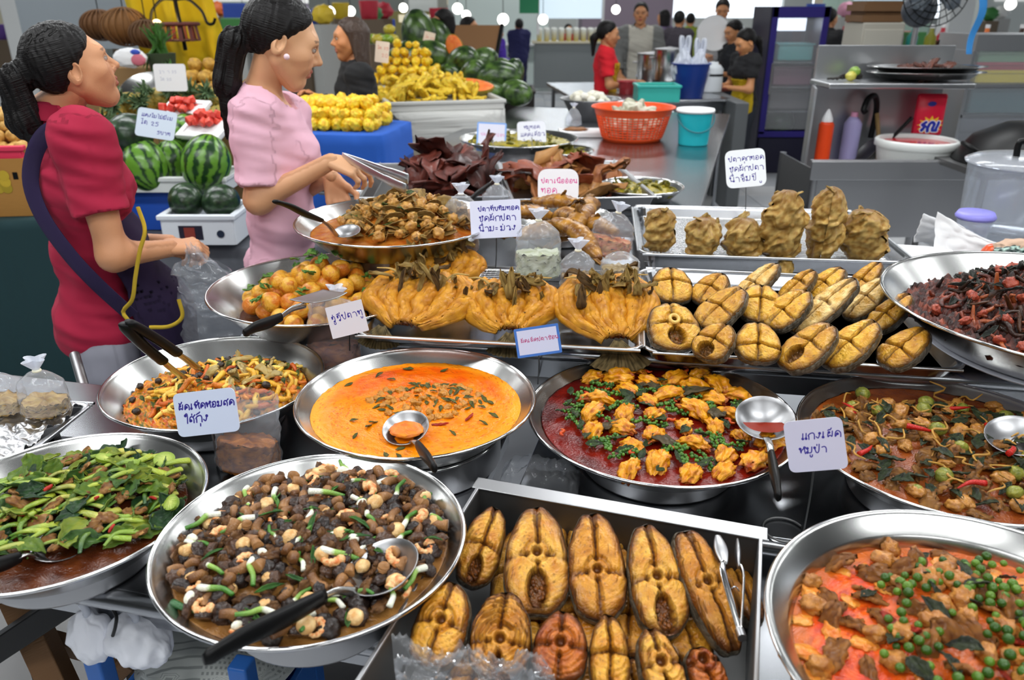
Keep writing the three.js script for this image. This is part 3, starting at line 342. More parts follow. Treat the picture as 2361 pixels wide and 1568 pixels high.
/* ---------- F: large pan of red curry with green peas ---------- */
const PF = makePan('large deep steel pan of red coconut curry with green peas, lower right corner', 0.556, 0.95, -0.684, 0.254, 0.20, { deep: true });
{
  const P = PF, m1 = (x, z) => sm(0.175, 0.06, Math.hypot(x - 0.03, z + 0.03));
  bed(P, 'red_coconut_curry', 'orange red coconut curry filling the large deep pan', 'sauce', { level: 0.036, amp: 0.002, freq: 45, rings: 60, segs: 160, mound: (x, z) => 0.02 * m1(x, z), color: (x, z) => { const n = fbm(x * 20, z * 20, 11), k = fbm(x * 70, z * 70, 2); let c = mixc(lin('#c8380f'), lin('#e8641a'), clamp(0.45 + n * 1.2)); c = mixc(c, lin('#a8300f'), clamp(sm(0.1, 0.3, k))); return mixc(c, lin('#b0641c'), sm(0.19, 0.205, Math.hypot(x, z)) * 0.6 + 0.5 * m1(x, z)); } });
  const meat = variants(10, (i) => i % 2 ? slice(0.044, 0.022, 0.006, lin('#84481a'), lin('#c07c34'), i + 80, 0.45) : chunk(0.017, 0.012, 0.014, lin('#8a5020'), lin('#c48438'), i + 80, 4, 0.22));
  scatter(P, { name: 'meat_slice', label: 'brown meat slice in the large red coconut curry', cat: 'meat', group: 'meat slices in the large red coconut curry', geos: meat, n: 120, min: 0.026, lift: 0.006, tilt: 0.7, seed: 71, rmax: 0.97, where: (x, z, R) => m1(x, z) > 0.12 + 0.1 * R() || R() < 0.04 });
  const peaG = variants(4, (i) => paint(boxUV(new THREE.IcosahedronGeometry(0.0054, 4)), mixc(lin('#2f5210'), lin('#587c20'), i / 3)));
  scatter({ ...P, pts: [] }, { name: 'green_pea', label: 'round green pea eggplant in the large red coconut curry', cat: 'pea eggplant', group: 'green pea eggplants in the large red coconut curry', geos: peaG, n: 190, min: 0.0125, lift: 0.014, tilt: 3, seed: 72, where: (x, z, R) => m1(x, z) * sm(-0.05, 0.25, fbm(x * 13, z * 13, 4) + 0.15) > R() * 0.8 });
  scatter({ ...P, pts: [] }, { name: 'basil_sprig', label: 'dark basil leaf in the large red coconut curry', cat: 'herb', group: 'basil leaves in the large red coconut curry', geos: variants(4, (i) => leafG(0.036, 0.017, lin('#1c2416'), lin('#3f4a26'), i + 5, 0.4)), mat: M.leaf, n: 26, min: 0.03, lift: 0.012, tilt: 0.5, seed: 73, where: (x, z) => m1(x, z) > 0.1 });
  scatter({ ...P, pts: [] }, { name: 'coconut_lump', label: 'orange curdled lump floating in the large red curry', cat: 'curry lump', group: 'orange lumps floating in the large red coconut curry', geos: variants(4, (i) => chunk(0.016, 0.004, 0.012, lin('#c8601c'), lin('#e09a3c'), i + 15, 3, 0.3)), mat: M.sauce, n: 44, min: 0.034, lift: 0, tilt: 0.2, seed: 74, where: (x, z) => m1(x, z) < 0.4 });
  scatter({ ...P, pts: [] }, { name: 'red_chili', label: 'long red chili strip in the large red coconut curry', cat: 'chili', group: 'red chili strips in the large red coconut curry', geos: [slice(0.055, 0.012, 0.003, lin('#b02412'), lin('#d8482a'), 3, 0.3)], n: 6, min: 0.07, lift: 0.018, tilt: 0.3, seed: 75, where: (x, z) => m1(x, z) > 0.3 });
}
/* ---------- G: orange stir-fry of shredded mushrooms ---------- */
const PG = makePan('round steel pan of orange shredded stir-fry with black tongs', -0.638, 0.885, -1.512, 0.2265, 0.066, { stand: 'pan of orange stir-fry' });
{
  const P = PG, md = (x, z) => sm(0.17, 0.06, Math.hypot((x - 0.04) / 1.1, z - 0.01));
  bed(P, 'orange_stir_fry', 'minced orange and green stir-fry base', 'stir fry', { level: 0.036, amp: 0.010, freq: 75, rings: 60, segs: 160, mat: M.wet, mound: (x, z) => 0.042 * md(x, z), kind: 'stuff', color: (x, z) => { const a = fbm(x * 90, z * 90, 1), b = fbm(x * 70 + 9, z * 70, 5); let c = mixc(lin('#a8560f'), lin('#e09a24'), clamp(0.5 + a * 1.3)); if (b > 0.22) c = lin('#4a5418'); if (b < -0.3) c = lin('#c2420f'); return c; } });
  const cs = [['#d8901c', '#f2c544'], ['#e8a82c', '#f6d66a'], ['#c8641a', '#e8922c'], ['#b84a14', '#d8701c']].map((p) => p.map(lin));
  scatter(P, { name: 'mushroom_shred', label: 'orange shredded mushroom strip in the orange stir-fry', cat: 'mushroom', group: 'mushroom strips in the orange stir-fry', geos: variants(10, (i) => strand(0.038 + 0.008 * (i % 3), 0.0055, ...cs[i % 4], i + 4, 0.6)), n: 150, min: 0.017, lift: 0.005, tilt: 0.5, seed: 81, where: (x, z, R) => md(x, z) > R() * 0.35 });
  scatter({ ...P, pts: [] }, { name: 'green_herb', label: 'chopped green herb in the orange stir-fry', cat: 'herb', group: 'chopped herbs in the orange stir-fry', geos: variants(5, (i) => leafG(0.018, 0.008, lin('#26401a'), lin('#76802c'), i + 40, 0.4)), mat: M.leaf, n: 90, min: 0.014, lift: 0.010, tilt: 0.6, seed: 82, where: (x, z, R) => md(x, z) > R() * 0.3 });
  scatter({ ...P, pts: [] }, { name: 'dark_mushroom', label: 'small dark mushroom piece in the orange stir-fry', cat: 'mushroom', group: 'dark mushroom bits in the orange stir-fry', geos: variants(3, (i) => chunk(0.008, 0.006, 0.007, lin('#1e140e'), lin('#3f2c1a'), i, 2)), n: 40, min: 0.02, lift: 0.008, seed: 83, where: (x, z, R) => Math.hypot(x + 0.02, z + 0.03) < 0.07 || R() < 0.1 });
  scatter({ ...P, pts: [] }, { name: 'squid_ring', label: 'pale yellow curled squid strip in the orange stir-fry', cat: 'squid', group: 'pale squid strips in the orange stir-fry', geos: variants(3, (i) => slice(0.05, 0.014, 0.005, lin('#e8bc5a'), lin('#f6e0a0'), i + 60, 0.6)), n: 26, min: 0.03, lift: 0.014, tilt: 0.6, seed: 84, where: (x, z) => x > -0.01 && Math.hypot(x - 0.06, z) < 0.09 });
  /* tongs with black grips */
  const a = on(288, 745, 1.09), b = on(440, 860, 0.925), t = thing('serving_tongs', 'steel tongs with thick black grips standing in the orange stir-fry', 'tongs', b), d = a.clone().sub(b), u = d.clone().normalize(), s = u.clone().cross(V(0.3, 0, 1)).normalize();
  for (const k of [-1, 1]) { mesh('tong_arm', taper([s.clone().multiplyScalar(k * 0.018), d.clone().multiplyScalar(0.25).addScaledVector(s, k * 0.017), d.clone().multiplyScalar(0.5).addScaledVector(s, k * 0.012)], (q) => lerp(0.011, 0.008, q), 12, 10, 0.3), M.shiny, t); mesh('grip', taper([d.clone().multiplyScalar(0.34).addScaledVector(s, k * 0.016), d.clone().multiplyScalar(0.6).addScaledVector(s, k * 0.014), d.clone().multiplyScalar(0.85).addScaledVector(s, k * 0.009), d.clone().addScaledVector(s, k * 0.004)], (q) => 0.0125 * (q > 0.96 ? 0.75 : 1), 14, 10, 0.7), M.black, t); }
}
/* ---------- H: fried egg balls ---------- */
const PH = makePan('round steel pan of golden fried eggs with green herbs', -0.494, 0.96, -1.90, 0.276, 0.08);
potStand('squat grey steel pot under the pan of fried eggs', -0.494, -1.90, 0.185, TH, 0.878);
{
  const P = PH; bed(P, 'tamarind_sauce', 'thin brown sauce under the fried eggs', 'sauce', { level: 0.066, amp: 0.001, color: () => lin('#4a2208') });
  const eg = variants(6, (i) => paint(warp(blob(0.0255, 0.023, 0.0235, 5, 0.03, 1.6, i), (v) => { v.x *= 1 + v.x * 3; }), (x, y, z) => { const n = fbm(x * 30 + i * 4, y * 30, z * 30, 3); return mixc(mixc(lin('#dc9a24'), lin('#ecba4a'), clamp(0.5 + n)), lin('#c8701a'), clamp(sm(-0.05, 0.25, n + [-.15, .1, -.2, 0.3, 0, -.1][i]))); }));
  const put = (x, y, z, i, R) => { const m = one('fried_egg', eg[i % 6], M.wet, 'golden fried whole egg in the egg pan', 'egg', 'golden fried eggs in the egg pan'); m.position.set(P.x + x, y, P.z + z); m.quaternion.copy(eu(R() * 6, R() * 6, R() * 6)); m.scale.setScalar(0.95 + 0.15 * R()); };
  const R = rng(91); let i = 0; const y0 = P.y - 0.034; for (const [layer, rr, n] of [[0, 0.195, 44], [1, 0.16, 28], [2, 0.11, 13], [3, 0.05, 4]]) { const pts = []; let tries = 0; while (pts.length < n && tries++ < 4000) { const a = R() * 6.283, r = rr * Math.sqrt(R()), x = r * Math.cos(a) + 0.01, z = r * Math.sin(a) * 0.95; if (pts.every((q) => Math.hypot(q[0] - x, q[1] - z) > 0.041)) { pts.push([x, z]); put(x, y0 + layer * 0.026, z, i++, R); } } }
  P.H = (x, z) => y0 + 0.02 + 0.085 * sm(0.2, 0.02, Math.hypot(x - P.x, z - P.z)); P.level = 0.03;
  scatter(P, { name: 'coriander_sprig', label: 'green coriander sprig on the fried eggs', cat: 'herb', group: 'coriander sprigs on the fried eggs', geos: variants(5, (i) => merge(variants(4, (k) => leafG(0.022, 0.014, lin('#2c6a1c'), lin('#86b84a'), i * 4 + k, 0.5).rotateY(k * 1.6 + i).translate(0.008 * Math.cos(k * 1.6), 0.002 * k, 0.008 * Math.sin(k * 1.6))))), mat: M.leaf, n: 20, min: 0.045, lift: 0.006, tilt: 0.5, seed: 92, rmax: 0.72 });
  utensil('black_ladle', 'steel turner spoon with a black grip lying on the fried eggs', on(722, 697, 1.02), on(562, 770, 1.01), { bowl: 0.046, grip: 0.5, depth: 0.012, kind: 'turner', grR: 0.012, tilt: V(-0.35, 0.85, 0.35).normalize() });
}
/* ---------- I: clams ---------- */
const PI_ = makePan('shallow steel pan heaped with tan clams, beside the woman in pink', -0.319, 1.08, -2.113, 0.274, 0.07);
potStand('steel pot holding up the pan of clams', -0.319, -2.113, 0.16, TIER, 1.008);
{
  const P = PI_, md = (x, z) => sm(0.21, 0.03, Math.hypot(x - 0.03, z + 0.03));
  bed(P, 'orange_gravy', 'orange gravy at the front of the pan of clams', 'sauce', { level: 0.03, amp: 0.002, mound: (x, z) => 0.065 * md(x, z), color: (x, z) => mixc(lin('#a04c14'), lin('#c07c2c'), clamp(0.5 + fbm(x * 30, z * 30, 3))) });
  const clam = (i) => { const sh = (sg) => thick((a, b) => { const an = (a - 0.5) * Math.PI * 1.05, r = 0.03 * b * (1 + 0.05 * Math.sin(a * 40)), y = sg * 0.011 * Math.sin(b * Math.PI * 0.55) * Math.cos(an * 0.7); return [r * Math.sin(an), y + sg * 0.003, r * Math.cos(an)]; }, 18, 8, 0.0018); return merge([paint(sh(1), (x, y, z) => mixc(lin('#8a6428'), lin('#c8a256'), clamp(0.5 + fbm(x * 70 + i, y * 70, z * 70)))), paint(sh(-1), lin('#b08a4a')), tr(chunk(0.013, 0.006, 0.011, lin('#c88c3c'), lin('#e6bd72'), i), 0, 0, 0.014)]); };
  scatter(P, { name: 'clam', label: 'cooked tan clam in the pan of clams', cat: 'clam', group: 'cooked clams in the pan beside the woman in pink', geos: variants(6, clam), n: 100, min: 0.03, lift: 0.012, tilt: 1.0, seed: 101, s: [0.75, 1.15], rmax: 0.9, where: (x, z, R) => md(x, z) > 0.08 + R() * 0.2 });
  scatter({ ...P, pts: [] }, { name: 'clam_meat', label: 'golden brown lump of clam meat in the pan of clams', cat: 'clam', group: 'lumps of clam meat in the pan of clams', geos: variants(5, (i) => chunk(0.016, 0.012, 0.014, lin('#9a6424'), lin('#d8a452'), i + 30, 4, 0.22)), n: 70, min: 0.03, lift: 0.018, tilt: 1, seed: 102, rmax: 0.88, where: (x, z, R) => md(x, z) > R() * 0.25 });
  scatter({ ...P, pts: [] }, { name: 'basil_sprig', label: 'green basil leaf among the clams', cat: 'herb', group: 'basil leaves among the clams', geos: variants(3, (i) => leafG(0.03, 0.016, lin('#2c4a18'), lin('#5f7a2a'), i, 0.4)), mat: M.leaf, n: 14, min: 0.05, lift: 0.022, seed: 103, rmax: 0.7 });
  utensil('serving_spoon', 'steel spoon with a long black handle resting on the pan of clams', on(800, 532, 1.085), on(632, 464, 1.22), { bowl: 0.04, grip: 0.6, depth: 0.012, kind: 'spoon', grR: 0.0105, tilt: V(0.1, 0.95, 0.2).normalize() });
}
/* ---------- J: dark stir-fry on the right ---------- */
const PJ = makePan('wide steel pan of dark red brown stir-fry at the right edge', 1.174, 1.05, -1.527, 0.371, 0.09);
{
  const P = PJ, md = (x, z) => sm(0.32, 0.08, Math.hypot(x - 0.05, z));
  bed(P, 'dark_stir_fry', 'dark red brown shredded stir-fry base', 'stir fry', { level: 0.04, amp: 0.022, freq: 45, rings: 80, segs: 220, mat: M.food, kind: 'stuff', mound: (x, z) => 0.085 * md(x, z), color: (x, z) => { const a = fbm(x * 60, z * 60, 4), b = fbm(x * 40, z * 40, 8); return mixc(mixc(lin('#1e0e0a'), lin('#55241a'), clamp(0.4 + a * 1.3)), lin('#8a4028'), sm(0.15, 0.4, b)); } });
  const cs = [['#3a160c', '#7a3018'], ['#1c100c', '#3c2014'], ['#6e2c12', '#aa5628'], ['#2a180c', '#573016']].map((p) => p.map(lin));
  scatter(P, { name: 'meat_shred', label: 'dark red brown meat shred in the dark stir-fry', cat: 'meat', group: 'meat shreds in the dark stir-fry', geos: variants(12, (i) => i % 3 === 2 ? slice(0.036, 0.016, 0.005, ...cs[i % 4], i, 0.5) : strand(0.04 + 0.006 * (i % 4), 0.005, ...cs[i % 4], i + 40, 0.9)), n: 290, min: 0.021, lift: 0.008, tilt: 0.7, seed: 111, rmax: 0.94, where: (x, z, R) => md(x, z) > R() * 0.25 });
  scatter({ ...P, pts: [] }, { name: 'basil_sprig', label: 'blackened basil leaf in the dark stir-fry', cat: 'herb', group: 'blackened leaves in the dark stir-fry', geos: variants(6, (i) => leafG(0.045, 0.018, lin('#0e1210'), lin('#26301c'), i + 23, 0.6)), mat: M.leaf, n: 110, min: 0.026, lift: 0.013, tilt: 0.7, seed: 112, rmax: 0.9, where: (x, z, R) => md(x, z) > R() * 0.2 });
  scatter({ ...P, pts: [] }, { name: 'red_piece', label: 'brick red chili piece in the dark stir-fry', cat: 'chili', group: 'brick red pieces in the dark stir-fry', geos: variants(4, (i) => chunk(0.013, 0.008, 0.011, lin('#7a2414'), lin('#b8553a'), i + 90, 3, 0.3)), n: 50, min: 0.04, lift: 0.012, tilt: 1, seed: 113, rmax: 0.85 });
}
/* ---------- rectangular trays ---------- */
function rectFit(px, h) { const [fl, fr, br, bl] = px.map(([a, b]) => on(a, b, h)), u = fr.clone().sub(fl).add(br).sub(bl).setY(0).normalize(), v = V(u.z, 0, -u.x), c = fl.clone().add(fr).add(br).add(bl).multiplyScalar(0.25), ext = (d, pos, neg) => pos.reduce((s, p) => s + p.clone().sub(c).dot(d), 0) / 2 - neg.reduce((s, p) => s + p.clone().sub(c).dot(d), 0) / 2; return { c, w: ext(u, [fr, br], [fl, bl]), d: ext(v, [bl, br], [fl, fr]), turn: Math.atan2(-u.z, u.x), u, v }; }
function rrRing(w, d, r, y, n = 6) { const o = []; for (const [sx, sz, a0] of [[1, 1, 0], [-1, 1, 1], [-1, -1, 2], [1, -1, 3]]) for (let i = 0; i <= n; i++) { const a = (a0 + i / n) * Math.PI / 2; o.push([sx * (w / 2 - r) + r * Math.cos(a), y, sz * (d / 2 - r) + r * Math.sin(a)]); } return o; }
function loft(rings, capEnds = true) { const n = rings[0].length, pos = rings.flat(2), idx = []; for (let i = 0; i < rings.length - 1; i++) for (let j = 0; j < n; j++) { const a = i * n + j, b = i * n + (j + 1) % n; idx.push(a, a + n, b, b, a + n, b + n); }
  if (capEnds) for (const [i, s] of [[0, 1], [rings.length - 1, 0]]) { const o = i * n; for (let j = 1; j < n - 1; j++) s ? idx.push(o, o + j, o + j + 1) : idx.push(o, o + j + 1, o + j); }
  const g = new THREE.BufferGeometry(); g.setAttribute('position', new THREE.Float32BufferAttribute(pos, 3)); g.setIndex(idx); const f = g.toNonIndexed(); f.computeVertexNormals(); return boxUV(f); }
function makeTray(label, f, h, depth, { r = 0.04, rim = 0.012, mat = M.alu, slope = 0.014, name = 'metal_tray', tilt = 0 } = {}) {
  const t = thing(name, label, 'tray', [f.c.x, h, f.c.z], f.turn); t.rotation.order = 'YXZ'; t.rotation.x = tilt; const R = (e, y) => rrRing(f.w + 2 * e, f.d + 2 * e, Math.max(0.004, r + e), y);
  mesh('tray_body', loft([R(-slope - 0.004, -depth), R(-slope, -depth + 0.003), R(0, -0.004), R(rim - 0.002, -0.003), R(rim, 0), R(rim - 0.002, 0.003), R(0.002, 0.002), R(-0.0025, -0.003), R(-slope - 0.002, -depth + 0.005), R(-slope - 0.005, -depth + 0.002)]), mat, t);
  mesh('rim', tube(rrRing(f.w + 2 * rim - 0.003, f.d + 2 * rim - 0.003, r + rim, 0.001, 10).map((p) => V(...p)), 0.0036, 120, 8, true), M.alu, t); return t; }
function wireRack(label, f, h, { nx = 36, nz = 22, k = 0.93, r = 0.0011 } = {}) { const t = thing('wire_rack', label, 'rack', [f.c.x, h, f.c.z], f.turn), w = f.w * k, d = f.d * k, l = []; for (let i = 0; i <= nx; i++) l.push(tr(boxUV(cyl(r, r, d, 4)).rotateX(Math.PI / 2), (i / nx - 0.5) * w, 0, 0)); for (let i = 0; i <= nz; i++) l.push(tr(boxUV(cyl(r, r, w, 4)).rotateZ(Math.PI / 2), 0, 0.002, (i / nz - 0.5) * d)); mesh('wire_mesh', merge(l), M.chrome, t); mesh('rack_frame', tube(rrRing(w, d, 0.02, 0).map((p) => V(...p)), 0.0025, 90, 6, true), M.chrome, t); return t; }

/* a fried fish steak: flesh face up (+y), dorsal side towards -z */
function steakParts({ L, w, T = 0.026, seed = 0, cavity = 0, bone = 1, point = 0.16, c1, c2, groove, flake = 1 }) {
  const NS = 72, NR = 26, z0 = 0.06 * L - 0.01 * (seed % 3), out = (a) => { const s = Math.sin(a), c = Math.cos(a), n = 1 + 0.035 * noise(Math.cos(a) * 1.7 + seed, s * 1.7, seed); return [w / 2 * Math.sign(s) * Math.pow(Math.abs(s), 0.86) * (1 - point * c) * n, -L / 2 * Math.sign(c) * Math.pow(Math.abs(c), 0.92) * n]; };
  const zc = z0 + 0.16 * L, hgt = (x, z, s) => {
    const m = Math.exp(-((x - 0.0015 * noise(z * 40, seed, 0)) ** 2) / (0.0028 ** 2)), sz = z - z0 - 0.35 * Math.abs(x) * (1 - Math.abs(x) / w), se = Math.exp(-(sz * sz) / (0.0026 ** 2)), dv = Math.hypot(x, z - z0);
    let y = T / 2 * (1 - 0.55 * Math.pow(s, 7)) + 0.0055 * Math.sqrt(Math.max(0, 1 - s * s)) - 0.0085 * m * (cavity && z > zc ? 0 : 1) - 0.0085 * se + flake * 0.0009 * Math.sin(dv * 900 + 2 * noise(x * 60, z * 60, seed)) + 0.0022 * fbm(x * 45, z * 45, seed);
    if (bone) { y = lerp(y, T / 2 + 0.003, Math.exp(-((dv / 0.013) ** 4))); y += -0.005 * Math.exp(-(((dv - 0.0165) / 0.0022) ** 2)) - 0.012 * Math.exp(-((dv / 0.0062) ** 4)); }
    if (cavity) { const q = (z - zc) / (0.30 * L), wd = cavity * w * 0.24 * Math.sqrt(clamp(q, 0, 1)) * Math.sqrt(clamp(1.12 - q, 0, 1)) * 1.3, k = q > 0 && q < 1.1 ? sm(wd, wd * 0.7, Math.abs(x)) : 0; y -= k * (0.017 + 0.009 * fbm(x * 160, z * 160, seed + 3)); }
    return y; };
  const pos = [0, hgt(0, 0, 0), 0], idx = [];
  for (let i = 1; i <= NR; i++) for (let j = 0; j < NS; j++) { const a = j / NS * 2 * Math.PI, s = i / NR, [ox, oz] = out(a), x = ox * s, z = oz * s; pos.push(x, hgt(x, z, s), z); }
  for (let j = 0; j < NS; j++) { const [x, z] = out(j / NS * 2 * Math.PI); pos.push(x * 0.9, -T / 2, z * 0.9); } const bc = pos.length / 3; pos.push(0, -T / 2, 0);
  for (let j = 0; j < NS; j++) idx.push(0, 1 + j, 1 + (j + 1) % NS); for (let i = 0; i < NR; i++) for (let j = 0; j < NS; j++) { const a = 1 + i * NS + j, b = 1 + i * NS + (j + 1) % NS; idx.push(a, a + NS, b, b, a + NS, b + NS); } const lb = 1 + NR * NS; for (let j = 0; j < NS; j++) idx.push(bc, lb + (j + 1) % NS, lb + j);
  const g = new THREE.BufferGeometry(); g.setAttribute('position', new THREE.Float32BufferAttribute(pos, 3)); g.setIndex(idx); g.computeVertexNormals(); boxUV(g); if (g.attributes.normal.getY(0) < 0) { const ix = g.index.array; for (let i = 0; i < ix.length; i += 3) { const q = ix[i]; ix[i] = ix[i + 1]; ix[i + 1] = q; } g.computeVertexNormals(); }
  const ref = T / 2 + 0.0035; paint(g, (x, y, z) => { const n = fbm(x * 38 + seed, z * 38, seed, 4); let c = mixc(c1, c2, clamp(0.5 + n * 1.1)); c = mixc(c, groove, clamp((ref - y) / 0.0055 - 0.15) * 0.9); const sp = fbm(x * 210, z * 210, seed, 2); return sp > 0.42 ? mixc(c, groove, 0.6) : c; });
  const rings = [[0.985, 0.30], [1.012, 0.16], [1.02, -0.1], [0.99, -0.42], [0.9, -0.52]].map(([k, y]) => { const o = []; for (let j = 0; j < NS; j++) { const [x, z] = out(-j / NS * 2 * Math.PI); o.push([x * k, y * T + 0.0015 * noise(x * 90, z * 90, y), z * k]); } return o; });
  const sk = loft(rings, false); paint(sk, (x, y, z) => mixc(lin('#3a3226'), lin('#8a8070'), clamp(0.35 + fbm(x * 120, y * 160, z * 120 + seed)) * 0.9));
  return { g, sk, z0 };
}
const steakSkin = M.wet;
function steak(label, group, pos, tilt, yaw, roll, p) { const t = thing('fish_steak', label, 'fish steak', pos, 0, group); t.quaternion.copy(eu(tilt, yaw, roll, 'YXZ')); const { g, sk, z0 } = steakParts(p); mesh('flesh', g, M.wet, t); mesh('skin', sk, steakSkin, t); if (p.cavity) { const R = rng(p.seed + 1), cr = []; for (let i = 0; i < 22; i++) cr.push(chunk(0.0035, 0.003, 0.004, lin('#3a1c0a'), lin('#9a5a20'), i, 1, 0.3).translate((R() - 0.5) * p.w * 0.26, (p.T ?? 0.026) / 2 - 0.012 - 0.004 * R(), z0 + p.L * (0.22 + 0.20 * R()))); if (p.cavity <= 1) mesh('belly_crumb', merge(cr), M.wet, t); } if (p.bone) { const b = new THREE.TorusGeometry(0.0095, 0.0042, 10, 24).rotateX(Math.PI / 2); mesh('backbone', tr(paint(boxUV(b), mixc(p.c2, lin('#e8c884'), 0.35)), 0, (p.T ?? 0.026) / 2 + 0.0045, z0), M.wet, t); } return t; }
/* ---------- K: deep front tray of fish steaks ---------- */
{
  const h = 0.88, bl = on(1115, 1128, h), br = on(1738, 1240, h), u = br.clone().sub(bl).normalize(), v = V(u.z, 0, -u.x), w = bl.distanceTo(br), d = 0.50, c = bl.clone().add(br).multiplyScalar(0.5).addScaledVector(v, -d / 2), turn = Math.atan2(-u.z, u.x);
  const t = thing('deep_steel_tray', 'deep square-cornered steel tray of thick fried fish steaks at the front', 'tray', [c.x, h, c.z], turn), D = 0.145;
  mesh('tray_wall', merge([tr(box(w + 0.02, D, 0.0025), 0, -D / 2, -d / 2), tr(box(w + 0.02, D, 0.0025), 0, -D / 2, d / 2), tr(box(0.0025, D, d), -w / 2 - 0.008, -D / 2, 0), tr(box(0.0025, D, d), w / 2 + 0.008, -D / 2, 0)]), M.darksteel, t);
  mesh('tray_floor', tr(box(w + 0.016, 0.003, d), 0, -D + 0.02, 0), M.darksteel, t);
  mesh('rim', merge([tr(box(w + 0.04, 0.004, 0.032, 0.0015), 0, 0.001, -d / 2 - 0.012), tr(box(w + 0.04, 0.004, 0.02, 0.0015), 0, 0.001, d / 2 + 0.006), tr(box(0.006, 0.004, d, 0.0015), -w / 2 - 0.010, 0.001, 0), tr(box(0.006, 0.004, d, 0.0015), w / 2 + 0.010, 0.001, 0)]), M.steel, t);
  const G = 'thick fried fish steaks in the deep front tray', cc = [['#c47c1c', '#e2a63a'], ['#b46e18', '#da9834'], ['#c07822', '#e4ac44'], ['#8f3c10', '#c8701f']].map((q) => q.map(lin)), gv = lin('#5a2a0a');
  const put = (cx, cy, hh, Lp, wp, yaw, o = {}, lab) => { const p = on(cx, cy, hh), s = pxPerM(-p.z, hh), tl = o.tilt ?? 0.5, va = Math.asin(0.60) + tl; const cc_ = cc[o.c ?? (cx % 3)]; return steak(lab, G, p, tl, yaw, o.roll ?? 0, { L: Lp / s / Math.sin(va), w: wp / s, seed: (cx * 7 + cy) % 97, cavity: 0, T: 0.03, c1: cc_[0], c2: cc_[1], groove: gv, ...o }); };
  put(1112, 1262, 0.855, 178, 96, -0.34, { cavity: 1, bone: 0, roll: -0.3 }, 'split-bellied fried fish steak lying at the back left corner of the deep tray');
  put(1238, 1296, 0.865, 238, 148, -0.02, { cavity: 1 }, 'largest fried fish steak with open dark belly, second along the back of the deep tray');
  put(1374, 1306, 0.865, 236, 130, 0.02, { c: 1 }, 'closed fried fish steak with pale skin edge, third along the back of the deep tray');
  put(1511, 1336, 0.862, 240, 128, 0.10, { cavity: 1 }, 'fried fish steak with a crumbly dark belly, fourth along the back of the deep tray');
  put(1630, 1362, 0.858, 270, 108, 0.28, { point: -0.12 }, 'long fried fish steak ending in a point beside the small tongs');
  put(1020, 1442, 0.862, 180, 128, -0.30, {}, 'fried fish steak behind the clear bag at the left of the deep tray');
  put(1156, 1468, 0.862, 182, 140, -0.12, { cavity: 0.6, flake: 3 }, 'ragged flaky fried fish steak in the second row of the deep tray');
  put(1292, 1496, 0.862, 150, 124, -0.15, { c: 3 }, 'reddish brown fried fish steak in the second row of the deep tray');
  put(1404, 1515, 0.86, 170, 92, -0.05, { bone: 0 }, 'narrow plain fried fish steak in the second row of the deep tray');
  put(1520, 1540, 0.855, 160, 100, 0.22, { cavity: 0.4 }, 'fried fish steak at the front of the deep tray, next to the right-hand gap');
  put(1624, 1556, 0.84, 110, 92, 0.25, { c: 3 }, 'small browned fried fish steak at the front right of the deep tray');
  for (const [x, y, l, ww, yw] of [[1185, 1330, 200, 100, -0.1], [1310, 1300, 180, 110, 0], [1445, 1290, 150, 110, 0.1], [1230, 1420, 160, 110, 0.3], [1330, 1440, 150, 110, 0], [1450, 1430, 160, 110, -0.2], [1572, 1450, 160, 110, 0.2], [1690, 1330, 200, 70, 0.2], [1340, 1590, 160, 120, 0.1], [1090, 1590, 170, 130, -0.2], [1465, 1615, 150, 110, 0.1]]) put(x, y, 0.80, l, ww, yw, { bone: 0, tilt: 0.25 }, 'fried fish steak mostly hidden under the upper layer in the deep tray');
  /* small steel tongs */
  const a = on(1655, 1235, 0.905), a2 = on(1700, 1245, 0.9), e = on(1708, 1462, 0.885), tg = thing('steel_tongs', 'small all-steel tongs lying along the right side of the deep fish tray', 'tongs', e);
  for (const [q, nm] of [[a, 0], [a2, 1]]) { const d1 = q.clone().sub(e), m1 = d1.clone().multiplyScalar(0.55); mesh('tong_arm', taper([V(0, 0, 0), m1.clone().add(V(nm ? 0.006 : -0.006, 0.004, 0)), d1.clone().multiplyScalar(0.72)], () => 0.0046, 12, 8, 0.45), M.chrome, tg); mesh('scoop', taper([d1.clone().multiplyScalar(0.68), d1.clone().multiplyScalar(0.84), d1], (s) => 0.004 + 0.006 * Math.sin(s * Math.PI), 10, 10, 0.4), M.steel, tg); }
  const mid = (q) => q.clone().sub(e).multiplyScalar(0.42); mesh('lock_ring', tube([mid(a), mid(a).lerp(mid(a2), 0.5).add(V(0, 0.006, 0)), mid(a2)], 0.0012, 10, 5), M.chrome, tg); mesh('hinge', boxUV(cyl(0.006, 0.006, 0.014, 14)).rotateX(Math.PI / 2), M.steel, tg);
}
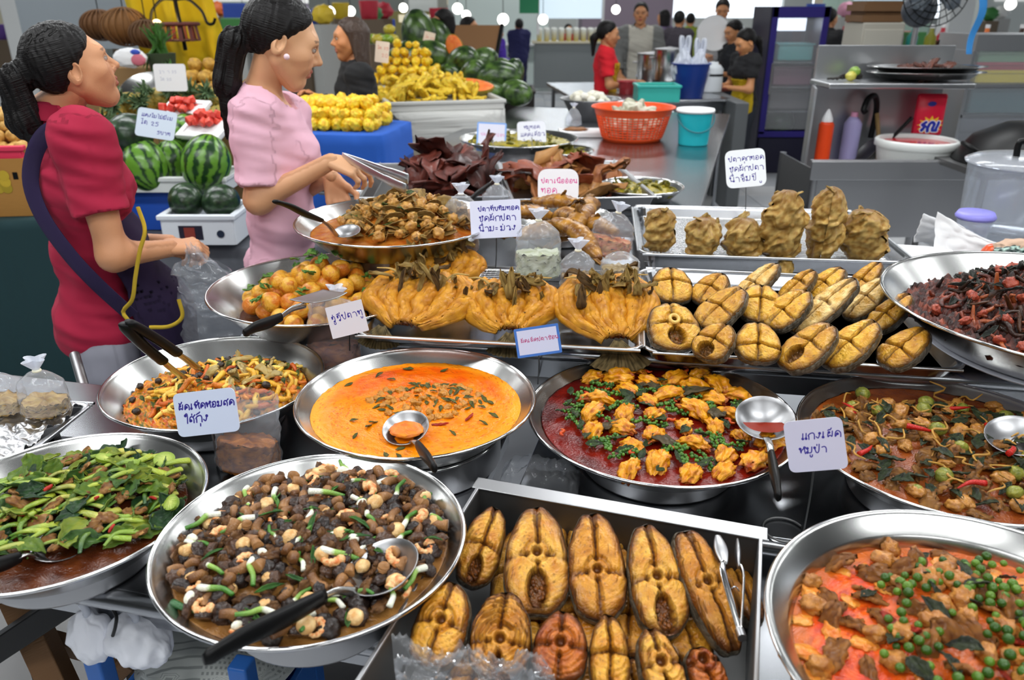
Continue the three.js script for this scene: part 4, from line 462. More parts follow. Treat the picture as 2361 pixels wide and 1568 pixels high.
/* ---------- T3: tray of yellow fried fish steaks ---------- */
{
  const f = rectFit([[1466, 792], [2192, 852], [2072, 636], [1496, 622]], 0.955); makeTray('wide metal tray of yellow fried fish steaks with dark skins', f, 0.948, 0.03, { r: 0.05, mat: M.table });
  const G = 'yellow fried fish steaks in the wide tray', cs = [['#c88a1e', '#e8b440'], ['#b87a1c', '#d8a236'], ['#d09a3a', '#f0cf8a']].map((q) => q.map(lin)), gv = lin('#5f380e');
  const rows = [[1548, 660, 92, 82, 0.05, 0], [1640, 668, 90, 66, 0.1, 0], [1748, 652, 120, 52, 0.45, 0], [1840, 662, 104, 46, 0.4, 0], [1902, 658, 108, 58, 0.5, 0], [1994, 646, 108, 46, 0.3, 0], [1752, 702, 92, 86, 0.3, 0], [1664, 712, 128, 84, 0.45, 0], [1816, 716, 122, 76, 0.5, 0], [1902, 708, 184, 66, 0.55, 0], [2000, 690, 128, 62, 0.4, 0], [2052, 724, 122, 56, 0.45, 0], [1552, 756, 118, 108, -0.06, 1], [1648, 790, 100, 78, 0, 1.3], [1746, 792, 98, 88, 0.2, 0], [1864, 802, 146, 86, 0.5, 1.1], [1962, 796, 150, 80, 0.5, 0], [2086, 804, 124, 76, 0.6, 0]];
  rows.forEach(([x, y, wp, hp, yaw, cav], i) => { const hh = 0.986, p = on(x, y, hh), s = pxPerM(-p.z, hh) * 0.95, c = cs[i === 9 || i === 10 || i === 2 ? 2 : i % 2];
    const where = ['at the back left corner', 'second along the back', 'third along the back, darker on its left', 'fourth along the back', 'fifth along the back', 'at the back right corner', 'partly behind the leaning ones in the middle row', 'broad and two-lobed in the middle row', 'in the middle row beside the pale piece', 'long and whitish in the middle row', 'pale and thin at the right of the middle row', 'at the right end of the middle row', 'with a dark belly opening, first in the front row', 'small and round with a star-shaped hole in the front row', 'closed and oval, third in the front row', 'with a wide dark hole, fourth in the front row', 'long and folded, fifth in the front row', 'at the right end of the front row'][i];
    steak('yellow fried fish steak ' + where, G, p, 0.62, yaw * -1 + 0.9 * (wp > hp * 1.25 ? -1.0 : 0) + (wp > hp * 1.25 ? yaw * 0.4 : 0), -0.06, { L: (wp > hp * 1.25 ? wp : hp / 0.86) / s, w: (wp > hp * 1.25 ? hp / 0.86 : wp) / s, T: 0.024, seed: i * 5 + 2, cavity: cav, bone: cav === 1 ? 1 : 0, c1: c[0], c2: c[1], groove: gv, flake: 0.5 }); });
  const st = thing('tied_string', 'white string tied between fish steaks in the wide tray', 'string', on(2003, 770, 0.99)); mesh('strand', merge(variants(5, (i) => tube([[0, 0, 0], [0.012 * Math.cos(i * 1.3), 0.008, 0.012 * Math.sin(i * 1.3)], [0.026 * Math.cos(i * 1.3 + 0.4), 0.002, 0.026 * Math.sin(i * 1.3 + 0.4)]], 0.0016, 10, 5))), M.white, st);
}
/* ---------- T2: tray of wrapped golden fish bundles ---------- */
{
  const f = rectFit([[1452, 582], [2048, 602], [2004, 490], [1492, 478]], 0.975); makeTray('metal tray with a wire mesh rack holding six golden fried bundles', f, 0.975, 0.05, { r: 0.045, rim: 0.016, mat: M.table }); wireRack('wire mesh rack lining the tray of golden fried bundles', f, 0.945, { nx: 60, nz: 34, r: 0.0012 });
  const cA = lin('#a8782c'), cB = lin('#dcba6c'), cD = lin('#7a4e1c');
  const bundle = (seed, hgt, r) => { const g = sheet((a, b) => { const an = a * 2 * Math.PI, y = b * hgt, e = Math.pow(Math.sin(Math.PI * clamp(b * 0.94 + 0.06)), 0.38), tw = an * 2 + y * 60 + 2.2 * noise(Math.cos(an), y * 12, seed), rr = r * e * (1 + 0.11 * Math.sin(tw) + 0.09 * Math.sin(tw * 2.3 + 1) + 0.16 * fbm(Math.cos(an) * 1.6, y * 26, Math.sin(an) * 1.6 + seed, 3)) * (1 - 0.12 * Math.exp(-(((b - 0.52) / 0.06) ** 2)) * (hgt > 0.12 ? 1 : 0)); return [rr * Math.cos(an), y, rr * Math.sin(an) * 0.85]; }, 64, 64);
    return paint(g, (x, y, z) => { const q = Math.hypot(x, z / 0.85) / r, n = fbm(x * 50, y * 50, z * 50 + seed, 3); return mixc(mixc(cA, cB, clamp(0.4 + n * 1.2)), cD, clamp(1.0 - q) * 0.9); }); };
  [[1520, 582, 96, 76, 0.2, 'first and small on the left'], [1616, 594, 88, 92, 0.1, 'second from the left, rounded'], [1706, 602, 94, 92, 0, 'third from the left, leaning on the tall one'], [1795, 606, 160, 96, -0.1, 'tall with a tail hanging over the front rim'], [1887, 602, 162, 92, 0, 'tallest with a pointed tip'], [1986, 604, 112, 104, 0.3, 'last on the right with a flared top']].forEach(([x, y, hp, wp, lean, where], i) => {
    const p = on(x, y - 6, 0.949), s = pxPerM(-p.z, 1.0), t = thing('fried_bundle', 'golden twisted fried bundle, ' + where, 'fried food', p, 0, 'golden fried bundles on the wire rack'); t.rotation.set(0.12, i * 1.1, lean * 0.4, 'XYZ'); const hh = hp / s * 1.06, r = wp / s / 2;
    mesh('wrap', bundle(i * 9 + 3, hh, r), M.wet, t); mesh('folded_tip', merge(variants(i === 5 ? 5 : 3, (k) => slice(0.05, 0.024, 0.003, cA, cB, k + i * 3, 0.9).rotateX(-0.9 + k * 0.3).rotateY(k * 2.1).translate(0.012 * Math.cos(k * 2), hh * 0.93, 0.012 * Math.sin(k * 2)))), M.wet, t);
    if (i === 3) mesh('tail', tr(chunk(0.022, 0.03, 0.018, cA, cB, 5, 4).rotateX(0.5), 0, 0, 0), M.wet, t).position.copy(V(0.004, 0.005, 0.055).applyAxisAngle(V(0, 1, 0), -i * 1.1)); });
}
/* ---------- T1: tray of butterflied fried fish ---------- */
{
  const f = rectFit([[860, 772], [1488, 806], [1452, 632], [940, 612]], 0.95); makeTray('shallow metal tray of butterflied whole fried fish', f, 0.95, 0.024, { r: 0.03, rim: 0.014, mat: M.table });
  wireRack('small wire rack behind the butterflied fish', { c: on(1150, 640, 0.985), w: 0.10, d: 0.12, turn: f.turn }, 0.985, { nx: 8, nz: 8, k: 1, r: 0.0016 });
  const c1 = lin('#b8700e'), c2 = lin('#e8a226'), gv = lin('#662806'), bn1 = lin('#9a7028'), bn2 = lin('#d8b668');
  const body = (L, w, seed) => { const ht = (u, v) => { const e = Math.sqrt(Math.max(0, 1 - u * u)), rg = Math.pow(Math.abs(Math.sin((u * 3.1 + 0.2 * noise(u * 2, v * 2, seed)) * Math.PI)), 0.6); return 0.034 * Math.pow(e, 0.7) * (0.42 + 0.58 * rg) * (0.8 + 0.3 * Math.sin(v * Math.PI)) + 0.006 * fbm(u * 4, v * 5, seed) + 0.0018 * Math.sin(u * 70 + 3 * noise(u * 3, v * 4, seed)); };
    const wd = (v) => w / 2 * Math.pow(Math.sin(Math.PI * (0.17 + 0.78 * v)), 0.75);
    const g = thick((a, b) => { const u = (a - 0.5) * 2, x = u * wd(b) + 0.02 * w * noise(b * 3, seed, 1), z = (b - 0.5) * L - 0.10 * L * u * u * (1 - b); return [x, ht(u, b), z]; }, 84, 44, 0.012);
    return paint(g, (x, y, z) => { const n = fbm(x * 30, y * 40, z * 30 + seed, 4), b = clamp(z / L + 0.5), e = Math.sqrt(Math.max(0, 1 - (x / wd(b)) ** 2)), ex = 0.034 * Math.pow(e, 0.7) * 0.95; return mixc(mixc(c1, c2, clamp(0.55 + n)), gv, clamp((ex - y) / 0.011 - 0.1)); }); };
  const tail = (s) => paint(thick((a, b) => { const an = (a - 0.5) * 1.5, r = 0.018 + b * 0.05 * s; return [r * Math.sin(an) * (0.6 + 0.5 * b), 0.002 * Math.sin(a * 60) - 0.018 * b * b, r * Math.cos(an)]; }, 40, 10, 0.002), (x, y, z) => mixc(lin('#5c4e30'), lin('#a89264'), clamp(0.5 + 0.4 * Math.sin(Math.atan2(x, z) * 60) + fbm(x * 60, z * 60, 2))));
  [[1010, 628, 0.985, 218, 0.13, 0.05, 'fish', 'rearmost of the four, behind the others'], [968, 702, 0.975, 282, 0.165, -0.25, 'fish', 'second, at the front left with its tail over the rim'], [1176, 715, 0.97, 240, 0.15, 0.0, 'fish', 'third, in the middle with a small fan tail'], [1402, 720, 0.972, 246, 0.185, 0.12, 'fish', 'fourth, at the right end beside the yellow fish steaks']].forEach(([x, y, hh, wp, L, yaw, _, where], i) => {
    const p = on(x, y, hh), s = pxPerM(-p.z, hh), w = wp / s, t = thing('fried_fish', 'butterflied whole fried fish, ' + where, 'fried fish', p, 0, 'butterflied fried fish in the shallow tray'); t.quaternion.copy(eu(0.42, yaw, 0, 'YXZ'));
    mesh('body', body(L, w, i * 11 + 2), M.wet, t);
    const R = rng(i + 300), hd = []; for (let k = 0; k < 30; k++) hd.push(slice(0.03 + 0.05 * R(), 0.008 + 0.015 * R(), 0.0026, k % 4 ? bn1 : lin('#4a3218'), k % 4 ? bn2 : lin('#96703a'), k + i * 20, 1.2).rotateX(-0.6 - R() * 1.2).rotateY((R() - 0.5) * 2.4).translate((R() - 0.5) * w * 0.62, 0.024 + R() * 0.03, -L * 0.36 + (R() - 0.5) * 0.045)); hd.push(chunk(0.02, 0.014, 0.018, lin('#5c4422'), lin('#a8803c'), i, 4, 0.3).translate(-0.04, 0.026, -L * 0.3), chunk(0.022, 0.014, 0.02, lin('#6a4c22'), lin('#b08a44'), i + 4, 4, 0.3).translate(0.035, 0.026, -L * 0.32));
    mesh('head', merge(hd), M.food, t); mesh('tail', tail([0.8, 1.05, 1.1, 1.5][i]).translate(i === 1 ? -0.06 : 0.0, 0.012, L * 0.46), M.food, t);
    for (const k of [-1, 1]) mesh('fin', paint(taper([[k * w * 0.16, 0.03, -L * 0.28], [k * w * 0.27, 0.05, -L * 0.36], [k * w * 0.40, 0.056, -L * 0.33]], (q) => 0.006 * (1 - 0.7 * q), 10, 7, 0.4), mixc(bn1, bn2, 0.4)), M.food, t); });
}
/* ---------- trays of dried and roasted meat on the counter behind ---------- */
{
  const fN = rectFit([[1110, 465], [1440, 452], [1470, 374], [1212, 374]], 0.965); makeTray('square steel tray of tan dried meat sheets on the rear counter', fN, 0.965, 0.05, { r: 0.006, rim: 0.01, mat: M.steel });
  const fM = rectFit([[800, 455], [1090, 455], [1200, 376], [905, 380]], 0.965); makeTray('black steel tray of dark red dried meat sheets on the rear counter', fM, 0.965, 0.05, { r: 0.006, rim: 0.01, mat: M.darksteel });
  const sheetMeat = (a, b, i) => slice(0.21, 0.15, 0.006, lin(a), lin(b), i, 0.55);
  const heap = (f, n, pal, lab, grp, seed, x0, y1) => { const R = rng(seed), geos = variants(6, (i) => sheetMeat(...pal[i % pal.length], i + seed)); for (let i = 0; i < n; i++) { const a = (R() - 0.5) * 0.62 + x0, b = (R() - 0.5) * 0.6, p = f.c.clone().addScaledVector(f.u, a * f.w).addScaledVector(f.v, b * f.d), k = 1 - Math.hypot((a - x0) / 0.45, b / 0.5); const m = one('dried_meat_sheet', geos[i % 6], M.wet, lab, 'dried meat', grp); m.position.set(p.x, 0.945 + (0.02 + y1 * Math.max(0, k)) * (0.35 + 0.65 * i / n), p.z); m.quaternion.copy(eu((R() - 0.5) * 1.1 + 0.35, R() * 6.28, (R() - 0.5) * 0.9, 'YXZ')); m.scale.setScalar(0.8 + 0.4 * R()); } };
  heap(fM, 22, [['#3c1410', '#7a3222'], ['#4c1a14', '#8a4030'], ['#2a0f0d', '#5a2418']], 'dark red dried meat sheet heaped in the black tray', 'dark red dried meat sheets', 401, 0.12, 0.13);
  heap(fN, 20, [['#8a4c26', '#c07c46'], ['#7a3420', '#a8583a'], ['#a06a34', '#cf9858']], 'tan brown dried meat sheet heaped in the square tray', 'tan dried meat sheets', 402, 0, 0.09);
  const fO = rectFit([[1170, 560], [1400, 568], [1392, 462], [1200, 455]], 0.99), po = fO.c; const PO = makePan('shallow oval steel dish of brown fried fish behind the bags', po.x, 1.0, po.z, 0.17, 0.045);
  potStand('short steel pot under the dish of brown fried fish', po.x, po.z, 0.1, TIER, 0.953);
  const cA = lin('#6a3c10'), cB = lin('#b8822c'); [[1228, 505, 0.5], [1290, 478, -0.5], [1330, 520, 0.9], [1352, 486, 1.3], [1255, 545, 0.1], [1325, 556, 2.3], [1300, 512, 2.0], [1370, 530, -0.9]].forEach(([x, y, yw], i) => { const t = thing('brown_fried_fish', 'glossy brown whole fried fish in the shallow dish', 'fried fish', on(x, y, 1.03 + 0.012 * (i % 3)), yw, 'brown fried fish in the shallow dish'); t.rotation.z = 0.35 * (i % 3 - 1); mesh('body', paint(taper([[0.09, 0.01, 0], [0.05, 0.018, 0.006], [0, 0.022, 0.01], [-0.06, 0.01, 0.004], [-0.10, 0.012, -0.012]], (q) => 0.031 * Math.pow(Math.sin(Math.PI * clamp(0.08 + 0.86 * q)), 0.7) * (1 + 0.06 * Math.sin(q * 70)), 34, 18, 0.72), (x, y, z) => mixc(cA, cB, clamp(0.45 + 1.1 * fbm(x * 26 + i, y * 26, z * 26)))), M.wet, t); mesh('tail', slice(0.05, 0.05, 0.003, cA, cB, i + 9, 0.5).rotateY(0.4).translate(-0.118, 0.014, -0.012), M.wet, t); mesh('fin', slice(0.05, 0.022, 0.003, cA, cB, i + 3, 0.5).rotateX(-0.6).rotateY(1.4).translate(0, 0.042, 0.006), M.wet, t); });
  /* two plates of green curry and a small one on the counter */
  const dish = (lab, x, y, r, h, flat) => { const p = on(x, y, h), P = makePan(lab, p.x, h, p.z, r, 0.05); P.flat = flat; return P; };
  [[1196, 318, 0.30, 'wide steel dish of yellow green curry behind the two cards', 1.0], [1296, 345, 0.16, 'smaller steel dish of yellow green curry in front of the wide one', 0.955], [1478, 428, 0.17, 'steel dish of yellow green curry beside the square meat tray', 0.955]].forEach(([x, y, r, lab, hh], i) => { const P = dish(lab, x, y, r, hh); if (i === 0) potStand('steel pot under the wide dish of yellow green curry', P.x, P.z, 0.17, CH, hh - 0.052);
    bed(P, 'green_curry', 'yellow green curry, ' + ['in the wide dish', 'in the smaller dish', 'beside the meat tray'][i], 'curry', { level: 0.02, amp: 0.008, freq: 50, rings: 30, segs: 80, mound: (x, z) => 0.025 * sm(r, r * 0.2, Math.hypot(x, z)), color: (x, z) => mixc(lin('#6a6414'), lin('#b09c2c'), clamp(0.5 + 1.2 * fbm(x * 50, z * 50, i))) });
    scatter(P, { name: 'green_vegetable', label: 'olive green vegetable piece in the curry, ' + ['in the wide dish', 'in the smaller dish', 'beside the meat tray'][i], cat: 'vegetable', group: 'vegetable pieces in green curry ' + ['of the wide dish', 'of the smaller dish', 'beside the meat tray'][i], geos: variants(4, (k) => slice(0.045, 0.018, 0.006, lin('#4a5410'), lin('#a89a30'), k, 0.5)), n: [46, 24, 26][i], min: 0.03, lift: 0.008, tilt: 0.6, seed: 120 + i }); });
  utensil('steel_turner', 'steel turner with a black handle lying between the two meat trays', on(1160, 400, 1.0), on(1082, 462, 1.0), { kind: 'turner', bowl: 0.03, grip: 0.55, grR: 0.01 });
}
/* ---------- people ---------- */
const SKIN = lin('#d69a70'), SKIN2 = lin('#b87850');
function headGeo(cell, skin) {
  const e = (x, y, z, a, b, c) => ellip(V(x, y, z), V(a, b, c)), P = [e(0, 0.02, -0.014, 0.072, 0.088, 0.092), e(0, -0.040, 0.024, 0.054, 0.072, 0.058), cap(V(0, -0.099, 0.050), V(0, -0.096, 0.057), 0.017, 0.0135)];
  for (const s of [-1, 1]) P.push(cap(V(s * 0.041, -0.052, 0.002), V(s * 0.009, -0.097, 0.05), 0.021, 0.017), cap(V(s * 0.036, -0.028, 0.054), V(s * 0.03, -0.045, 0.06), 0.026, 0.02));
  P.push(cap(V(-0.032, 0.018, 0.071), V(0.032, 0.018, 0.071), 0.0165, 0.0165)); const base = union(P, 0.03);
  const nose = union([cap(V(0, 0.006, 0.080), V(0, -0.029, 0.103), 0.0072, 0.0108), cap(V(-0.0095, -0.0355, 0.09), V(0.0095, -0.0355, 0.09), 0.0082, 0.0082)], 0.008);
  const lipU = cap(V(-0.019, -0.0605, 0.0775), V(0.019, -0.0605, 0.0775), 0.0062, 0.0062), lipU2 = cap(V(-0.006, -0.059, 0.0865), V(0.006, -0.059, 0.0865), 0.0062, 0.0062), lipL = cap(V(-0.012, -0.0712, 0.0825), V(0.012, -0.0712, 0.0825), 0.007, 0.007);
  const ears = [-1, 1].map((s) => { const q = eu(0.15, s * 0.35, s * 0.1), o = ellip(V(s * 0.0745, -0.012, -0.012), V(0.0095, 0.031, 0.0195), q), i = ellip(V(s * 0.0835, -0.008, -0.008), V(0.0085, 0.020, 0.0115), q); return (x, y, z) => Math.max(o(x, y, z), -i(x, y, z)); });
  const f = (x, y, z) => { let d = base(x, y, z); d = smin(d, nose(x, y, z), 0.013); d = smin(d, smin(smin(lipU(x, y, z), lipU2(x, y, z), 0.006), lipL(x, y, z), 0.002), 0.006);
    const ex = Math.abs(x) - 0.031, s = Math.sqrt(ex * ex * 0.55 + (y + 0.001) ** 2 * 1.6 + (z - 0.0865) ** 2) - 0.0125; d = -smin(-d, s, 0.012); d = smin(d, Math.min(ears[0](x, y, z), ears[1](x, y, z)), 0.006); return d; };
  const g = isosurf(f, [-0.1, -0.135, -0.125], [0.1, 0.125, 0.125], cell);
  paint(g, (x, y, z) => { let c = mixc(skin, [skin[0] * 1.02, skin[1] * 0.72, skin[2] * 0.66], 0.35 * Math.exp(-(((Math.abs(x) - 0.04) / 0.02) ** 2 + ((y + 0.035) / 0.022) ** 2)) * sm(0.02, 0.05, z)); if (z > 0.066 && Math.abs(x) < 0.024 && y < -0.054 && y > -0.079) c = mixc(c, lin('#a84c48'), 0.75 * sm(0.024, 0.017, Math.abs(x)));
    const ax = Math.abs(x), by = 0.0235 - 5 * (ax - 0.029) ** 2; if (z > 0.05 && ax > 0.013 && ax < 0.05 && Math.abs(y - by) < 0.0026) c = mixc(c, lin('#2a1a12'), 0.6); return c; });
  return g;
}
const eyeGeo = (() => { const g = new THREE.SphereGeometry(0.0122, 32, 24).rotateX(Math.PI / 2); return paint(g, (x, y, z) => { const r = Math.hypot(x, y + 0.001); return r < 0.0072 && z > 0 && y < 0.0042 ? (r < 0.0032 ? [0.003, 0.002, 0.002] : lin('#2c170c')) : y > 0.0028 || y < -0.0062 ? (y > 0.0028 && y < 0.0042 ? lin('#1c120e') : lin('#c48c64')) : lin('#b4a69c'); }); })();
/* right hand in its own frame: wrist at 0, fingers along +z, back of the hand +y, thumb towards -x (a left hand mirrors x) */
function handGeo(cell, { curl = [0.5, 0.55, 0.6, 0.65], spread = 0.08, thumb = [0.5, 0.3], mirror = false }, skin) {
  const P = [], len = [[0.036, 0.022, 0.018], [0.040, 0.025, 0.019], [0.037, 0.023, 0.018], [0.029, 0.017, 0.016]], fs = [];
  for (let i = 0; i < 4; i++) { const x = (i - 1.5) * 0.0185, kn = V(x * 1.05, -0.002 * Math.abs(i - 1.3), 0.082 - 0.004 * Math.abs(i - 1)); P.push(cap(V(x * 0.55, 0, 0.004), kn, 0.0135, 0.0108)); let p = kn, a = 0, seg = []; const yaw = (i - 1.5) * spread; for (let k = 0; k < 3; k++) { a += curl[i] * [0.9, 1.15, 0.7][k]; const d = V(Math.sin(yaw) * Math.cos(a), -Math.sin(a), Math.cos(yaw) * Math.cos(a)), q = p.clone().addScaledVector(d, len[i][k]); seg.push(cap(p, q, [0.0092, 0.0082, 0.0074][k], [0.0084, 0.0076, 0.0064][k])); p = q; } fs.push(union(seg, 0.004)); }
  const t0 = V(-0.017, -0.006, 0.016), t1 = V(-0.040, -0.012 - 0.012 * thumb[1], 0.045), t2 = t1.clone().add(V(-0.02 * Math.cos(thumb[0]), -0.016 * thumb[1], 0.028)), t3 = t2.clone().add(V(0.004 + 0.012 * thumb[0], -0.012 * thumb[1], 0.023)); P.push(cap(t0, t1, 0.0145, 0.0108)); const th = union([cap(t1, t2, 0.0104, 0.0092), cap(t2, t3, 0.009, 0.0072)], 0.004);
  const palm = union(P, 0.012); const f = (x, y, z) => { let d = palm(x, y, z); for (const q of fs) d = smin(d, q(x, y, z), 0.005); return smin(d, th(x, y, z), 0.007); };
  const g = isosurf(f, [-0.09, -0.105, -0.022], [0.065, 0.035, 0.185], cell); paint(g, (x, y, z) => mixc(skin, [skin[0], skin[1] * 0.75, skin[2] * 0.7], (y < -0.004 && z < 0.09 ? 0.35 : 0) + sm(0.1, 0.17, z) * 0.35));
  if (mirror) { g.scale(-1, 1, 1); const ix = g.index.array; for (let i = 0; i < ix.length; i += 3) { const q = ix[i]; ix[i] = ix[i + 1]; ix[i + 1] = q; } } return g;
}
const frameM = (p, fwd, up) => { const z = fwd.clone().normalize(), x = up.clone().cross(z).normalize(), y = z.clone().cross(x); return new THREE.Matrix4().makeBasis(x, y, z).setPosition(p); };
/* o: J joints in the world; see skeleton() for the names */
function person(label, o) {
  const J = o.J, k = o.k ?? 1, cell = o.cell ?? 0.014, skin = o.skin ?? SKIN, ground = V(J.hip.x, 0, J.hip.z), t = thing('person', label, 'person', ground), L = (v) => v.clone().sub(ground), j = {}; for (const n in J) j[n] = L(J[n]);
  const fw = V(Math.sin(o.face), 0, Math.cos(o.face)), rt = V(-fw.z, 0, fw.x), qb = new THREE.Quaternion().setFromAxisAngle(V(0, 1, 0), o.face);   // rt: the person's right
  const torso = (g) => [ellip(j.chest, V(0.142 * k + g, 0.165 * k + g, 0.098 * k + g), qb), ellip(j.chest.clone().addScaledVector(fw, 0.055 * k).add(V(0, -0.015, 0)), V(0.105 * k + g, 0.075 * k + g, (o.bust ?? 0.06) * k + g), qb), ellip(j.waist, V(0.118 * k + g, 0.15 * k + g, 0.09 * k + g), qb), ellip(j.hip, V(0.15 * k + g, 0.135 * k + g, 0.112 * k + g), qb), cap(j.shL, j.shR, 0.052 * k + g, 0.052 * k + g), cap(j.neck, j.chest, 0.05 * k + g, 0.08 * k + g)];
  const arm = (s, g) => [cap(j['sh' + s], j['el' + s], 0.050 * k + g, 0.039 * k + g), cap(j['el' + s], j['wr' + s], 0.038 * k + g, 0.026 * k + g)];
  const leg = (s, g) => [cap(j['hp' + s], j['kn' + s], 0.082 * k + g, 0.058 * k + g), cap(j['kn' + s], j['an' + s], 0.058 * k + g, 0.042 * k + g), cap(j['an' + s], j['an' + s].clone().addScaledVector(fw, 0.12 * k).add(V(0, -0.02, 0)), 0.036 * k + g, 0.026 * k + g)];
  const bounds = (m) => { const lo = V(1e9, 1e9, 1e9), hi = V(-1e9, -1e9, -1e9); for (const n in j) { lo.min(j[n]); hi.max(j[n]); } return [[lo.x - m, lo.y - m, lo.z - m], [hi.x + m, hi.y + m, hi.z + m]]; };
  const hq = eu(o.head.pitch ?? 0, o.head.yaw, o.head.roll ?? 0, 'YXZ'), hs = (o.head.s ?? 1), hp = L(o.head.p), HM = M4(hp, hq, V(hs, hs, hs)), hl = (x, y, z) => V(x, y, z).applyMatrix4(HM);
  const neckTop = hl(0, -0.055, -0.022), [lo, hi] = bounds(0.2);
  const bodyF = union([...torso(0), ...arm('L', 0), ...arm('R', 0), ...leg('L', 0), ...leg('R', 0), cap(j.neck, neckTop, 0.05 * k, 0.046 * hs)], 0.035);
  const body = paint(isosurf(bodyF, lo, hi, cell), (x, y, z) => mixc(skin, SKIN2, 0.15 + 0.2 * fbm(x * 6, y * 6, z * 6))), geos = [body, headGeo(o.headCell ?? 0.0055, skin).applyMatrix4(HM)];
  for (const s of ['L', 'R']) { const h = o['hand' + s] ?? {}, fwd = h.fwd ?? j['wr' + s].clone().sub(j['el' + s]), m = frameM(j['wr' + s], fwd, h.up ?? V(0, 1, 0).add(rt.clone().multiplyScalar(s === 'R' ? 0.4 : -0.4))); geos.push(handGeo(o.handCell ?? 0.006, { ...h, mirror: s === 'R' }, skin).applyMatrix4(M4(V(), undefined, V(k, k, k))).applyMatrix4(m)); }
  mesh('body', merge(geos), M.skin, t);
  for (const s of [-1, 1]) mesh('eye', eyeGeo, M.vgloss, t).applyMatrix4(HM.clone().multiply(M4(V(s * 0.031, -0.001, 0.0745))));
  /* hair */
  const hr = o.hair ?? {}, strands = (x, y, z) => 0.0022 * noise(x * 60, y * 10, z * 60), shell = ellip(V(0, 0.024, -0.018), V(0.0815, 0.094, 0.099)), fringe = hr.fringe ?? 0, tail = hr.tail ? union(hr.tail.map(([a, b, r0, r1]) => cap(V(...a), V(...b), r0, r1)), 0.02) : null;
  const hf = (x, y, z) => { const ax = Math.abs(x), line = (z > 0 ? (0.95 - fringe) * z + (ax < 0.045 ? 0 : -0.25 * (ax - 0.045)) : 1.5 * z) - 0.006; let d = shell(x, y, z) + strands(x, y, z) + 0.0098 * (1 - sm(0, 0.04, y - line)); d = Math.max(d, (line - y) * 0.7); if (hr.long) { const q = Math.max(Math.abs(y + 0.10 + (hr.drop ?? 0)) - 0.14 - (hr.drop ?? 0), Math.hypot(x / 1.05, (z + 0.03) / 0.95) - 0.088 + strands(x * 2, y, z * 2)), cut = z - 0.012 - 0.25 * (y + 0.02); d = smin(d, Math.max(q, cut, 0.062 - Math.hypot(x, z + 0.02)), 0.012); } if (tail) d = smin(d, tail(x, y, z) + 2.4 * strands(x, y * 0.6, z), 0.014); return d; };
  const hb = hr.box ?? [[-0.12, -0.13, -0.16], [0.12, 0.15, 0.13]]; mesh('hair', isosurf(hf, hb[0], hb[1], o.hairCell ?? 0.005).applyMatrix4(HM), hr.mat ?? M.hair, t); if (hr.tie) mesh('hair_tie', boxUV(new THREE.TorusGeometry(hr.tie[1], 0.007, 10, 20)).applyMatrix4(HM.clone().multiply(M4(V(...hr.tie[0]), eu(...(hr.tie[2] ?? [0, 0, 0]))))), hr.tieMat ?? M.black, t);
  /* clothes */
  const tp = o.top; if (tp) { const g = tp.g ?? 0.016, fold = tp.fold ?? 0.005, parts = torso(g); for (const s of ['L', 'R']) { const a = j['sh' + s], b = j['el' + s], c = j['wr' + s], q = tp.sleeve; const e = q <= 1 ? a.clone().lerp(b, q) : b.clone().lerp(c, q - 1), dir = q <= 1 ? b.clone().sub(a).normalize() : c.clone().sub(b).normalize(), fs = [cap(a, q <= 1 ? e : b, 0.056 * k + g, (q <= 1 ? 0.052 : 0.046) * k + g)]; if (q > 1) fs.push(cap(b, e, 0.044 * k + g, 0.034 * k + g)); const u = union(fs, 0.03); parts.push((x, y, z) => Math.max(u(x, y, z), (x - e.x) * dir.x + (y - e.y) * dir.y + (z - e.z) * dir.z)); }
    const u = union(parts, 0.042), nk = tp.neck ?? 0.02, hem = tp.hem, f = (x, y, z) => { const n = fold * noise(x * 9, y * 5, z * 9) + fold * 0.9 * noise(x * 7 + y * 16, y * 13, z * 7); let d = u(x, y, z) + n; d = Math.max(d, hem + 0.012 * noise(x * 6, 0, z * 6) - y); const dn = Math.hypot(x - j.neck.x - fw.x * (tp.scoop ?? 0.02), (y - j.neck.y - nk) * (tp.vee ?? 1), z - j.neck.z - fw.z * (tp.scoop ?? 0.02)); return Math.max(d, (tp.open ?? 0.062) * k - dn); };
    mesh(tp.name ?? 'shirt', paint(isosurf(f, lo, hi, tp.cell ?? cell * 0.75), tp.color), M.vcloth, t); }
  const bt = o.bottom; if (bt) { const g = bt.g ?? 0.008, list = bt.skirt ? [ellip(j.hip, V(0.16 * k + g, 0.14 * k, 0.12 * k + g), qb), cap(j.hip, V(j.hip.x, bt.skirt, j.hip.z), 0.15 * k, 0.19 * k)] : [ellip(j.hip, V(0.138 * k + g, 0.12 * k + g, 0.10 * k + g), qb), ...leg('L', g).slice(0, 2), ...leg('R', g).slice(0, 2)], u = union(list, 0.03), f = (x, y, z) => Math.max(u(x, y, z) + 0.006 * noise(x * 8, y * 5, z * 8), y - j.waist.y, (bt.skirt ?? 0.05) - y); mesh(bt.skirt ? 'skirt' : 'trousers', paint(isosurf(f, lo, hi, cell), bt.color), M.vcloth, t); }
  for (const s of ['L', 'R']) { const f = union(leg(s, 0.012).slice(2), 0.01); const a = j['an' + s]; mesh('shoe', paint(isosurf((x, y, z) => Math.max(f(x, y, z), -0.001 - y, y - 0.1), [a.x - 0.2, -0.03, a.z - 0.2], [a.x + 0.2, 0.13, a.z + 0.2], 0.016), [0.02, 0.02, 0.02]), M.vcloth, t); }
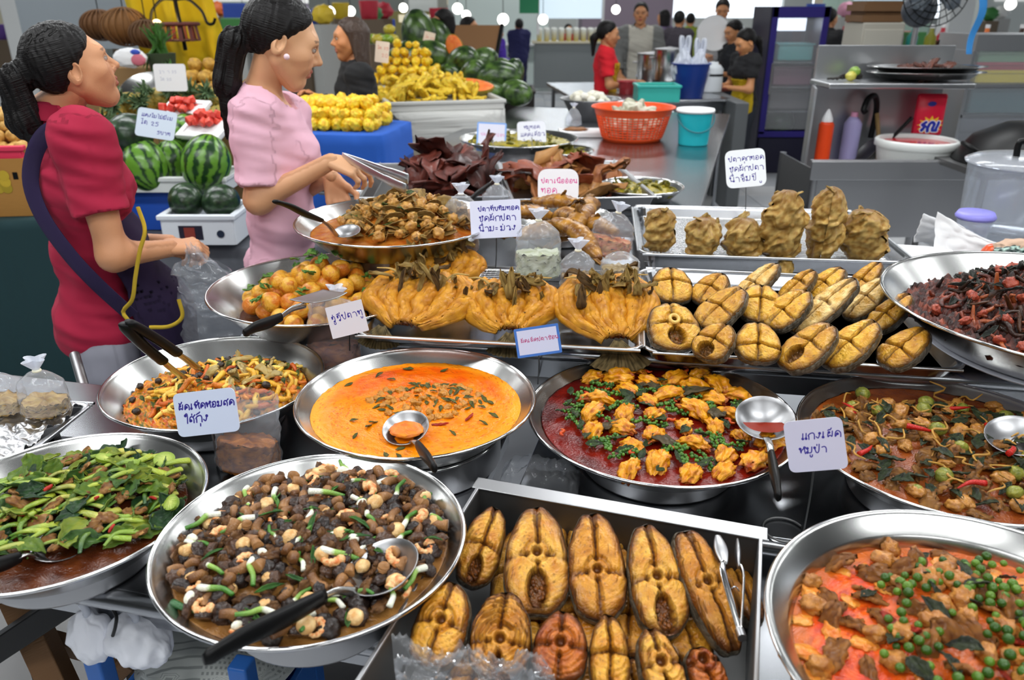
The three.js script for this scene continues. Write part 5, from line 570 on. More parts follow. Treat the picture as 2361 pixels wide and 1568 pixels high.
  const ap = o.apron; if (ap) { const u = union([...torso(0.03), cap(j.hip, V(j.hip.x, ap.y0, j.hip.z).addScaledVector(fw, 0.03), 0.15 * k, 0.16 * k)], 0.05), f = (x, y, z) => { const q = (x - j.hip.x) * fw.x + (z - j.hip.z) * fw.z, sd = Math.abs((x - j.hip.x) * rt.x + (z - j.hip.z) * rt.z), d = u(x, y, z) + 0.005 * noise(x * 8, y * 5, z * 8); return Math.max(d, -(d + 0.012), (ap.front ?? 0.0) - q, ap.y0 - y, y - ap.y1, y > j.waist.y ? sd - (ap.bib ?? 0.12) : -1); }; mesh('apron', paint(isosurf(f, lo, hi, ap.cell ?? 0.011), ap.color), M.vcloth, t); }
  return { t, j, L, hl, fw, rt, HM, bodyF };
}
/* joints of a standing figure; arms as [right, up, forward] offsets from the shoulder, in metres */
function skeleton(x, z, face, ht, { lean = 0, elL = [0, -0.26, 0.04], wrL = [0, -0.40, 0.2], elR = [0, -0.26, 0.04], wrR = [0, -0.40, 0.2], w = 1 } = {}) {
  const fw = V(Math.sin(face), 0, Math.cos(face)), rt = V(-fw.z, 0, fw.x), at = (r, u, f) => V(x, 0, z).addScaledVector(rt, r * ht * w).addScaledVector(fw, f).setY(u * ht), J = { hip: at(0, 0.53, 0), waist: at(0, 0.63, lean * 0.35), chest: at(0, 0.745, lean * 0.8), neck: at(0, 0.84, lean) };
  for (const [s, d, el, wr] of [['R', 1, elR, wrR], ['L', -1, elL, wrL]]) { J['sh' + s] = at(d * 0.098, 0.805, lean * 0.95); const a = (v) => J['sh' + s].clone().addScaledVector(rt, d * v[0]).add(V(0, v[1], 0)).addScaledVector(fw, v[2]); J['el' + s] = a(el); J['wr' + s] = a(wr); J['hp' + s] = at(d * 0.052, 0.5, 0); J['kn' + s] = at(d * 0.056, 0.28, 0.02); J['an' + s] = at(d * 0.058, 0.045, -0.01); }
  J.headP = at(0, 0.928, lean * 1.15 + 0.02); return J;
}
const RIGHT = Math.PI / 2;
/* the woman in the dark red polo shirt */
{
  const D = 2.16, face = 2.12, k = 0.95, fw = V(Math.sin(face), 0, Math.cos(face)), rt = V(-fw.z, 0, fw.x), A = (x, y, d = 0) => atD(x, y, D + d), J = { hip: A(232, 742), waist: A(218, 590), chest: A(188, 425), neck: A(118, 262) };
  J.shR = A(190, 322, -0.13); J.shL = A(176, 318, 0.15); J.elR = A(262, 590, -0.17); J.wrR = A(392, 572, -0.07); J.elL = A(250, 560, 0.2); J.wrL = A(392, 560, 0.06);
  for (const [s, d] of [['R', 1], ['L', -1]]) { J['hp' + s] = J.hip.clone().addScaledVector(rt, d * 0.082).add(V(0, -0.05, 0)); J['kn' + s] = J['hp' + s].clone().add(V(0.02, -0.33, 0)); J['an' + s] = V(J['kn' + s].x, 0.07, J['kn' + s].z); }
  const hp = A(166, 152);
  const P = person('woman in a dark red polo shirt and purple apron looking up, with a black ponytail', { J, k, face, cell: 0.011, headCell: 0.0034, hairCell: 0.0042, handCell: 0.0032, head: { p: hp, yaw: 2.2, pitch: -0.26, s: 0.98 },
    hair: { fringe: 0.25, box: [[-0.13, -0.36, -0.26], [0.13, 0.16, 0.13]], tail: [[[0, 0.02, -0.11], [0, 0.01, -0.145], 0.03, 0.028], [[0, 0.01, -0.145], [0.01, -0.09, -0.165], 0.036, 0.042], [[0.01, -0.09, -0.165], [0.015, -0.2, -0.12], 0.042, 0.036], [[0.015, -0.2, -0.12], [0.02, -0.31, -0.05], 0.034, 0.008]], tie: [[0, 0.016, -0.128], 0.029, [0, 0, 0]] },
    handR: { curl: [0.75, 0.8, 0.85, 0.9], thumb: [0.9, 0.6], up: V(0, 1, 0.4) }, handL: { curl: [0.8, 0.8, 0.8, 0.8], thumb: [0.9, 0.6] },
    top: { color: lin('#a8123a'), sleeve: 0.62, hem: J.hip.y - 0.135, name: 'polo_shirt', g: 0.02, fold: 0.006, open: 0.066, neck: 0.045, scoop: 0.015, cell: 0.0095 }, bottom: { color: lin('#9a9aa6') } });
  const { t, L, j } = P; const red = std(0xa8123a, 0.85, { bumpMap: T_WEAVE, bumpScale: 0.0006, side: THREE.DoubleSide }), pur = cloth(0x281848), yel = cloth(0xd8b52a);
  /* collar */
  { const c = j.neck.clone().add(V(0.004, 0.03, 0)); mesh('collar', thick((a, b) => { const an = a * Math.PI * 2 * 0.93 + 0.2 + face, r = 0.064 + 0.016 * b, f = Math.sin(an - face); return [c.x + r * Math.cos(-an + Math.PI / 2) * 1.05, c.y + 0.012 - 0.042 * b - 0.028 * (0.5 + 0.5 * Math.cos(an - face)), c.z + r * Math.sin(-an + Math.PI / 2)]; }, 50, 8, 0.004), red, t); }
  const onBody = (px, py, d) => L(A(px, py, d)), ribbon = (pts, w, mat, nm) => { const c = curve(pts), n = 40; mesh(nm, thick((a, b) => { const p = c.getPointAt(b), tg = c.getTangentAt(b), s = tg.clone().cross(V(0, 0, 1)).normalize(); return [p.x + s.x * (a - 0.5) * w, p.y + s.y * (a - 0.5) * w, p.z + 0.004 * Math.cos((a - 0.5) * 2)]; }, 4, n, 0.004), mat, t); };
  ribbon([onBody(172, 298, -0.12), onBody(120, 300, -0.145), onBody(84, 345, -0.13), onBody(72, 420, -0.13), onBody(100, 500, -0.15), onBody(160, 585, -0.18), onBody(225, 655, -0.19), onBody(305, 728, -0.165)], 0.042, pur, 'apron_strap');
  /* wrap-round apron skirt and its yellow piping */
  { const f = union([ellip(j.waist, V(0.15, 0.19, 0.145), null), ellip(j.hip.clone().addScaledVector(fw, 0.06), V(0.20, 0.2, 0.185), null), cap(j.hip.clone().addScaledVector(fw, 0.08), j.hip.clone().addScaledVector(fw, 0.10).setY(0.45), 0.17, 0.17)], 0.05), g = isosurf((x, y, z) => { const d = f(x, y, z) + 0.006 * noise(x * 9, y * 5, z * 9), q = (x - j.hip.x) * fw.x + (z - j.hip.z) * fw.z, ya = j.waist.y + 0.22; return Math.max(d, -(d + 0.014), 0.075 + 0.10 * sm(j.hip.y + 0.12, j.waist.y + 0.1, y) * -0.6 - q, y - ya, 0.47 - y); }, [j.hip.x - 0.3, 0.42, j.hip.z - 0.35], [j.hip.x + 0.36, j.waist.y + 0.26, j.hip.z + 0.35], 0.009); mesh('apron', paint(g, lin('#221038')), M.vcloth, t); }
  const pip = (pts, nm = 'yellow_piping') => mesh(nm, tube(pts.map(([x, y, d]) => onBody(x, y, d)), 0.0055, 40, 8), yel, t);
  pip([[318, 478, -0.12], [334, 530, -0.15], [322, 580, -0.175], [312, 640, -0.19], [305, 690, -0.195], [284, 718, -0.19], [298, 742, -0.20], [352, 822, -0.19]]); pip([[412, 690, -0.17], [420, 730, -0.18], [392, 752, -0.195], [345, 755, -0.205]]);
  /* the thin clear bag hanging from her hand */
  const bp = A(436, 566, -0.1), bg = thing('plastic_bag', 'thin clear plastic bag hanging from the hand of the woman in dark red', 'plastic bag', bp); mesh('bag_film', sheet((a, b) => { const an = a * 2 * Math.PI, w = 0.014 + 0.075 * sm(0, 0.45, b) + 0.01 * noise(a * 6, b * 5, 1); return [w * Math.cos(an) * 0.9 + 0.055 * b, -0.205 * b + 0.012 * noise(a * 7, b * 7, 4), w * Math.sin(an) * 0.42 + 0.010 * noise(a * 9, b * 9, 8)]; }, 64, 40), M.bag, bg);
  const lb = thing('plastic_bag', 'large clear plastic bag hanging empty below the woman in dark red, against maroon cloth', 'plastic bag', A(500, 750, -0.02)); mesh('bag_film', sheet((a, b) => { const an = a * 2 * Math.PI, w = 0.10 + 0.015 * noise(a * 5, b * 4, 12); return [w * Math.cos(an), 0.1 - 0.24 * b, w * 0.3 * Math.sin(an) + 0.012 * noise(a * 8, b * 6, 3)]; }, 48, 30), M.bag, lb);
}
/* the woman in the pink top */
{
  const D = 2.42, face = 1.72, k = 0.95, fw = V(Math.sin(face), 0, Math.cos(face)), rt = V(-fw.z, 0, fw.x), A = (x, y, d = 0) => atD(x, y, D + d), J = { hip: A(650, 640), waist: A(652, 505), chest: A(632, 345), neck: A(600, 225) };
  J.shR = A(592, 268, -0.10); J.shL = A(655, 270, 0.13); J.elR = A(596, 462, -0.15); J.wrR = A(764, 372, -0.14); J.elL = A(690, 440, 0.13); J.wrL = A(764, 408, -0.04);
  for (const [s, d] of [['R', 1], ['L', -1]]) { J['hp' + s] = J.hip.clone().addScaledVector(rt, d * 0.082).add(V(0, -0.03, 0)); J['kn' + s] = J['hp' + s].clone().add(V(0, -0.36, 0)); J['an' + s] = V(J['kn' + s].x, 0.07, J['kn' + s].z); }
  const P = person('woman in a pale pink top looking down and holding tongs, with a black ponytail', { J, k, face, cell: 0.011, headCell: 0.0034, hairCell: 0.0042, handCell: 0.003, skin: lin('#dba67c'), head: { p: A(654, 92), yaw: 1.86, pitch: 0.32, s: 1.06 }, bust: 0.07,
    hair: { fringe: 0.1, box: [[-0.13, -0.36, -0.22], [0.13, 0.16, 0.13]], tail: [[[0, -0.03, -0.1], [0, -0.045, -0.125], 0.03, 0.028], [[0, -0.045, -0.125], [0.005, -0.15, -0.12], 0.036, 0.036], [[0.005, -0.15, -0.12], [0.01, -0.3, -0.08], 0.034, 0.012]], tie: [[0, -0.038, -0.115], 0.031, [0.3, 0, 0]] },
    handR: { fwd: V(0.93, -0.22, 0.12), up: V(0.1, 0.9, 0.45), curl: [0.35, 0.62, 0.72, 0.8], thumb: [0.7, 0.9], spread: 0.05 }, handL: { fwd: V(0.25, -0.94, 0.25), up: V(-0.35, -0.2, -0.92), curl: [0.25, 0.3, 0.35, 0.4], thumb: [0.2, 0.3], spread: 0.1 },
    top: { color: lin('#e6b4c6'), sleeve: 0.82, hem: J.hip.y + 0.055, name: 'pink_top', g: 0.018, fold: 0.006, open: 0.088, neck: 0.03, scoop: 0.05, cell: 0.009 }, bottom: { color: [0.012, 0.012, 0.014] } });
  const { t, L } = P; mesh('earring', paint(boxUV(new THREE.SphereGeometry(0.0085, 16, 12)), lin('#f4d8e0')), M.vgloss, t).position.copy(L(A(661, 131, -0.085)));
  const a = A(818, 372, -0.16), b = A(938, 424, -0.28), g = thing('metal_tongs', 'flat metal tongs held by the woman in pink', 'tongs', b), d = a.clone().sub(b), nn = V(0.1, 0.5, -0.9).normalize(); for (const s of [-1, 1]) mesh('tong_arm', taper([nn.clone().multiplyScalar(s * 0.02), d.clone().multiplyScalar(0.3).addScaledVector(nn, s * 0.018), d.clone().multiplyScalar(1.0).addScaledVector(nn, s * 0.006), d.clone().multiplyScalar(1.25)], (q) => q < 0.3 ? 0.015 - 0.01 * q : 0.0105, 22, 10, 0.25), M.alu, g);
}
/* ---------- the people farther back ---------- */
{
  const far = (label, px, py, D, face, o) => { const p = atD(px, py, D), ht = (p.y + 0.115) / 1.0, sk = skeleton(p.x, p.z, face, ht, o.pose ?? {}); sk.headP.y = p.y; return person(label, { J: sk, face, k: (o.k ?? 0.94) * ht / 1.6, cell: o.cell ?? 0.02, headCell: o.hc ?? 0.008, hairCell: o.hc ?? 0.008, handCell: o.hn ?? 0.006, skin: o.skin ?? lin('#c08458'), ...o, head: { p: sk.headP, yaw: o.yaw ?? face, pitch: o.pitch ?? 0, s: 0.98, ...o.head }, top: o.top && { fold: 0.006, ...o.top, hem: o.top.hem * ht } , cap: 0 }); };
  const jeans = { color: lin('#1c1c22') }, pony = { tail: [[[0, -0.02, -0.1], [0, -0.05, -0.13], 0.03, 0.03], [[0, -0.05, -0.13], [0, -0.2, -0.12], 0.036, 0.012]], box: [[-0.12, -0.26, -0.2], [0.12, 0.15, 0.13]] };
  far('woman with long brown hair in a black jacket and brown dress, one hand raised', 815, 88, 4.75, -1.25, { cell: 0.014, hc: 0.006, hn: 0.004, skin: lin('#d08a58'), hair: { long: true, mat: M.hairBrown, drop: 0.02, box: [[-0.12, -0.34, -0.16], [0.12, 0.15, 0.13]] }, pose: { elR: [0.03, -0.25, 0.03], wrR: [-0.02, -0.14, 0.22], elL: [0.05, -0.26, 0.02], wrL: [-0.08, -0.16, 0.2] }, top: { color: [0.008, 0.008, 0.009], sleeve: 1.85, hem: 0.58, g: 0.02, name: 'black_jacket' }, bottom: { color: lin('#3a221c'), skirt: 0.45 }, apron: { color: lin('#3f261e'), y0: 0.35, y1: 1.12, bib: 0.16 } });
  far('woman in a bright red shirt and yellow apron with a black ponytail, facing right', 1398, 78, 7.6, 1.5, { hair: pony, pitch: 0.1, pose: { elR: [0.04, -0.25, 0.04], wrR: [-0.03, -0.26, 0.28], elL: [0.04, -0.25, 0.06], wrL: [-0.05, -0.24, 0.3] }, top: { color: lin('#d81426'), sleeve: 0.7, hem: 0.5, name: 'red_shirt' }, bottom: jeans, apron: { color: lin('#c79a10'), y0: 0.45, y1: 1.15, bib: 0.11, front: 0.04 } });
  far('stall worker in a black shirt and long yellow apron with a black ponytail, facing left', 1733, 96, 7.7, -1.3, { hair: pony, pitch: 0.45, skin: lin('#d0905e'), pose: { lean: 0.04, elR: [0.04, -0.24, 0.04], wrR: [-0.03, -0.22, 0.26], elL: [0.04, -0.24, 0.04], wrL: [-0.04, -0.22, 0.27] }, top: { color: [0.010, 0.010, 0.012], sleeve: 0.6, hem: 0.52, name: 'black_shirt' }, bottom: { color: lin('#20242e') }, apron: { color: lin('#c8a80c'), y0: 0.36, y1: 1.0, bib: 0.13 } });
  far('man in a grey sweater with a pale front standing behind the big pots', 1478, 30, 9.2, -0.2, { k: 1.08, hair: {}, pose: { elR: [0.08, -0.24, 0.02], wrR: [0.02, -0.42, 0.16], elL: [0.08, -0.24, 0.02], wrL: [0.02, -0.42, 0.16] }, top: { color: (x, y, z, n) => n && n.z > 0.45 && Math.abs(x) < 0.13 ? lin('#b8b4a8') : lin('#6f706e'), sleeve: 1.8, hem: 0.5, name: 'grey_sweater', g: 0.025 }, bottom: jeans });
  far('short-haired man in a white shirt holding a big white plate', 1666, 22, 9.6, -0.25, { k: 1.05, hair: {}, pitch: 0.3, pose: { elR: [0.05, -0.26, 0.06], wrR: [-0.02, -0.26, 0.26], elL: [0.05, -0.26, 0.06], wrL: [-0.04, -0.26, 0.26] }, top: { color: lin('#e6ecf0'), sleeve: 0.8, hem: 0.5, name: 'white_shirt', g: 0.025 }, bottom: jeans });
  one('white_plate', lathe([[0.001, 0], [0.12, 0], [0.17, 0.018], [0.19, 0.02], [0.17, 0.012], [0.12, -0.006], [0.001, -0.006]], 40).rotateX(1.35), M.white, 'big round white plate held up by the man in the white shirt', 'plate').position.copy(atD(1646, 78, 9.1));
  far('dark-haired stall worker half hidden behind the one with the long yellow apron', 1694, 72, 9.0, -1.2, { hair: {}, pitch: 0.3, pose: { wrR: [-0.02, -0.24, 0.26], wrL: [-0.02, -0.24, 0.26] }, top: { color: lin('#14161c'), sleeve: 0.6, hem: 0.5, name: 'dark_shirt' }, bottom: jeans });
  far('person in a navy blue uniform with pale lettering on the back, walking away', 1197, 58, 15.5, Math.PI + 0.1, { k: 1.1, cell: 0.025, hc: 0.011, hn: 0.009, hair: {}, top: { color: (x, y, z, n) => n && n.z > 0.4 && Math.abs(y - 1.3) < 0.03 && Math.abs(x) < 0.13 && Math.sin(x * 75) > -0.4 ? lin('#8a94b4') : lin('#16184a'), sleeve: 1.9, hem: 0.42, name: 'navy_jacket' }, bottom: { color: lin('#12123a') } });
  far('person in a purple shirt bending over a stall table', 1128, 76, 13.5, 0.8, { cell: 0.025, hc: 0.011, hn: 0.009, hair: {}, pitch: 0.6, pose: { lean: 0.16, wrR: [0, -0.3, 0.3], wrL: [0, -0.3, 0.3] }, top: { color: lin('#4a2a9c'), sleeve: 1.7, hem: 0.45, name: 'purple_shirt' }, bottom: jeans });
  far('woman with shoulder length black hair behind the dark green melons', 1026, 52, 7.6, -1.2, { hair: { long: true }, pitch: 0.2, top: { color: lin('#16140f'), sleeve: 1.6, hem: 0.5, name: 'dark_top' }, bottom: jeans });
  far('man in a tan shirt standing behind the brown board', 1079, 62, 9.5, 1.4, { hair: {}, top: { color: lin('#8a6a4c'), sleeve: 0.7, hem: 0.5, name: 'tan_shirt' }, bottom: jeans });
  far('small figure in a red top seated behind the far counter of drinks', 1310, 68, 17.5, 0.3, { cell: 0.028, hc: 0.012, hn: 0.01, hair: {}, top: { color: lin('#b8182a'), sleeve: 0.7, hem: 0.45, name: 'red_top' }, bottom: jeans });
  far('shopper in dark clothes with a teal cap far behind the pots', 1566, 44, 12, 2.6, { k: 1.0, cell: 0.025, hc: 0.011, hn: 0.009, hair: {}, top: { color: lin('#3a343c'), sleeve: 1.6, hem: 0.5, name: 'dark_jacket' }, bottom: jeans });
  far('shopper in a black shirt standing beside the fridge door', 1912, 42, 10, 2.2, { k: 1.05, cell: 0.022, hair: {}, top: { color: [0.012, 0.012, 0.014], sleeve: 1.0, hem: 0.5, name: 'black_shirt' }, bottom: { color: lin('#4a3a28') } });
  far('passer-by in a mauve top far behind the grey sweater man', 1532, 40, 13, -2.4, { cell: 0.026, hc: 0.011, hn: 0.009, hair: { long: true }, top: { color: lin('#6a5a78'), sleeve: 1.4, hem: 0.48, name: 'mauve_top' }, bottom: jeans });
  far('passer-by in a lime green top at the edge of the crowd', 1592, 46, 14.5, 3.0, { cell: 0.026, hc: 0.011, hn: 0.009, hair: {}, top: { color: lin('#8a9a2c'), sleeve: 0.8, hem: 0.48, name: 'green_top' }, bottom: jeans });
}
/* ---------- hand-written price cards ---------- */
/* a small stroke alphabet: points as two digits x y (baseline 0, body height 6), @ marks a loop */
const TH_ = { 'ก': '10 14 03 15 36 56 64 60', 'ด': '@33 22 10 14 26 46 64 60', 'ต': '@33 22 10 14 26 35 46 64 60', 'ผ': '@25 15 10 33 50 56', 'พ': '@15 20 34 50 56', 'ห': '@15 20 23 45 @56 53 60', 'อ': '@23 12 10 50 56 26 15', 'ม': '@15 21 @11 50 56', 'ส': '@22 10 15 36 54 50|45 67', 'ล': '@22 10 14 46 54 50|14 26', 'ใ': '@27 28 39 48 40', 'ไ': '19 28 38 30', 'โ': '18 49 38 30 @31', 'เ': '@21 22 26', 'แ': '@21 22 26|@51 52 56', 'ง': '@45 44 30 12', 'ป': '@15 20 50 58', 'บ': '@15 20 50 56', 'า': '15 36 54 50', 'ฉ': '@25 13 33 26 46 55 50 @40 30', 'ท': '@15 20 24 46 56 50', 'ช': '@25 34 20 50 54 @56', 'น': '@15 20 22 50 @51 56', 'ว': '15 36 55 @51', 'จ': '15 36 55 50 30 @33', 'ร': '@30 34 46 16', 'ย': '@26 14 33 10 50 56', 'ะ': '14 24 34|12 22 32', 'ซ': '@25 34 20 50 54 57', '0': '20 10 15 46 54 50 20', '2': '14 26 45 54 10 50', '5': '56 16 14 44 52 40 10', '8': '23 15 36 55 34 11 30 51 34', '3': '15 36 55 33 52 30 11' };
const MK_ = { 'ั': '18 17 37 49', '็': '17 28 37 49', '่': '38 37', '้': '17 28 38 49', 'ี': '17 38 57 59', 'ิ': '17 38 57 17', 'ื': '17 38 57 59|48 49', '์': '37 48 39' }, LO_ = { 'ุ': '43 42 41', 'ู': '33 31 51 53' };
function card(w, h, lines, { ink = '#2a1f8a', paper = '#e8e8f4', border = null, pxw = 360, slant = 0, top = 0.16, left = 0.1, size = 0.22, lw = 5 } = {}) {
  const cv = document.createElement('canvas'), ph = Math.round(pxw * h / w); cv.width = pxw; cv.height = ph; const c = cv.getContext('2d'); c.fillStyle = border ?? paper; c.fillRect(0, 0, pxw, ph); if (border) { const b = pxw * 0.055; c.fillStyle = paper; c.fillRect(b, b, pxw - 2 * b, ph - 2 * b); }
  c.strokeStyle = ink; c.lineWidth = lw; c.lineCap = 'round'; c.lineJoin = 'round';
  const draw = (code, x, y, s) => { for (const st of code.split('|')) { const P = []; c.beginPath(); for (const q of st.split(' ')) { const l = q[0] === '@', a = +q[l ? 1 : 0], b = +q[l ? 2 : 1], X = x + (a + slant * b) * s, Y = y - b * s; if (l) { c.moveTo(X + s * 0.8, Y); c.arc(X, Y, s * 0.8, 0, 6.3); c.moveTo(X, Y); } P.push([X, Y]); } c.moveTo(...P[0]); for (let i = 1; i < P.length; i++) { const m = i < P.length - 1 ? [(P[i][0] + P[i + 1][0]) / 2, (P[i][1] + P[i + 1][1]) / 2] : P[i]; c.quadraticCurveTo(P[i][0], P[i][1], m[0], m[1]); } c.stroke(); } };
  lines.forEach((ln, i) => { const [text, k = 1, dx = 0] = Array.isArray(ln) ? ln : [ln]; let s = ph * size / 9 * k; let wd = 0; for (const ch of text) if (!MK_[ch] && !LO_[ch]) wd += ch === ' ' ? 4 : 'เไโใง'.includes(ch) ? 5.2 : 6.6; s = Math.min(s, pxw * (0.97 - left - dx) / wd); let x = pxw * (left + dx), y = ph * (top + 0.12 + i * size * 1.35 + size * 0.6); for (const ch of text) { if (ch === 'ำ') { draw('@48', x - 6.6 * s, y, s); draw(TH_['า'], x, y, s); x += 6 * s; } else if (MK_[ch]) draw(MK_[ch], x - 6.6 * s, y, s); else if (LO_[ch]) draw(LO_[ch], x - 6.6 * s, y + 4.6 * s, s); else { if (TH_[ch]) draw(TH_[ch], x, y, s); x += (ch === ' ' ? 4 : 'เไโใง'.includes(ch) ? 5.2 : 6.6) * s; } } });
  const t = new THREE.CanvasTexture(cv); t.colorSpace = THREE.SRGBColorSpace; return t;
}
function sign(label, px, py, D, wp, hp, { roll = 0, yaw = 0, tilt = -0.32, lines, base = null, r = 0.2, shape, foot = false, stick = true, matP, back = 0xdedee6, ...o }) {
  const p = atD(px, py, D), s = pxPerM(D, p.y), w = wp / s, h = hp / s, t = thing('price_card', label, 'sign', p, 0, 'hand-written price cards'), sh = shape ? shape(w, h) : rrect(w, h, Math.min(w, h) * r), q = eu(tilt, yaw, roll, 'YXZ');
  const face = new THREE.ShapeGeometry(sh, 8), uv = face.attributes.uv, fp = face.attributes.position; for (let i = 0; i < uv.count; i++) uv.setXY(i, fp.getX(i) / w + 0.5, fp.getY(i) / h + 0.5); face.translate(0, 0, 0.0012);
  const m = mesh('card', boxUV(plate(sh, 0.002)), std(o.border ?? back, 0.5), t), f = mesh('writing', face, new THREE.MeshStandardMaterial({ map: card(w, h, lines, o), roughness: 0.45 }), t); for (const e of [m, f]) e.quaternion.copy(q);
  if (stick) { const b = base ?? V(p.x, 0.8, p.z), bl = b.clone().sub(p), top = V(0, -h * 0.1, -0.004).applyQuaternion(q); mesh('wire_stick', tube([top, top.clone().lerp(bl, 0.5).add(V(0.002, 0, 0)), bl], 0.0017, 16, 6), M.darksteel, t); if (foot) mesh('wire_foot', tube(variants(13, (i) => bl.clone().add(V(-0.035 + 0.035 * Math.cos(i / 12 * 6.0), 0.004, 0.035 * Math.sin(i / 12 * 6.0)))), 0.0022, 40, 6), M.darksteel, t); }
  return t;
}
sign('white card with two blue handwritten lines in front of the orange stir-fry', 476, 951, 1.22, 150, 102, { roll: 0.155, r: 0.16, lines: ['ผัดเห็ดหอมสด', ['ใส่กุ้ง', 1, 0.05]], paper: '#d3dcf4', size: 0.225, top: 0.14, left: 0.06, base: on(500, 1075, TH), slant: 0.12, lw: 7, yaw: -0.1 });
sign('white card with two blue handwritten lines between the red fish curry and the pork curry', 1880, 1026, 1.02, 128, 120, { roll: 0.25, r: 0.14, lines: [['แกงเผ็ด', 0.9, 0.06], ['หมูป่า', 0.9, 0]], paper: '#cdcbe0', size: 0.2, top: 0.14, left: 0.2, base: on(1853, 1226, TH), foot: true, slant: 0.14, lw: 7, yaw: -0.3 });
sign('blue bordered card with pink handwriting above the orange curry', 1240, 786, 1.42, 104, 68, { roll: 0.2, r: 0.04, lines: [['ผัดเผ็ดปลาช่อน', 0.75]], ink: '#b0487c', paper: '#d2d6f0', border: '#3f74c8', size: 0.34, top: 0.18, left: 0.12, base: on(1240, 885, TH), lw: 5, yaw: -0.15 });
sign('small white card with blue handwriting fixed to the clear bag of relish', 800, 736, 1.52, 88, 74, { roll: 0.27, r: 0.03, lines: [['ฉู่ฉี่ปลาทู', 0.85]], paper: '#d9d6de', size: 0.3, top: 0.18, left: 0.08, base: on(805, 838, TH), lw: 7, yaw: -0.1 });
sign('white card with three blue handwritten lines behind the butterflied fish', 1143, 505, 1.98, 117, 86, { roll: 0.05, r: 0.06, lines: ['ปลาทับทิมทอด', 'ชุดผักปลา', 'น้ำมะม่วง'], paper: '#dfe0f4', size: 0.2, top: 0.04, left: 0.16, base: on(1143, 620, 0.96), lw: 6 });
sign('white card with cut corners and three blue lines above the golden bundles', 1719, 388, 2.5, 90, 86, { roll: 0.12, r: 0.2, lines: ['ปลาดุกทอด', 'ชุดผักปลา', 'น้ำจิ้มซีฟู'], paper: '#f2f6fa', size: 0.2, top: 0.06, left: 0.08, base: on(1718, 505, 0.96), lw: 6, yaw: -0.12 });
sign('rounded white card with pink handwriting standing among the brown fried fish', 1287, 430, 2.45, 94, 80, { r: 0.32, lines: [['ปลาเนื้ออ่อน', 1], ['ทอด', 1]], ink: '#d8589c', paper: '#f1eff4', size: 0.21, top: 0.16, left: 0.08, base: on(1290, 500, 1.0), lw: 7 });
sign('blue edged card with faint pink handwriting on the wide dish of green curry', 1133, 316, 4.0, 68, 66, { roll: -0.05, r: 0.06, lines: [['ปลาซิวกรอบ', 0.8], [' โล 200', 0.6]], ink: '#d88cc4', paper: '#e4e4f8', border: '#86b0f0', size: 0.24, top: 0.2, left: 0.14, base: on(1140, 345, 1.0), lw: 5 });
sign('white card with three blue lines on the right of the wide dish of green curry', 1226, 310, 4.0, 66, 60, { roll: 0.05, r: 0.16, lines: [['  หมูทอด', 0.8], 'แดดเดียว', [' โล 280', 0.9]], paper: '#eef0fa', size: 0.21, top: 0.04, left: 0.1, base: on(1226, 345, 1.0), lw: 6 });
/* ---------- clear bags of side dishes ---------- */
function tiedBag(label, base, w, h, d, { lean = 0, turn = 0, neck = 0.2, knot = true, seed = 1, mat = M.film, wr = 0.085, fill, open = false, tie = 0xf0ead0 } = {}) {
  const t = thing('plastic_bag', label, 'plastic bag', base, turn); t.rotation.order = 'YXZ'; t.rotation.z = lean;
  const prof = (v) => v < 0.05 ? lerp(0.55, 0.96, v / 0.05) : v < 1 - neck ? 1 - 0.12 * v : open ? 1 - 0.1 * v : Math.max(0.06, (1 - 0.12 * v) * Math.pow(Math.max(0, (1 - v) / neck), 0.5)), F = (a, v, k = 1) => { const an = a * 2 * Math.PI, e = (q) => Math.sign(q) * Math.pow(Math.abs(q), 0.8), r = prof(v) * k, n = 1 + wr * (noise(Math.cos(an) * 2.5, v * 5, Math.sin(an) * 2.5 + seed) + 0.5 * noise(Math.cos(an) * 7, v * 9, Math.sin(an) * 7 + seed) * v); return [w / 2 * r * n * e(Math.cos(an)), v * h, d / 2 * r * n * e(Math.sin(an))]; };
  mesh('bag_film', merge([sheet((a, b) => F(a, b), 44, 34), sheet((a, b) => { const q = F(a, 0, b); return [q[0], 0, q[2]]; }, 44, 3)]), mat, t);
  if (knot) { mesh('tie', boxUV(new THREE.TorusGeometry(0.006, 0.003, 8, 16)).rotateX(Math.PI / 2).translate(0, h * 0.995, 0), std(tie, 0.5), t); mesh('gathered_top', sheet((a, b) => { const an = a * 6.283, r = 0.004 + 0.016 * b * (1 + 0.5 * Math.sin(an * 4)); return [r * Math.cos(an), h + 0.026 * b, r * Math.sin(an)]; }, 32, 6), M.milky, t); }
  if (fill) { const [f, name, lab, cat, ca, cb, kind] = fill, g = sheet((a, b) => { const v = b * f; const q = b < 0.9 ? F(a, Math.max(0.004, v), 0.955) : F(a, f * 0.9 + (b - 0.9) * f * 0.25, 0.955 * (1 - b) / 0.1); return [q[0], q[1] + 0.006 * noise(q[0] * 60, b * 12, q[2] * 60) + 0.004 * noise(q[0] * 160, b * 30, q[2] * 160), q[2]]; }, 44, 30); const bt = sheet((a, b) => { const q = F(a, 0.004, 0.955 * b); return q; }, 44, 3);
    const m = one(name, paint(merge([g, bt]), (x, y, z) => mixc(ca, cb, clamp(0.5 + 1.1 * fbm(x * 45 + seed, y * 45, z * 45, 2) + 1.2 * fbm(x * 130 + seed, y * 130, z * 130, 2)))), M.wet, lab, cat, undefined, kind); m.applyMatrix4(t.matrixWorld.compose(t.position, t.quaternion, t.scale)); }
  return t;
}
tiedBag('clear bag of shredded white cabbage standing behind the butterflied fish', on(1240, 640, 0.985), 0.118, 0.15, 0.075, { seed: 3, neck: 0.25, fill: [0.5, 'shredded_cabbage', 'shredded white cabbage in the clear bag behind the butterflied fish', 'vegetable', lin('#c8cc9c'), lin('#eef0d4'), 'stuff'] });
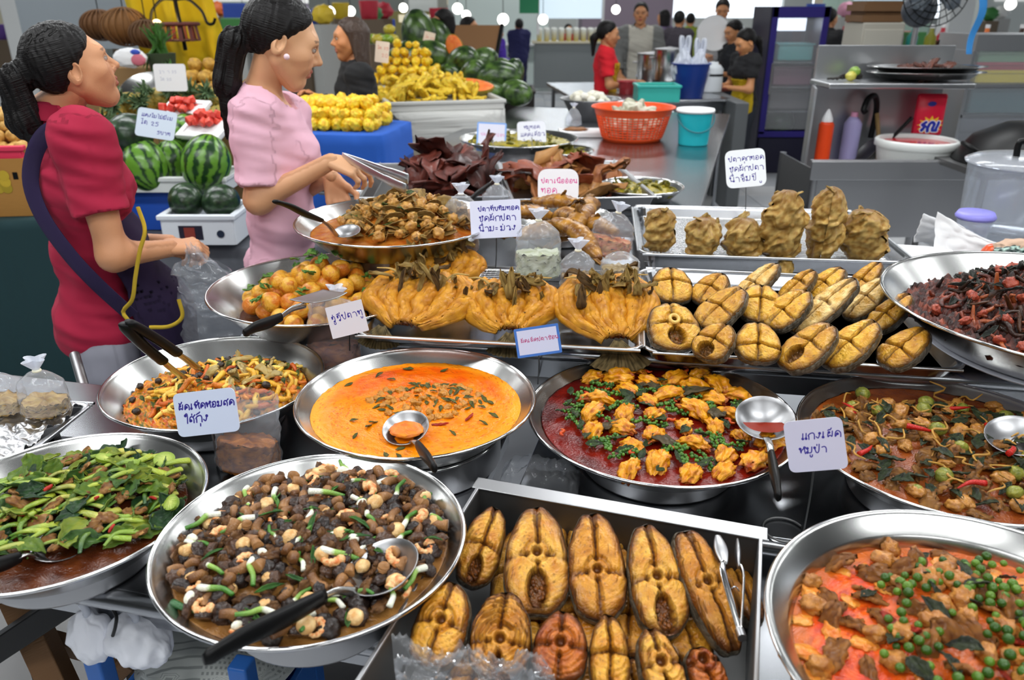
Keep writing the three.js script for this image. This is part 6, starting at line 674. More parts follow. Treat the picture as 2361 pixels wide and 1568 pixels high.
tiedBag('clear bag of orange sweet sauce leaning at the corner of the bundle tray', on(1400, 590, 0.985), 0.12, 0.125, 0.07, { seed: 5, lean: -0.2, neck: 0.3, fill: [0.45, 'orange_sauce', 'orange sauce with carrot in the leaning clear bag', 'sauce', lin('#d8601c'), lin('#f0b06a')] });
tiedBag('small clear bag of brown relish, between the cabbage bag and the sauce bag', on(1330, 668, 0.985), 0.085, 0.10, 0.06, { seed: 7, neck: 0.3, fill: [0.42, 'brown_relish', 'brown relish in the small clear bag', 'relish', lin('#6a4a14'), lin('#a8822c')] });
tiedBag('clear bag of amber dipping sauce in front of the orange sauce bag', on(1428, 655, 0.985), 0.10, 0.085, 0.065, { seed: 9, neck: 0.3, knot: false, fill: [0.55, 'dipping_sauce', 'amber dipping sauce in the clear bag', 'sauce', lin('#8a6a24'), lin('#c8a860')] });
tiedBag('tall clear bag of brown relish left of the three-line card', on(1066, 580, 0.985), 0.095, 0.165, 0.06, { seed: 11, neck: 0.2, tie: 0xffffff, fill: [0.52, 'chili_relish', 'orange brown chili relish in the tall clear bag', 'relish', lin('#8a4a14'), lin('#c8883a')] });
tiedBag('rounded empty clear bag top showing behind the three-line card', on(1146, 475, 1.0), 0.10, 0.075, 0.08, { seed: 13, neck: 0.5 });
tiedBag('clear bag of red chili relish leaning between the orange stir-fry and the orange curry', on(768, 862, 0.795), 0.135, 0.20, 0.05, { seed: 15, lean: -0.12, neck: 0.12, turn: 0.1, fill: [0.5, 'chili_relish', 'red brown chili relish in the bag with the small card', 'relish', lin('#84300f'), lin('#c8702c')] });
tiedBag('flared clear bag of orange chili relish behind the mushroom pan', on(575, 1085, 0.785), 0.125, 0.17, 0.055, { seed: 17, lean: -0.1, neck: 0.1, open: true, knot: false, fill: [0.46, 'chili_relish', 'orange chili relish in the flared bag behind the mushroom pan', 'relish', lin('#7c3a0c'), lin('#d07c1e')] });
tiedBag('clear tied bag of fried crumbs on the foil tray, right of the two', on(110, 950, 0.85), 0.095, 0.095, 0.07, { seed: 19, neck: 0.3, mat: M.film, fill: [0.34, 'fried_crumbs', 'golden fried crumbs in the right-hand bag on the foil tray', 'snack', lin('#a8792c'), lin('#dcb86a'), 'stuff'] });
tiedBag('clear bag of fried crumbs on the foil tray, cut by the left picture edge', on(8, 945, 0.85), 0.10, 0.085, 0.07, { seed: 21, neck: 0.3, mat: M.film, knot: false, fill: [0.34, 'fried_crumbs', 'golden fried crumbs in the left bag on the foil tray', 'snack', lin('#a8792c'), lin('#dcb86a'), 'stuff'] });
{ /* foil tray at the left edge */
  const fr = on(8, 1075, 0.835), br = on(195, 932, 0.835), v = br.clone().sub(fr), d = v.length(); v.normalize(); const u = V(-v.z, 0, v.x), w = 0.42, c = fr.clone().add(br).multiplyScalar(0.5).addScaledVector(u, -w / 2), f = { c, w, d, turn: Math.atan2(-u.z, u.x), u, v };
  makeTray('rectangular metal tray lined with crumpled foil at the left edge', f, 0.83, 0.028, { r: 0.012, rim: 0.014 }); const potx = thing('steel_pot_stand', 'low steel stand under the foil tray', 'stand', [c.x, TH, c.z], f.turn); mesh('frame', merge([tr(box(w * 0.8, 0.018, 0.02), 0, 0.009, -d * 0.3), tr(box(w * 0.8, 0.018, 0.02), 0, 0.009, d * 0.3)]), M.darksteel, potx);
  const m = one('crumpled_foil', thick((a, b) => { const x = (a - 0.5) * w * 0.99, z = (b - 0.5) * d * 0.97; return [x, 0.012 + 0.035 * Math.abs(fbm(x * 14, z * 14, 2, 3)) + 0.008 * Math.abs(noise(x * 70, z * 70, 3)), z]; }, 60, 60, 0.0008), M.foil, 'crumpled silver foil lining the tray at the left edge', 'foil'); m.position.set(c.x, 0.815, c.z); m.rotation.y = f.turn; m.rotation.order = 'YXZ';
}
{ /* flat empty bag by the deep tray, film over its front corner */
  const a = on(1245, 1112, TH + 0.004); const m = one('plastic_bag', sheet((u, v) => { const x = (u - 0.5) * 0.15, z = (v - 0.5) * 0.075, e = Math.pow(Math.max(0, 1 - (2 * u - 1) ** 4) * Math.max(0, 1 - (2 * v - 1) ** 4), 0.5); return [x, 0.004 + 0.05 * e * (0.7 + 0.5 * fbm(x * 20, z * 20, 5)) + 0.004 * noise(x * 90, z * 60, 1), z]; }, 50, 30), M.bag, 'crumpled empty clear bag lying behind the deep fish tray', 'plastic bag'); m.position.copy(a); m.rotation.y = -0.15;
  const l = [on(905, 1500, 0.885), on(1260, 1535, 0.885), on(920, 1640, 0.87), on(1300, 1640, 0.87)]; one('plastic_bag', sheet((u, v) => { const p = l[0].clone().lerp(l[1], u).lerp(l[2].clone().lerp(l[3], u), v), n = fbm(u * 5, v * 4, 7), wv = 0.012 * Math.sin(u * 16 + n * 4); return [p.x, p.y + 0.012 + 0.022 * n + wv * (1 - v) + 0.006 * noise(u * 30, v * 10, 2), p.z]; }, 70, 30), M.bag, 'stiff clear bag laid over the front left corner of the deep fish tray', 'plastic bag');
}
{ /* under the table: white bags, blue crate, wooden trestle */
  const wb = (lab, px, py, D, wp, hp, seed, lean) => { const p = atD(px, py, D), s = pxPerM(D, p.y), g = blob(wp / s / 2, hp / s / 2, wp / s * 0.36, 18, 0.045, 1.3, seed); warp(g, (v) => { v.x *= 1 - 0.35 * clamp(v.y / (hp / s / 2)) ; v.x += lean * v.y + 0.004 * noise(v.x * 30, v.y * 12, v.z * 30); v.z += 0.005 * noise(v.y * 22, v.x * 40, 5); }); const t = thing('plastic_bag', lab, 'plastic bag', p); mesh('bag_film', boxUV(g), std(0xf2f4fc, 0.4), t); mesh('bag_loop', tube([[0, hp / s * 0.38, 0], [0.008, hp / s * 0.5, 0.004], [0, hp / s * 0.62, 0]], 0.006, 14, 8), M.milky, t); };
  wb('stuffed white plastic bag hanging under the front table, left of the two', 208, 1466, 0.99, 108, 152, 31, 0); wb('stuffed white plastic bag hanging under the front table, right of the two', 318, 1476, 0.99, 150, 140, 33, -0.25);
  one('dark_cord', tube([atD(256, 1398, 0.96), atD(268, 1420, 0.955), atD(266, 1445, 0.955), atD(260, 1466, 0.96)], 0.0028, 20, 6), M.black, 'short dark cord hanging between the two white bags', 'cord');
  const blue = plastic(0x2f68b8, 0.35), pos = on(505, 1600, 0.40), ct = thing('blue_crate', 'blue plastic crate under the mushroom pan', 'crate', pos, -0.2), bw = 0.30, bd = 0.24; mesh('crate_wall', merge([tr(box(bw, 0.10, 0.012, 0.003), 0, 0, bd / 2), tr(box(bw, 0.10, 0.012, 0.003), 0, 0, -bd / 2), tr(box(0.012, 0.10, bd, 0.003), -bw / 2, 0, 0), tr(box(0.012, 0.10, bd, 0.003), bw / 2, 0, 0), tr(box(bw, 0.01, bd), 0, -0.05, 0)]), blue, ct); for (const x of [-1, 1]) for (const z of [-1, 1]) mesh('corner_post', tr(box(0.035, 0.62, 0.035, 0.005), x * (bw / 2 - 0.01), -0.09, z * (bd / 2 - 0.01)), blue, ct);
  const net = document.createElement('canvas'); net.width = net.height = 256; const c = net.getContext('2d'); c.fillStyle = '#b9bdb8'; c.fillRect(0, 0, 256, 256); c.fillStyle = '#8b8f8c'; for (let i = 0; i < 32; i++) for (let k = 0; k < 32; k++) c.fillRect(i * 8 + (k % 2) * 4, k * 8, 4, 4); c.strokeStyle = '#26307a'; c.lineWidth = 4; for (let k = 0; k < 2; k++) { c.beginPath(); for (let i = 0; i < 14; i++) c.lineTo(70 + i * 9, 120 + k * 34 + (i % 2) * 12 - i * 2); c.stroke(); } c.strokeStyle = '#b8a030'; c.beginPath(); c.ellipse(180, 180, 42, 16, -0.3, 0, 6.3); c.stroke(); const nt = new THREE.CanvasTexture(net); nt.colorSpace = THREE.SRGBColorSpace;
  const ng = blob(0.15, 0.06, 0.11, 12, 0.05, 1.4, 9); boxUV(ng, 3.6); one('printed_bag', ng, new THREE.MeshStandardMaterial({ map: nt, roughness: 0.4 }), 'grey dotted printed bag resting on the blue crate', 'bag').position.copy(pos).add(V(0.01, 0.09, 0));
  const beam = (nm, a, b, w, d, mat, par, o) => { const A = a.clone().sub(o), B = b.clone().sub(o), L = A.distanceTo(B), g = box(w, L, d, 0.003), m = mesh(nm, g, mat, par); m.position.copy(A).add(B).multiplyScalar(0.5); m.quaternion.setFromUnitVectors(V(0, 1, 0), B.clone().sub(A).normalize()); };
  const o = V(-0.75, 0, -1.2), wt = thing('wooden_trestle', 'rough wooden trestle with a dark diagonal brace under the front table', 'trestle', o); beam('post', atD(40, 1372, 1.18), atD(165, 1640, 1.1), 0.05, 0.05, M.wood, wt, o); beam('post', atD(98, 1475, 1.25), atD(165, 1700, 1.2), 0.06, 0.045, M.woodDark, wt, o); beam('brace', atD(-30, 1512, 1.1), atD(180, 1372, 1.1), 0.045, 0.03, M.black, wt, o); beam('rail', atD(60, 1462, 1.2), atD(420, 1560, 1.18), 0.035, 0.03, M.wood, wt, o); beam('rail', atD(230, 1590, 1.15), atD(300, 1525, 1.15), 0.03, 0.03, M.wood, wt, o); beam('post', atD(318, 1525, 1.22), atD(372, 1700, 1.2), 0.05, 0.04, M.woodDark, wt, o);
  one('steel_pole', tube([atD(172, 818, 1.86), atD(212, 955, 1.70)], 0.013, 4, 14), M.steel, 'grey steel pole beside the woman in dark red', 'pole');
}
/* ---------- fruit stalls ---------- */
const crateAt = (name, label, cat, p, w, h, d, mat, turn = 0, open = true) => { const t = thing(name, label, cat, p, turn), k = 0.012; mesh('crate_wall', merge([tr(box(w, h, k, 0.004), 0, h / 2, d / 2), tr(box(w, h, k, 0.004), 0, h / 2, -d / 2), tr(box(k, h, d, 0.004), -w / 2, h / 2, 0), tr(box(k, h, d, 0.004), w / 2, h / 2, 0), tr(box(w, 0.012, d), 0, open ? 0.02 : h - 0.012, 0)]), mat, t); mesh('rim', merge([tr(box(w + 0.03, 0.022, 0.03, 0.006), 0, h, d / 2), tr(box(w + 0.03, 0.022, 0.03, 0.006), 0, h, -d / 2), tr(box(0.03, 0.022, d, 0.006), -w / 2, h, 0), tr(box(0.03, 0.022, d, 0.006), w / 2, h, 0)]), mat, t); return t; };
const draped = (label, p, w, h, d, mat, turn = 0, seed = 1, cat = 'stall table') => { const t = thing('stall_table', label, cat, p, turn); mesh('board', tr(box(w * 0.86, 0.03, d * 0.86, 0.004), 0, h - 0.018, 0), M.woodPale, t); mesh('cloth', sheet((a, b) => { const an = a * 2 * Math.PI, s = (q) => Math.sign(q) * Math.pow(Math.abs(q), 0.22), dr = sm(0.3, 0.36, b), k = b < 0.33 ? b / 0.33 : 1, fl = 1 + dr * (b - 0.33) * 0.10 * (1 + 0.8 * Math.sin(an * 13 + noise(an, seed, 2))); return [w / 2 * 1.02 * k * fl * s(Math.cos(an)), b < 0.33 ? h + 0.001 : h - (b - 0.33) / 0.67 * h * 0.97, d / 2 * 1.02 * k * fl * s(Math.sin(an))]; }, 120, 30), mat, t); for (const x of [-1, 1]) for (const z of [-1, 1]) mesh('leg', tr(box(0.05, h - 0.03, 0.05), x * (w / 2 - 0.08), (h - 0.03) / 2, z * (d / 2 - 0.08)), M.woodDark, t); return t; };
const melonG = (r, L, striped, seed) => { const g = blob(r, r, L, 18, 0.012, 1.2, seed); return paint(g, (x, y, z) => { const an = Math.atan2(y, x), w = noise(Math.cos(an) * 2, Math.sin(an) * 2 + seed, z * 9), n = fbm(x * 22 + seed, y * 22, z * 22, 3); if (!striped) return mixc(lin('#16241a'), lin('#2f4a2a'), clamp(0.4 + n)); const s = Math.sin(an * 13 + w * 1.6 + 0.8 * noise(z * 30, an * 3, seed)); return mixc(lin('#5f8f2c'), lin('#173a17'), clamp(sm(-0.1, 0.5, s + 0.5 * n))); }); };
const MEL = { s: variants(3, (i) => melonG(0.105, 0.125, true, i + 1)), d: variants(3, (i) => melonG(0.1, 0.108, false, i + 5)), p: variants(3, (i) => paint(melonG(0.1, 0.15, false, i + 8), (x, y, z) => mixc(lin('#1c3018'), lin('#5a7a34'), clamp(0.35 + fbm(x * 12 + i, y * 12, z * 14, 3))))) };
function melon(kind, label, px, py, D, wp, group, i = 0, q = [0, 0, 0]) { const p = atD(px, py, D), s = wp / pxPerM(D, p.y) / 0.205, m = one(kind === 'p' ? 'green_melon' : 'watermelon', MEL[kind][i % 3], M.vgloss, label, 'melon', group); m.position.copy(p); m.scale.setScalar(s); m.quaternion.copy(eu(...q)); return m; }
function heap(name, label, cat, group, geos, mat, c, w, d, layers, r, seed, { squash = 1, turn = 0, dome = 1 } = {}) { const R = rng(seed), sp = r * 1.85; for (let l = 0; l < layers; l++) { const W2 = w - l * dome * sp * 1.1, D2 = d - l * dome * sp * 1.1; for (let x = -W2 / 2 + (l % 2) * sp * 0.3; x <= W2 / 2; x += sp) for (let z = -D2 / 2; z <= D2 / 2; z += sp) { if (l < layers - 1 && Math.abs(x) < W2 / 2 - sp * 1.4 && Math.abs(z) < D2 / 2 - sp * 1.4) continue; const m = one(name, geos[Math.floor(R() * geos.length)], mat, label, cat, group), a = x + (R() - 0.5) * r * 0.7, b = z + (R() - 0.5) * r * 0.7; m.position.set(c.x + a * Math.cos(turn) + b * Math.sin(turn), c.y + r * squash + l * sp * 0.78 * squash + (R() - 0.5) * r * 0.3, c.z - a * Math.sin(turn) + b * Math.cos(turn)); m.quaternion.copy(eu(R() * 6, R() * 6, R() * 6)); m.scale.setScalar(0.85 + 0.3 * R()); } } }
{
  /* left edge: cardboard box of fruit on a dark green cloth */
  const cb = std(0xa87838, 0.85, { bumpMap: T_BRUSH, bumpScale: 0.001 }), g = cloth(0x14363a), lc = atD(10, 540, 3.15);
  draped('stall table under a dark green cloth at the left edge', [lc.x - 0.42, 0, -3.45], 1.5, 0.80, 0.62, g, 0.12, 3);
  const bx = thing('cardboard_box', 'brown cardboard box printed with yellow fruit at the left edge', 'box', [lc.x - 0.25, 0.803, -3.42], 0.12); mesh('box_wall', merge([tr(box(0.62, 0.24, 0.006), 0, 0.12, 0.2), tr(box(0.62, 0.24, 0.006), 0, 0.12, -0.2), tr(box(0.006, 0.24, 0.4), -0.31, 0.12, 0), tr(box(0.006, 0.24, 0.4), 0.31, 0.12, 0), tr(box(0.62, 0.006, 0.4), 0, 0.225, 0)]), cb, bx); mesh('fruit_print', merge(variants(14, (i) => tr(paint(boxUV(new THREE.CircleGeometry(0.022, 16)), mixc(lin('#9a8418'), lin('#c8a82c'), (i * 37 % 10) / 10)), 0.13 + (i % 4) * 0.032, 0.15 + Math.floor(i / 4) * 0.026 - 0.03, 0.2045 + 0.0002 * i))), M.vcol, bx); mesh('hand_hole', tr(box(0.02, 0.03, 0.002, 0.001), 0.27, 0.17, 0.2035), M.black, bx);
  crateAt('pink_tray', 'pink plastic tray on the cardboard box at the left edge', 'tray', [lc.x - 0.22, 1.032, -3.42], 0.55, 0.05, 0.36, plastic(0xd83a58), 0.12);
  const longan = variants(3, (i) => paint(blob(0.026, 0.025, 0.026, 4, 0.06, 2, i), (x, y, z) => mixc(lin('#a8742c'), lin('#d8b060'), clamp(0.5 + fbm(x * 60, y * 60, z * 60 + i)))));
  heap('tan_fruit', 'round tan fruit heaped on the pink tray', 'fruit', 'tan fruit on the pink tray at the left edge', longan, M.vcol, V(lc.x - 0.2, 1.05, -3.42), 0.5, 0.3, 4, 0.027, 501, { turn: 0.12 });
  /* watermelon stand */
  const sx = atD(430, 480, 3.35); draped('stall table under a grey cloth below the watermelons', [sx.x + 0.0, 0, -3.75], 1.25, 0.66, 0.95, cloth(0x5c5f66), 0, 5);
  const wc = crateAt('white_crate', 'white crate with a dark picture label holding two dark watermelons', 'crate', [atD(470, 500, 3.3).x, 0.685, -3.36], 0.30, 0.12, 0.28, plastic(0xdfe4ea)); mesh('picture_label', merge([paint(tr(box(0.10, 0.06, 0.002), -0.03, 0.055, 0.1475), lin('#140f28')), paint(tr(box(0.045, 0.045, 0.002), -0.035, 0.055, 0.149), lin('#8a3226')), paint(tr(boxUV(cyl(0.016, 0.016, 0.003, 24)).rotateX(Math.PI / 2), 0.095, 0.05, 0.148), lin('#10203a'))]), M.vcol, wc);
  melon('d', 'dark green watermelon on the left in the white crate', 430, 462, 3.33, 82, null, 0, [0.3, 0.4, 0]); melon('d', 'dark green watermelon on the right in the white crate', 510, 466, 3.33, 84, null, 1, [0.2, -0.5, 0]);
  const b2 = crateAt('white_basin', 'white tray under the striped watermelons', 'tray', [atD(400, 440, 3.55).x, 0.85, -3.62], 0.52, 0.06, 0.26, plastic(0xd8dcda)); crateAt('blue_box', 'blue plastic box under the white tray of striped watermelons', 'crate', [atD(372, 470, 3.55).x, 0.665, -3.66], 0.40, 0.18, 0.24, plastic(0x2a56b8));
  melon('s', 'striped watermelon on the left of three, with its end towards the front', 336, 382, 3.55, 104, null, 0, [1.1, 0.5, 0]); melon('s', 'striped watermelon in the middle of three, standing upright', 396, 374, 3.62, 82, null, 1, [1.45, 0, 0]); melon('s', 'striped watermelon on the right of three, the largest', 475, 376, 3.52, 108, null, 2, [1.2, -0.2, 0]); melon('s', 'striped watermelon behind the trays of cut watermelon', 440, 310, 3.8, 90, null, 1, [0.6, 1, 0]); melon('d', 'dark round watermelon with a pale scar above the striped ones', 300, 312, 3.6, 102, null, 2);
  crateAt('step_box', 'wooden step box behind the striped watermelons', 'box', [atD(380, 330, 3.95).x, 0.66, -4.0], 0.9, 0.42, 0.34, M.woodPale, 0, false);
  /* trays of cut watermelon */
  const red = variants(3, (i) => paint(warp(box(0.034, 0.03, 0.03, 0.006), (v) => { v.x += 0.004 * noise(v.y * 60, v.z * 60, i); }), (x, y, z) => mixc(lin('#c41e24'), lin('#e8563f'), clamp(0.5 + fbm(x * 50 + i, y * 50, z * 50)))));
  [[424, 268, 3.85, 'the rear white foam tray'], [482, 300, 3.68, 'the front white foam tray']].forEach(([x, y, D, w], i) => { const p = atD(x, y, D); const t = crateAt('foam_tray', 'white foam tray of cut red watermelon, ' + ['behind', 'in front'][i], 'tray', p, 0.21, 0.022, 0.15, M.white, -0.35); t.rotation.order = 'YXZ'; t.rotation.x = 0.5; heap('watermelon_cube', 'red watermelon cube on ' + w, 'fruit', 'red watermelon cubes on ' + w, red, M.wet, V(p.x, p.y + 0.02, p.z), 0.15, 0.09, 2, 0.021, 510 + i, { turn: -0.35 }); });
  /* pineapples */
  const pb = paint(warp(blob(0.062, 0.085, 0.062, 16, 0.0, 1, 1), (v) => { const a = Math.atan2(v.z, v.x), k = 1 + 0.05 * Math.sin(a * 9 + v.y * 110) * Math.sin(a * 9 - v.y * 110); v.x *= k; v.z *= k; }), (x, y, z) => mixc(lin('#6a6a2c'), lin('#a88a34'), clamp(0.5 + fbm(x * 40, y * 40, z * 40)))), pcn = merge(variants(22, (i) => leafG(0.11, 0.018, lin('#3a5a34'), lin('#8aa878'), i, 0.5).rotateX(-0.5 - 0.03 * i).translate(0, 0.02, 0.02).rotateY(i * 2.4).translate(0, 0.085, 0)));
  [[262, 262, 4.0], [300, 244, 4.1], [338, 236, 4.15], [376, 232, 4.2], [420, 234, 4.25], [458, 242, 4.25], [240, 290, 3.95], [495, 232, 4.3], [505, 272, 4.15]].forEach(([x, y, D], i) => { const t = thing('pineapple', 'pineapple with a spiky grey green crown in the row above the watermelons', 'pineapple', atD(x, y, D), i, 'pineapples in the row above the watermelons'); t.rotation.set(1.1, i, 0.4 * (i % 3 - 1)); mesh('fruit', pb, M.vcol, t); mesh('crown', pcn, M.leaf, t); });
  /* heap of tan fruit behind */
  const tc = atD(490, 290, 5.0); draped('stall table under a brown cloth below the heap of tan fruit', [tc.x, 0, -5.2], 1.1, tc.y - 0.03, 0.8, cloth(0x4a3a2a), 0, 9);
  const lang = variants(4, (i) => paint(blob(0.04, 0.038, 0.04, 6, 0.05, 1.8, i + 9), (x, y, z) => mixc(lin('#9a6c1c'), lin('#cda040'), clamp(0.5 + fbm(x * 30 + i, y * 30, z * 30)))));
  heap('tan_round_fruit', 'tan round fruit in the tall heap between the two women', 'fruit', 'tan round fruit in the tall heap', lang, M.vcol, V(tc.x, tc.y, -5.15), 0.72, 0.5, 7, 0.042, 520);
  /* cards on this stall */
  sign('tilted white card with blue handwriting among the watermelons', 360, 286, 3.42, 88, 66, { roll: -0.18, yaw: 0.1, tilt: -0.4, r: 0.14, lines: [['แตงโมไม่มีเม', 0.8], ['โล 25', 1], ['    15บาท', 0.8, 0.15]], paper: '#ccd8e6', size: 0.2, top: 0.06, left: 0.1, base: atD(368, 330, 3.5), lw: 6 });
  sign('white double card seen from behind above the pineapples', 393, 179, 4.1, 74, 60, { r: 0.12, lines: [[' ราคา 35', 0.7], [' โล 20', 0.7]], ink: '#b4b8cc', paper: '#eef0f2', size: 0.2, top: 0.1, left: 0.12, base: atD(395, 240, 4.15), lw: 4, tilt: -0.1 });
  const sb = thing('weighing_pan', 'round silver weighing pan behind the pineapples', 'bowl', atD(338, 200, 4.9)); mesh('bowl', lathe([[0.001, -0.06], [0.1, -0.045], [0.15, 0], [0.155, 0.002], [0.15, 0.006], [0.1, -0.038], [0.001, -0.052]], 40).rotateX(0.5), M.shiny, sb);
  const bc = thing('cardboard_carton', 'plain brown carton behind the silver weighing pan', 'box', [atD(300, 190, 5.6).x, atD(300, 250, 5.6).y, -5.6]); mesh('carton', box(0.62, 0.30, 0.4, 0.004).translate(0, 0.13, 0), std(0x8f7048, 0.9), bc); mesh('flap', tr(box(0.3, 0.01, 0.4), -0.44, 0.30, 0).rotateZ(0.1), std(0x8f7048, 0.9), bc);
  draped('stall table under a dark cloth behind the pineapples', [atD(300, 250, 5.6).x, 0, -5.6], 1.5, atD(300, 250, 5.6).y - 0.03, 0.7, cloth(0x2c2a28), 0, 11);
  /* hanging things: yellow sheet, hook bracket with basket, brown net baskets, bulb, plants */
  const ys = atD(398, 68, 6.3); one('yellow_sheet', thick((a, b) => [(a - 0.5) * 0.66 + 0.10 * b, 0.32 - b * 0.64 + 0.01 * noise(a * 3, b * 3, 1), 0.04 * Math.sin(a * 14 + 2 * b) + 0.015 * noise(a * 8, b * 3, 2)], 60, 30, 0.003), cloth(0xd8b80c), 'bright yellow plastic sheet hanging behind the fruit stall', 'sheet').position.copy(ys);
  const hk = thing('hook_bracket', 'black curved hook bracket in front of the yellow sheet', 'bracket', atD(413, 60, 5.9)); mesh('stem', tube([[0, 0.5, 0], [0, 0.16, 0], [0.01, 0, 0], [0.02, -0.16, 0]], 0.014, 20, 10), M.black, hk); for (const s of [-1, 1]) mesh('hook', tube([[0, 0.17, 0], [s * 0.09, 0.17, 0], [s * 0.17, 0.10, 0], [s * 0.20, 0.02, 0], [s * 0.24, 0.015, 0], [s * 0.26, 0.05, 0]], 0.010, 30, 8), M.black, hk);
  const rb = thing('red_basket', 'dark red slatted basket hanging on the hook bracket', 'basket', atD(408, 75, 5.85)); for (let i = 0; i < 12; i++) mesh('slat', tr(box(0.028, 0.11, 0.008, 0.002), 0, 0, 0).rotateX(-0.15).translate(0, 0, 0.14).rotateY(i / 12 * 6.283), std(0x5a1f16, 0.6), rb); mesh('basket_rim', tube(variants(24, (i) => V(0.15 * Math.cos(i / 24 * 6.283), 0.055, 0.15 * Math.sin(i / 24 * 6.283))), 0.012, 60, 8, true), std(0x5a1f16, 0.6), rb); mesh('basket_floor', boxUV(cyl(0.135, 0.135, 0.01, 24)).translate(0, -0.05, 0), std(0x3a140f, 0.7), rb);
  const bl = thing('light_bulb', 'glowing bare bulb hanging by the yellow sheet', 'lamp', atD(362, 56, 5.8)); mesh('bulb_glow', tr(boxUV(new THREE.SphereGeometry(0.032, 20, 16)), 0, 0, 0), std(0xfff2c8, 0.4, { emissive: 0xffe6a0, emissiveIntensity: 6 }), bl); mesh('cable', tube([[0, 0.03, 0], [0.003, 0.4, 0], [0, 0.9, 0]], 0.004, 10, 6), M.black, bl); const pl = new THREE.PointLight(0xffdc98, 1.2); pl.castShadow = true; pl.position.copy(bl.position); scene.add(pl);
  [[232, 58, 6.2, 0.14, 'left-hand'], [290, 62, 6.0, 0.17, 'middle'], [340, 78, 5.8, 0.12, 'lower']].forEach(([x, y, D, r, w], i) => { const t = thing('net_basket', 'brown woven net basket hanging behind the woman in dark red, ' + ['nearest the grey rack', 'the widest', 'beside the bulb'][i], 'basket', atD(x, y, D)); const l = []; for (let k = 0; k < 10; k++) { const a = k / 10 * Math.PI; l.push(tube(variants(17, (q) => { const th = q / 16 * Math.PI; return V(r * Math.sin(th) * Math.cos(a) * (1), -r * 0.75 * Math.cos(th), r * Math.sin(th) * Math.sin(a)); }), 0.006, 24, 5)); } mesh('weave', merge([...l, warp(boxUV(new THREE.SphereGeometry(r * 0.95, 24, 16)), (v) => { v.y *= 0.72; })]), std([0x6a4522, 0x7a5228, 0x5f3f20][i], 0.8), t); mesh('cord', tube([[0, r * 0.7, 0], [0, 0.7, 0]], 0.004, 4, 5), M.black, t); });
  const pot = thing('leafy_plant', 'bunch of dark green pandan leaves behind the fruit stall', 'plant', atD(372, 130, 5.4)); for (let i = 0; i < 26; i++) mesh('leaf', leafG(0.34, 0.035, lin('#1c4a18'), lin('#4f8a2c'), i, 0.25).rotateX(-1.15 + 0.35 * Math.sin(i * 1.7)).translate(0, 0.04, 0).rotateY(i * 2.4), M.leaf, pot); mesh('bundle', boxUV(cyl(0.07, 0.09, 0.16, 16)).translate(0, -0.06, 0), std(0x2c3a20, 0.8), pot);
  const pk = thing('packet', 'white and pink packet leaning on the carton', 'packet', atD(300, 134, 5.25), 0.2); mesh('pack', blob(0.10, 0.06, 0.03, 8, 0.06, 1.5, 3), M.white, pk); mesh('print', merge([paint(blob(0.045, 0.035, 0.012, 5, 0.05, 1.5, 4).translate(0.05, -0.01, 0.024), lin('#c86a7a')), paint(blob(0.03, 0.018, 0.012, 5, 0.05, 1.5, 5).translate(0.04, 0.035, 0.02), lin('#2a4ab0'))]), M.vcol, pk);
  /* jars and baskets on shelves at far left */
  const rack = thing('grey_rack', 'grey metal rack panel behind the head of the woman in dark red', 'rack', [atD(160, 20, 7.2).x, 0, -7.4]); mesh('panel', tr(box(1.1, 0.55, 0.06, 0.005), 0, 1.55, 0), std(0x8a9298, 0.5), rack); mesh('post', merge([-0.5, 0.5].map((x) => tr(boxUV(cyl(0.025, 0.025, 1.9, 12)), x, 0.95, 0))), M.steel, rack); mesh('shelf', tr(box(1.1, 0.03, 0.4), 0, 1.15, 0), M.white, rack);
}
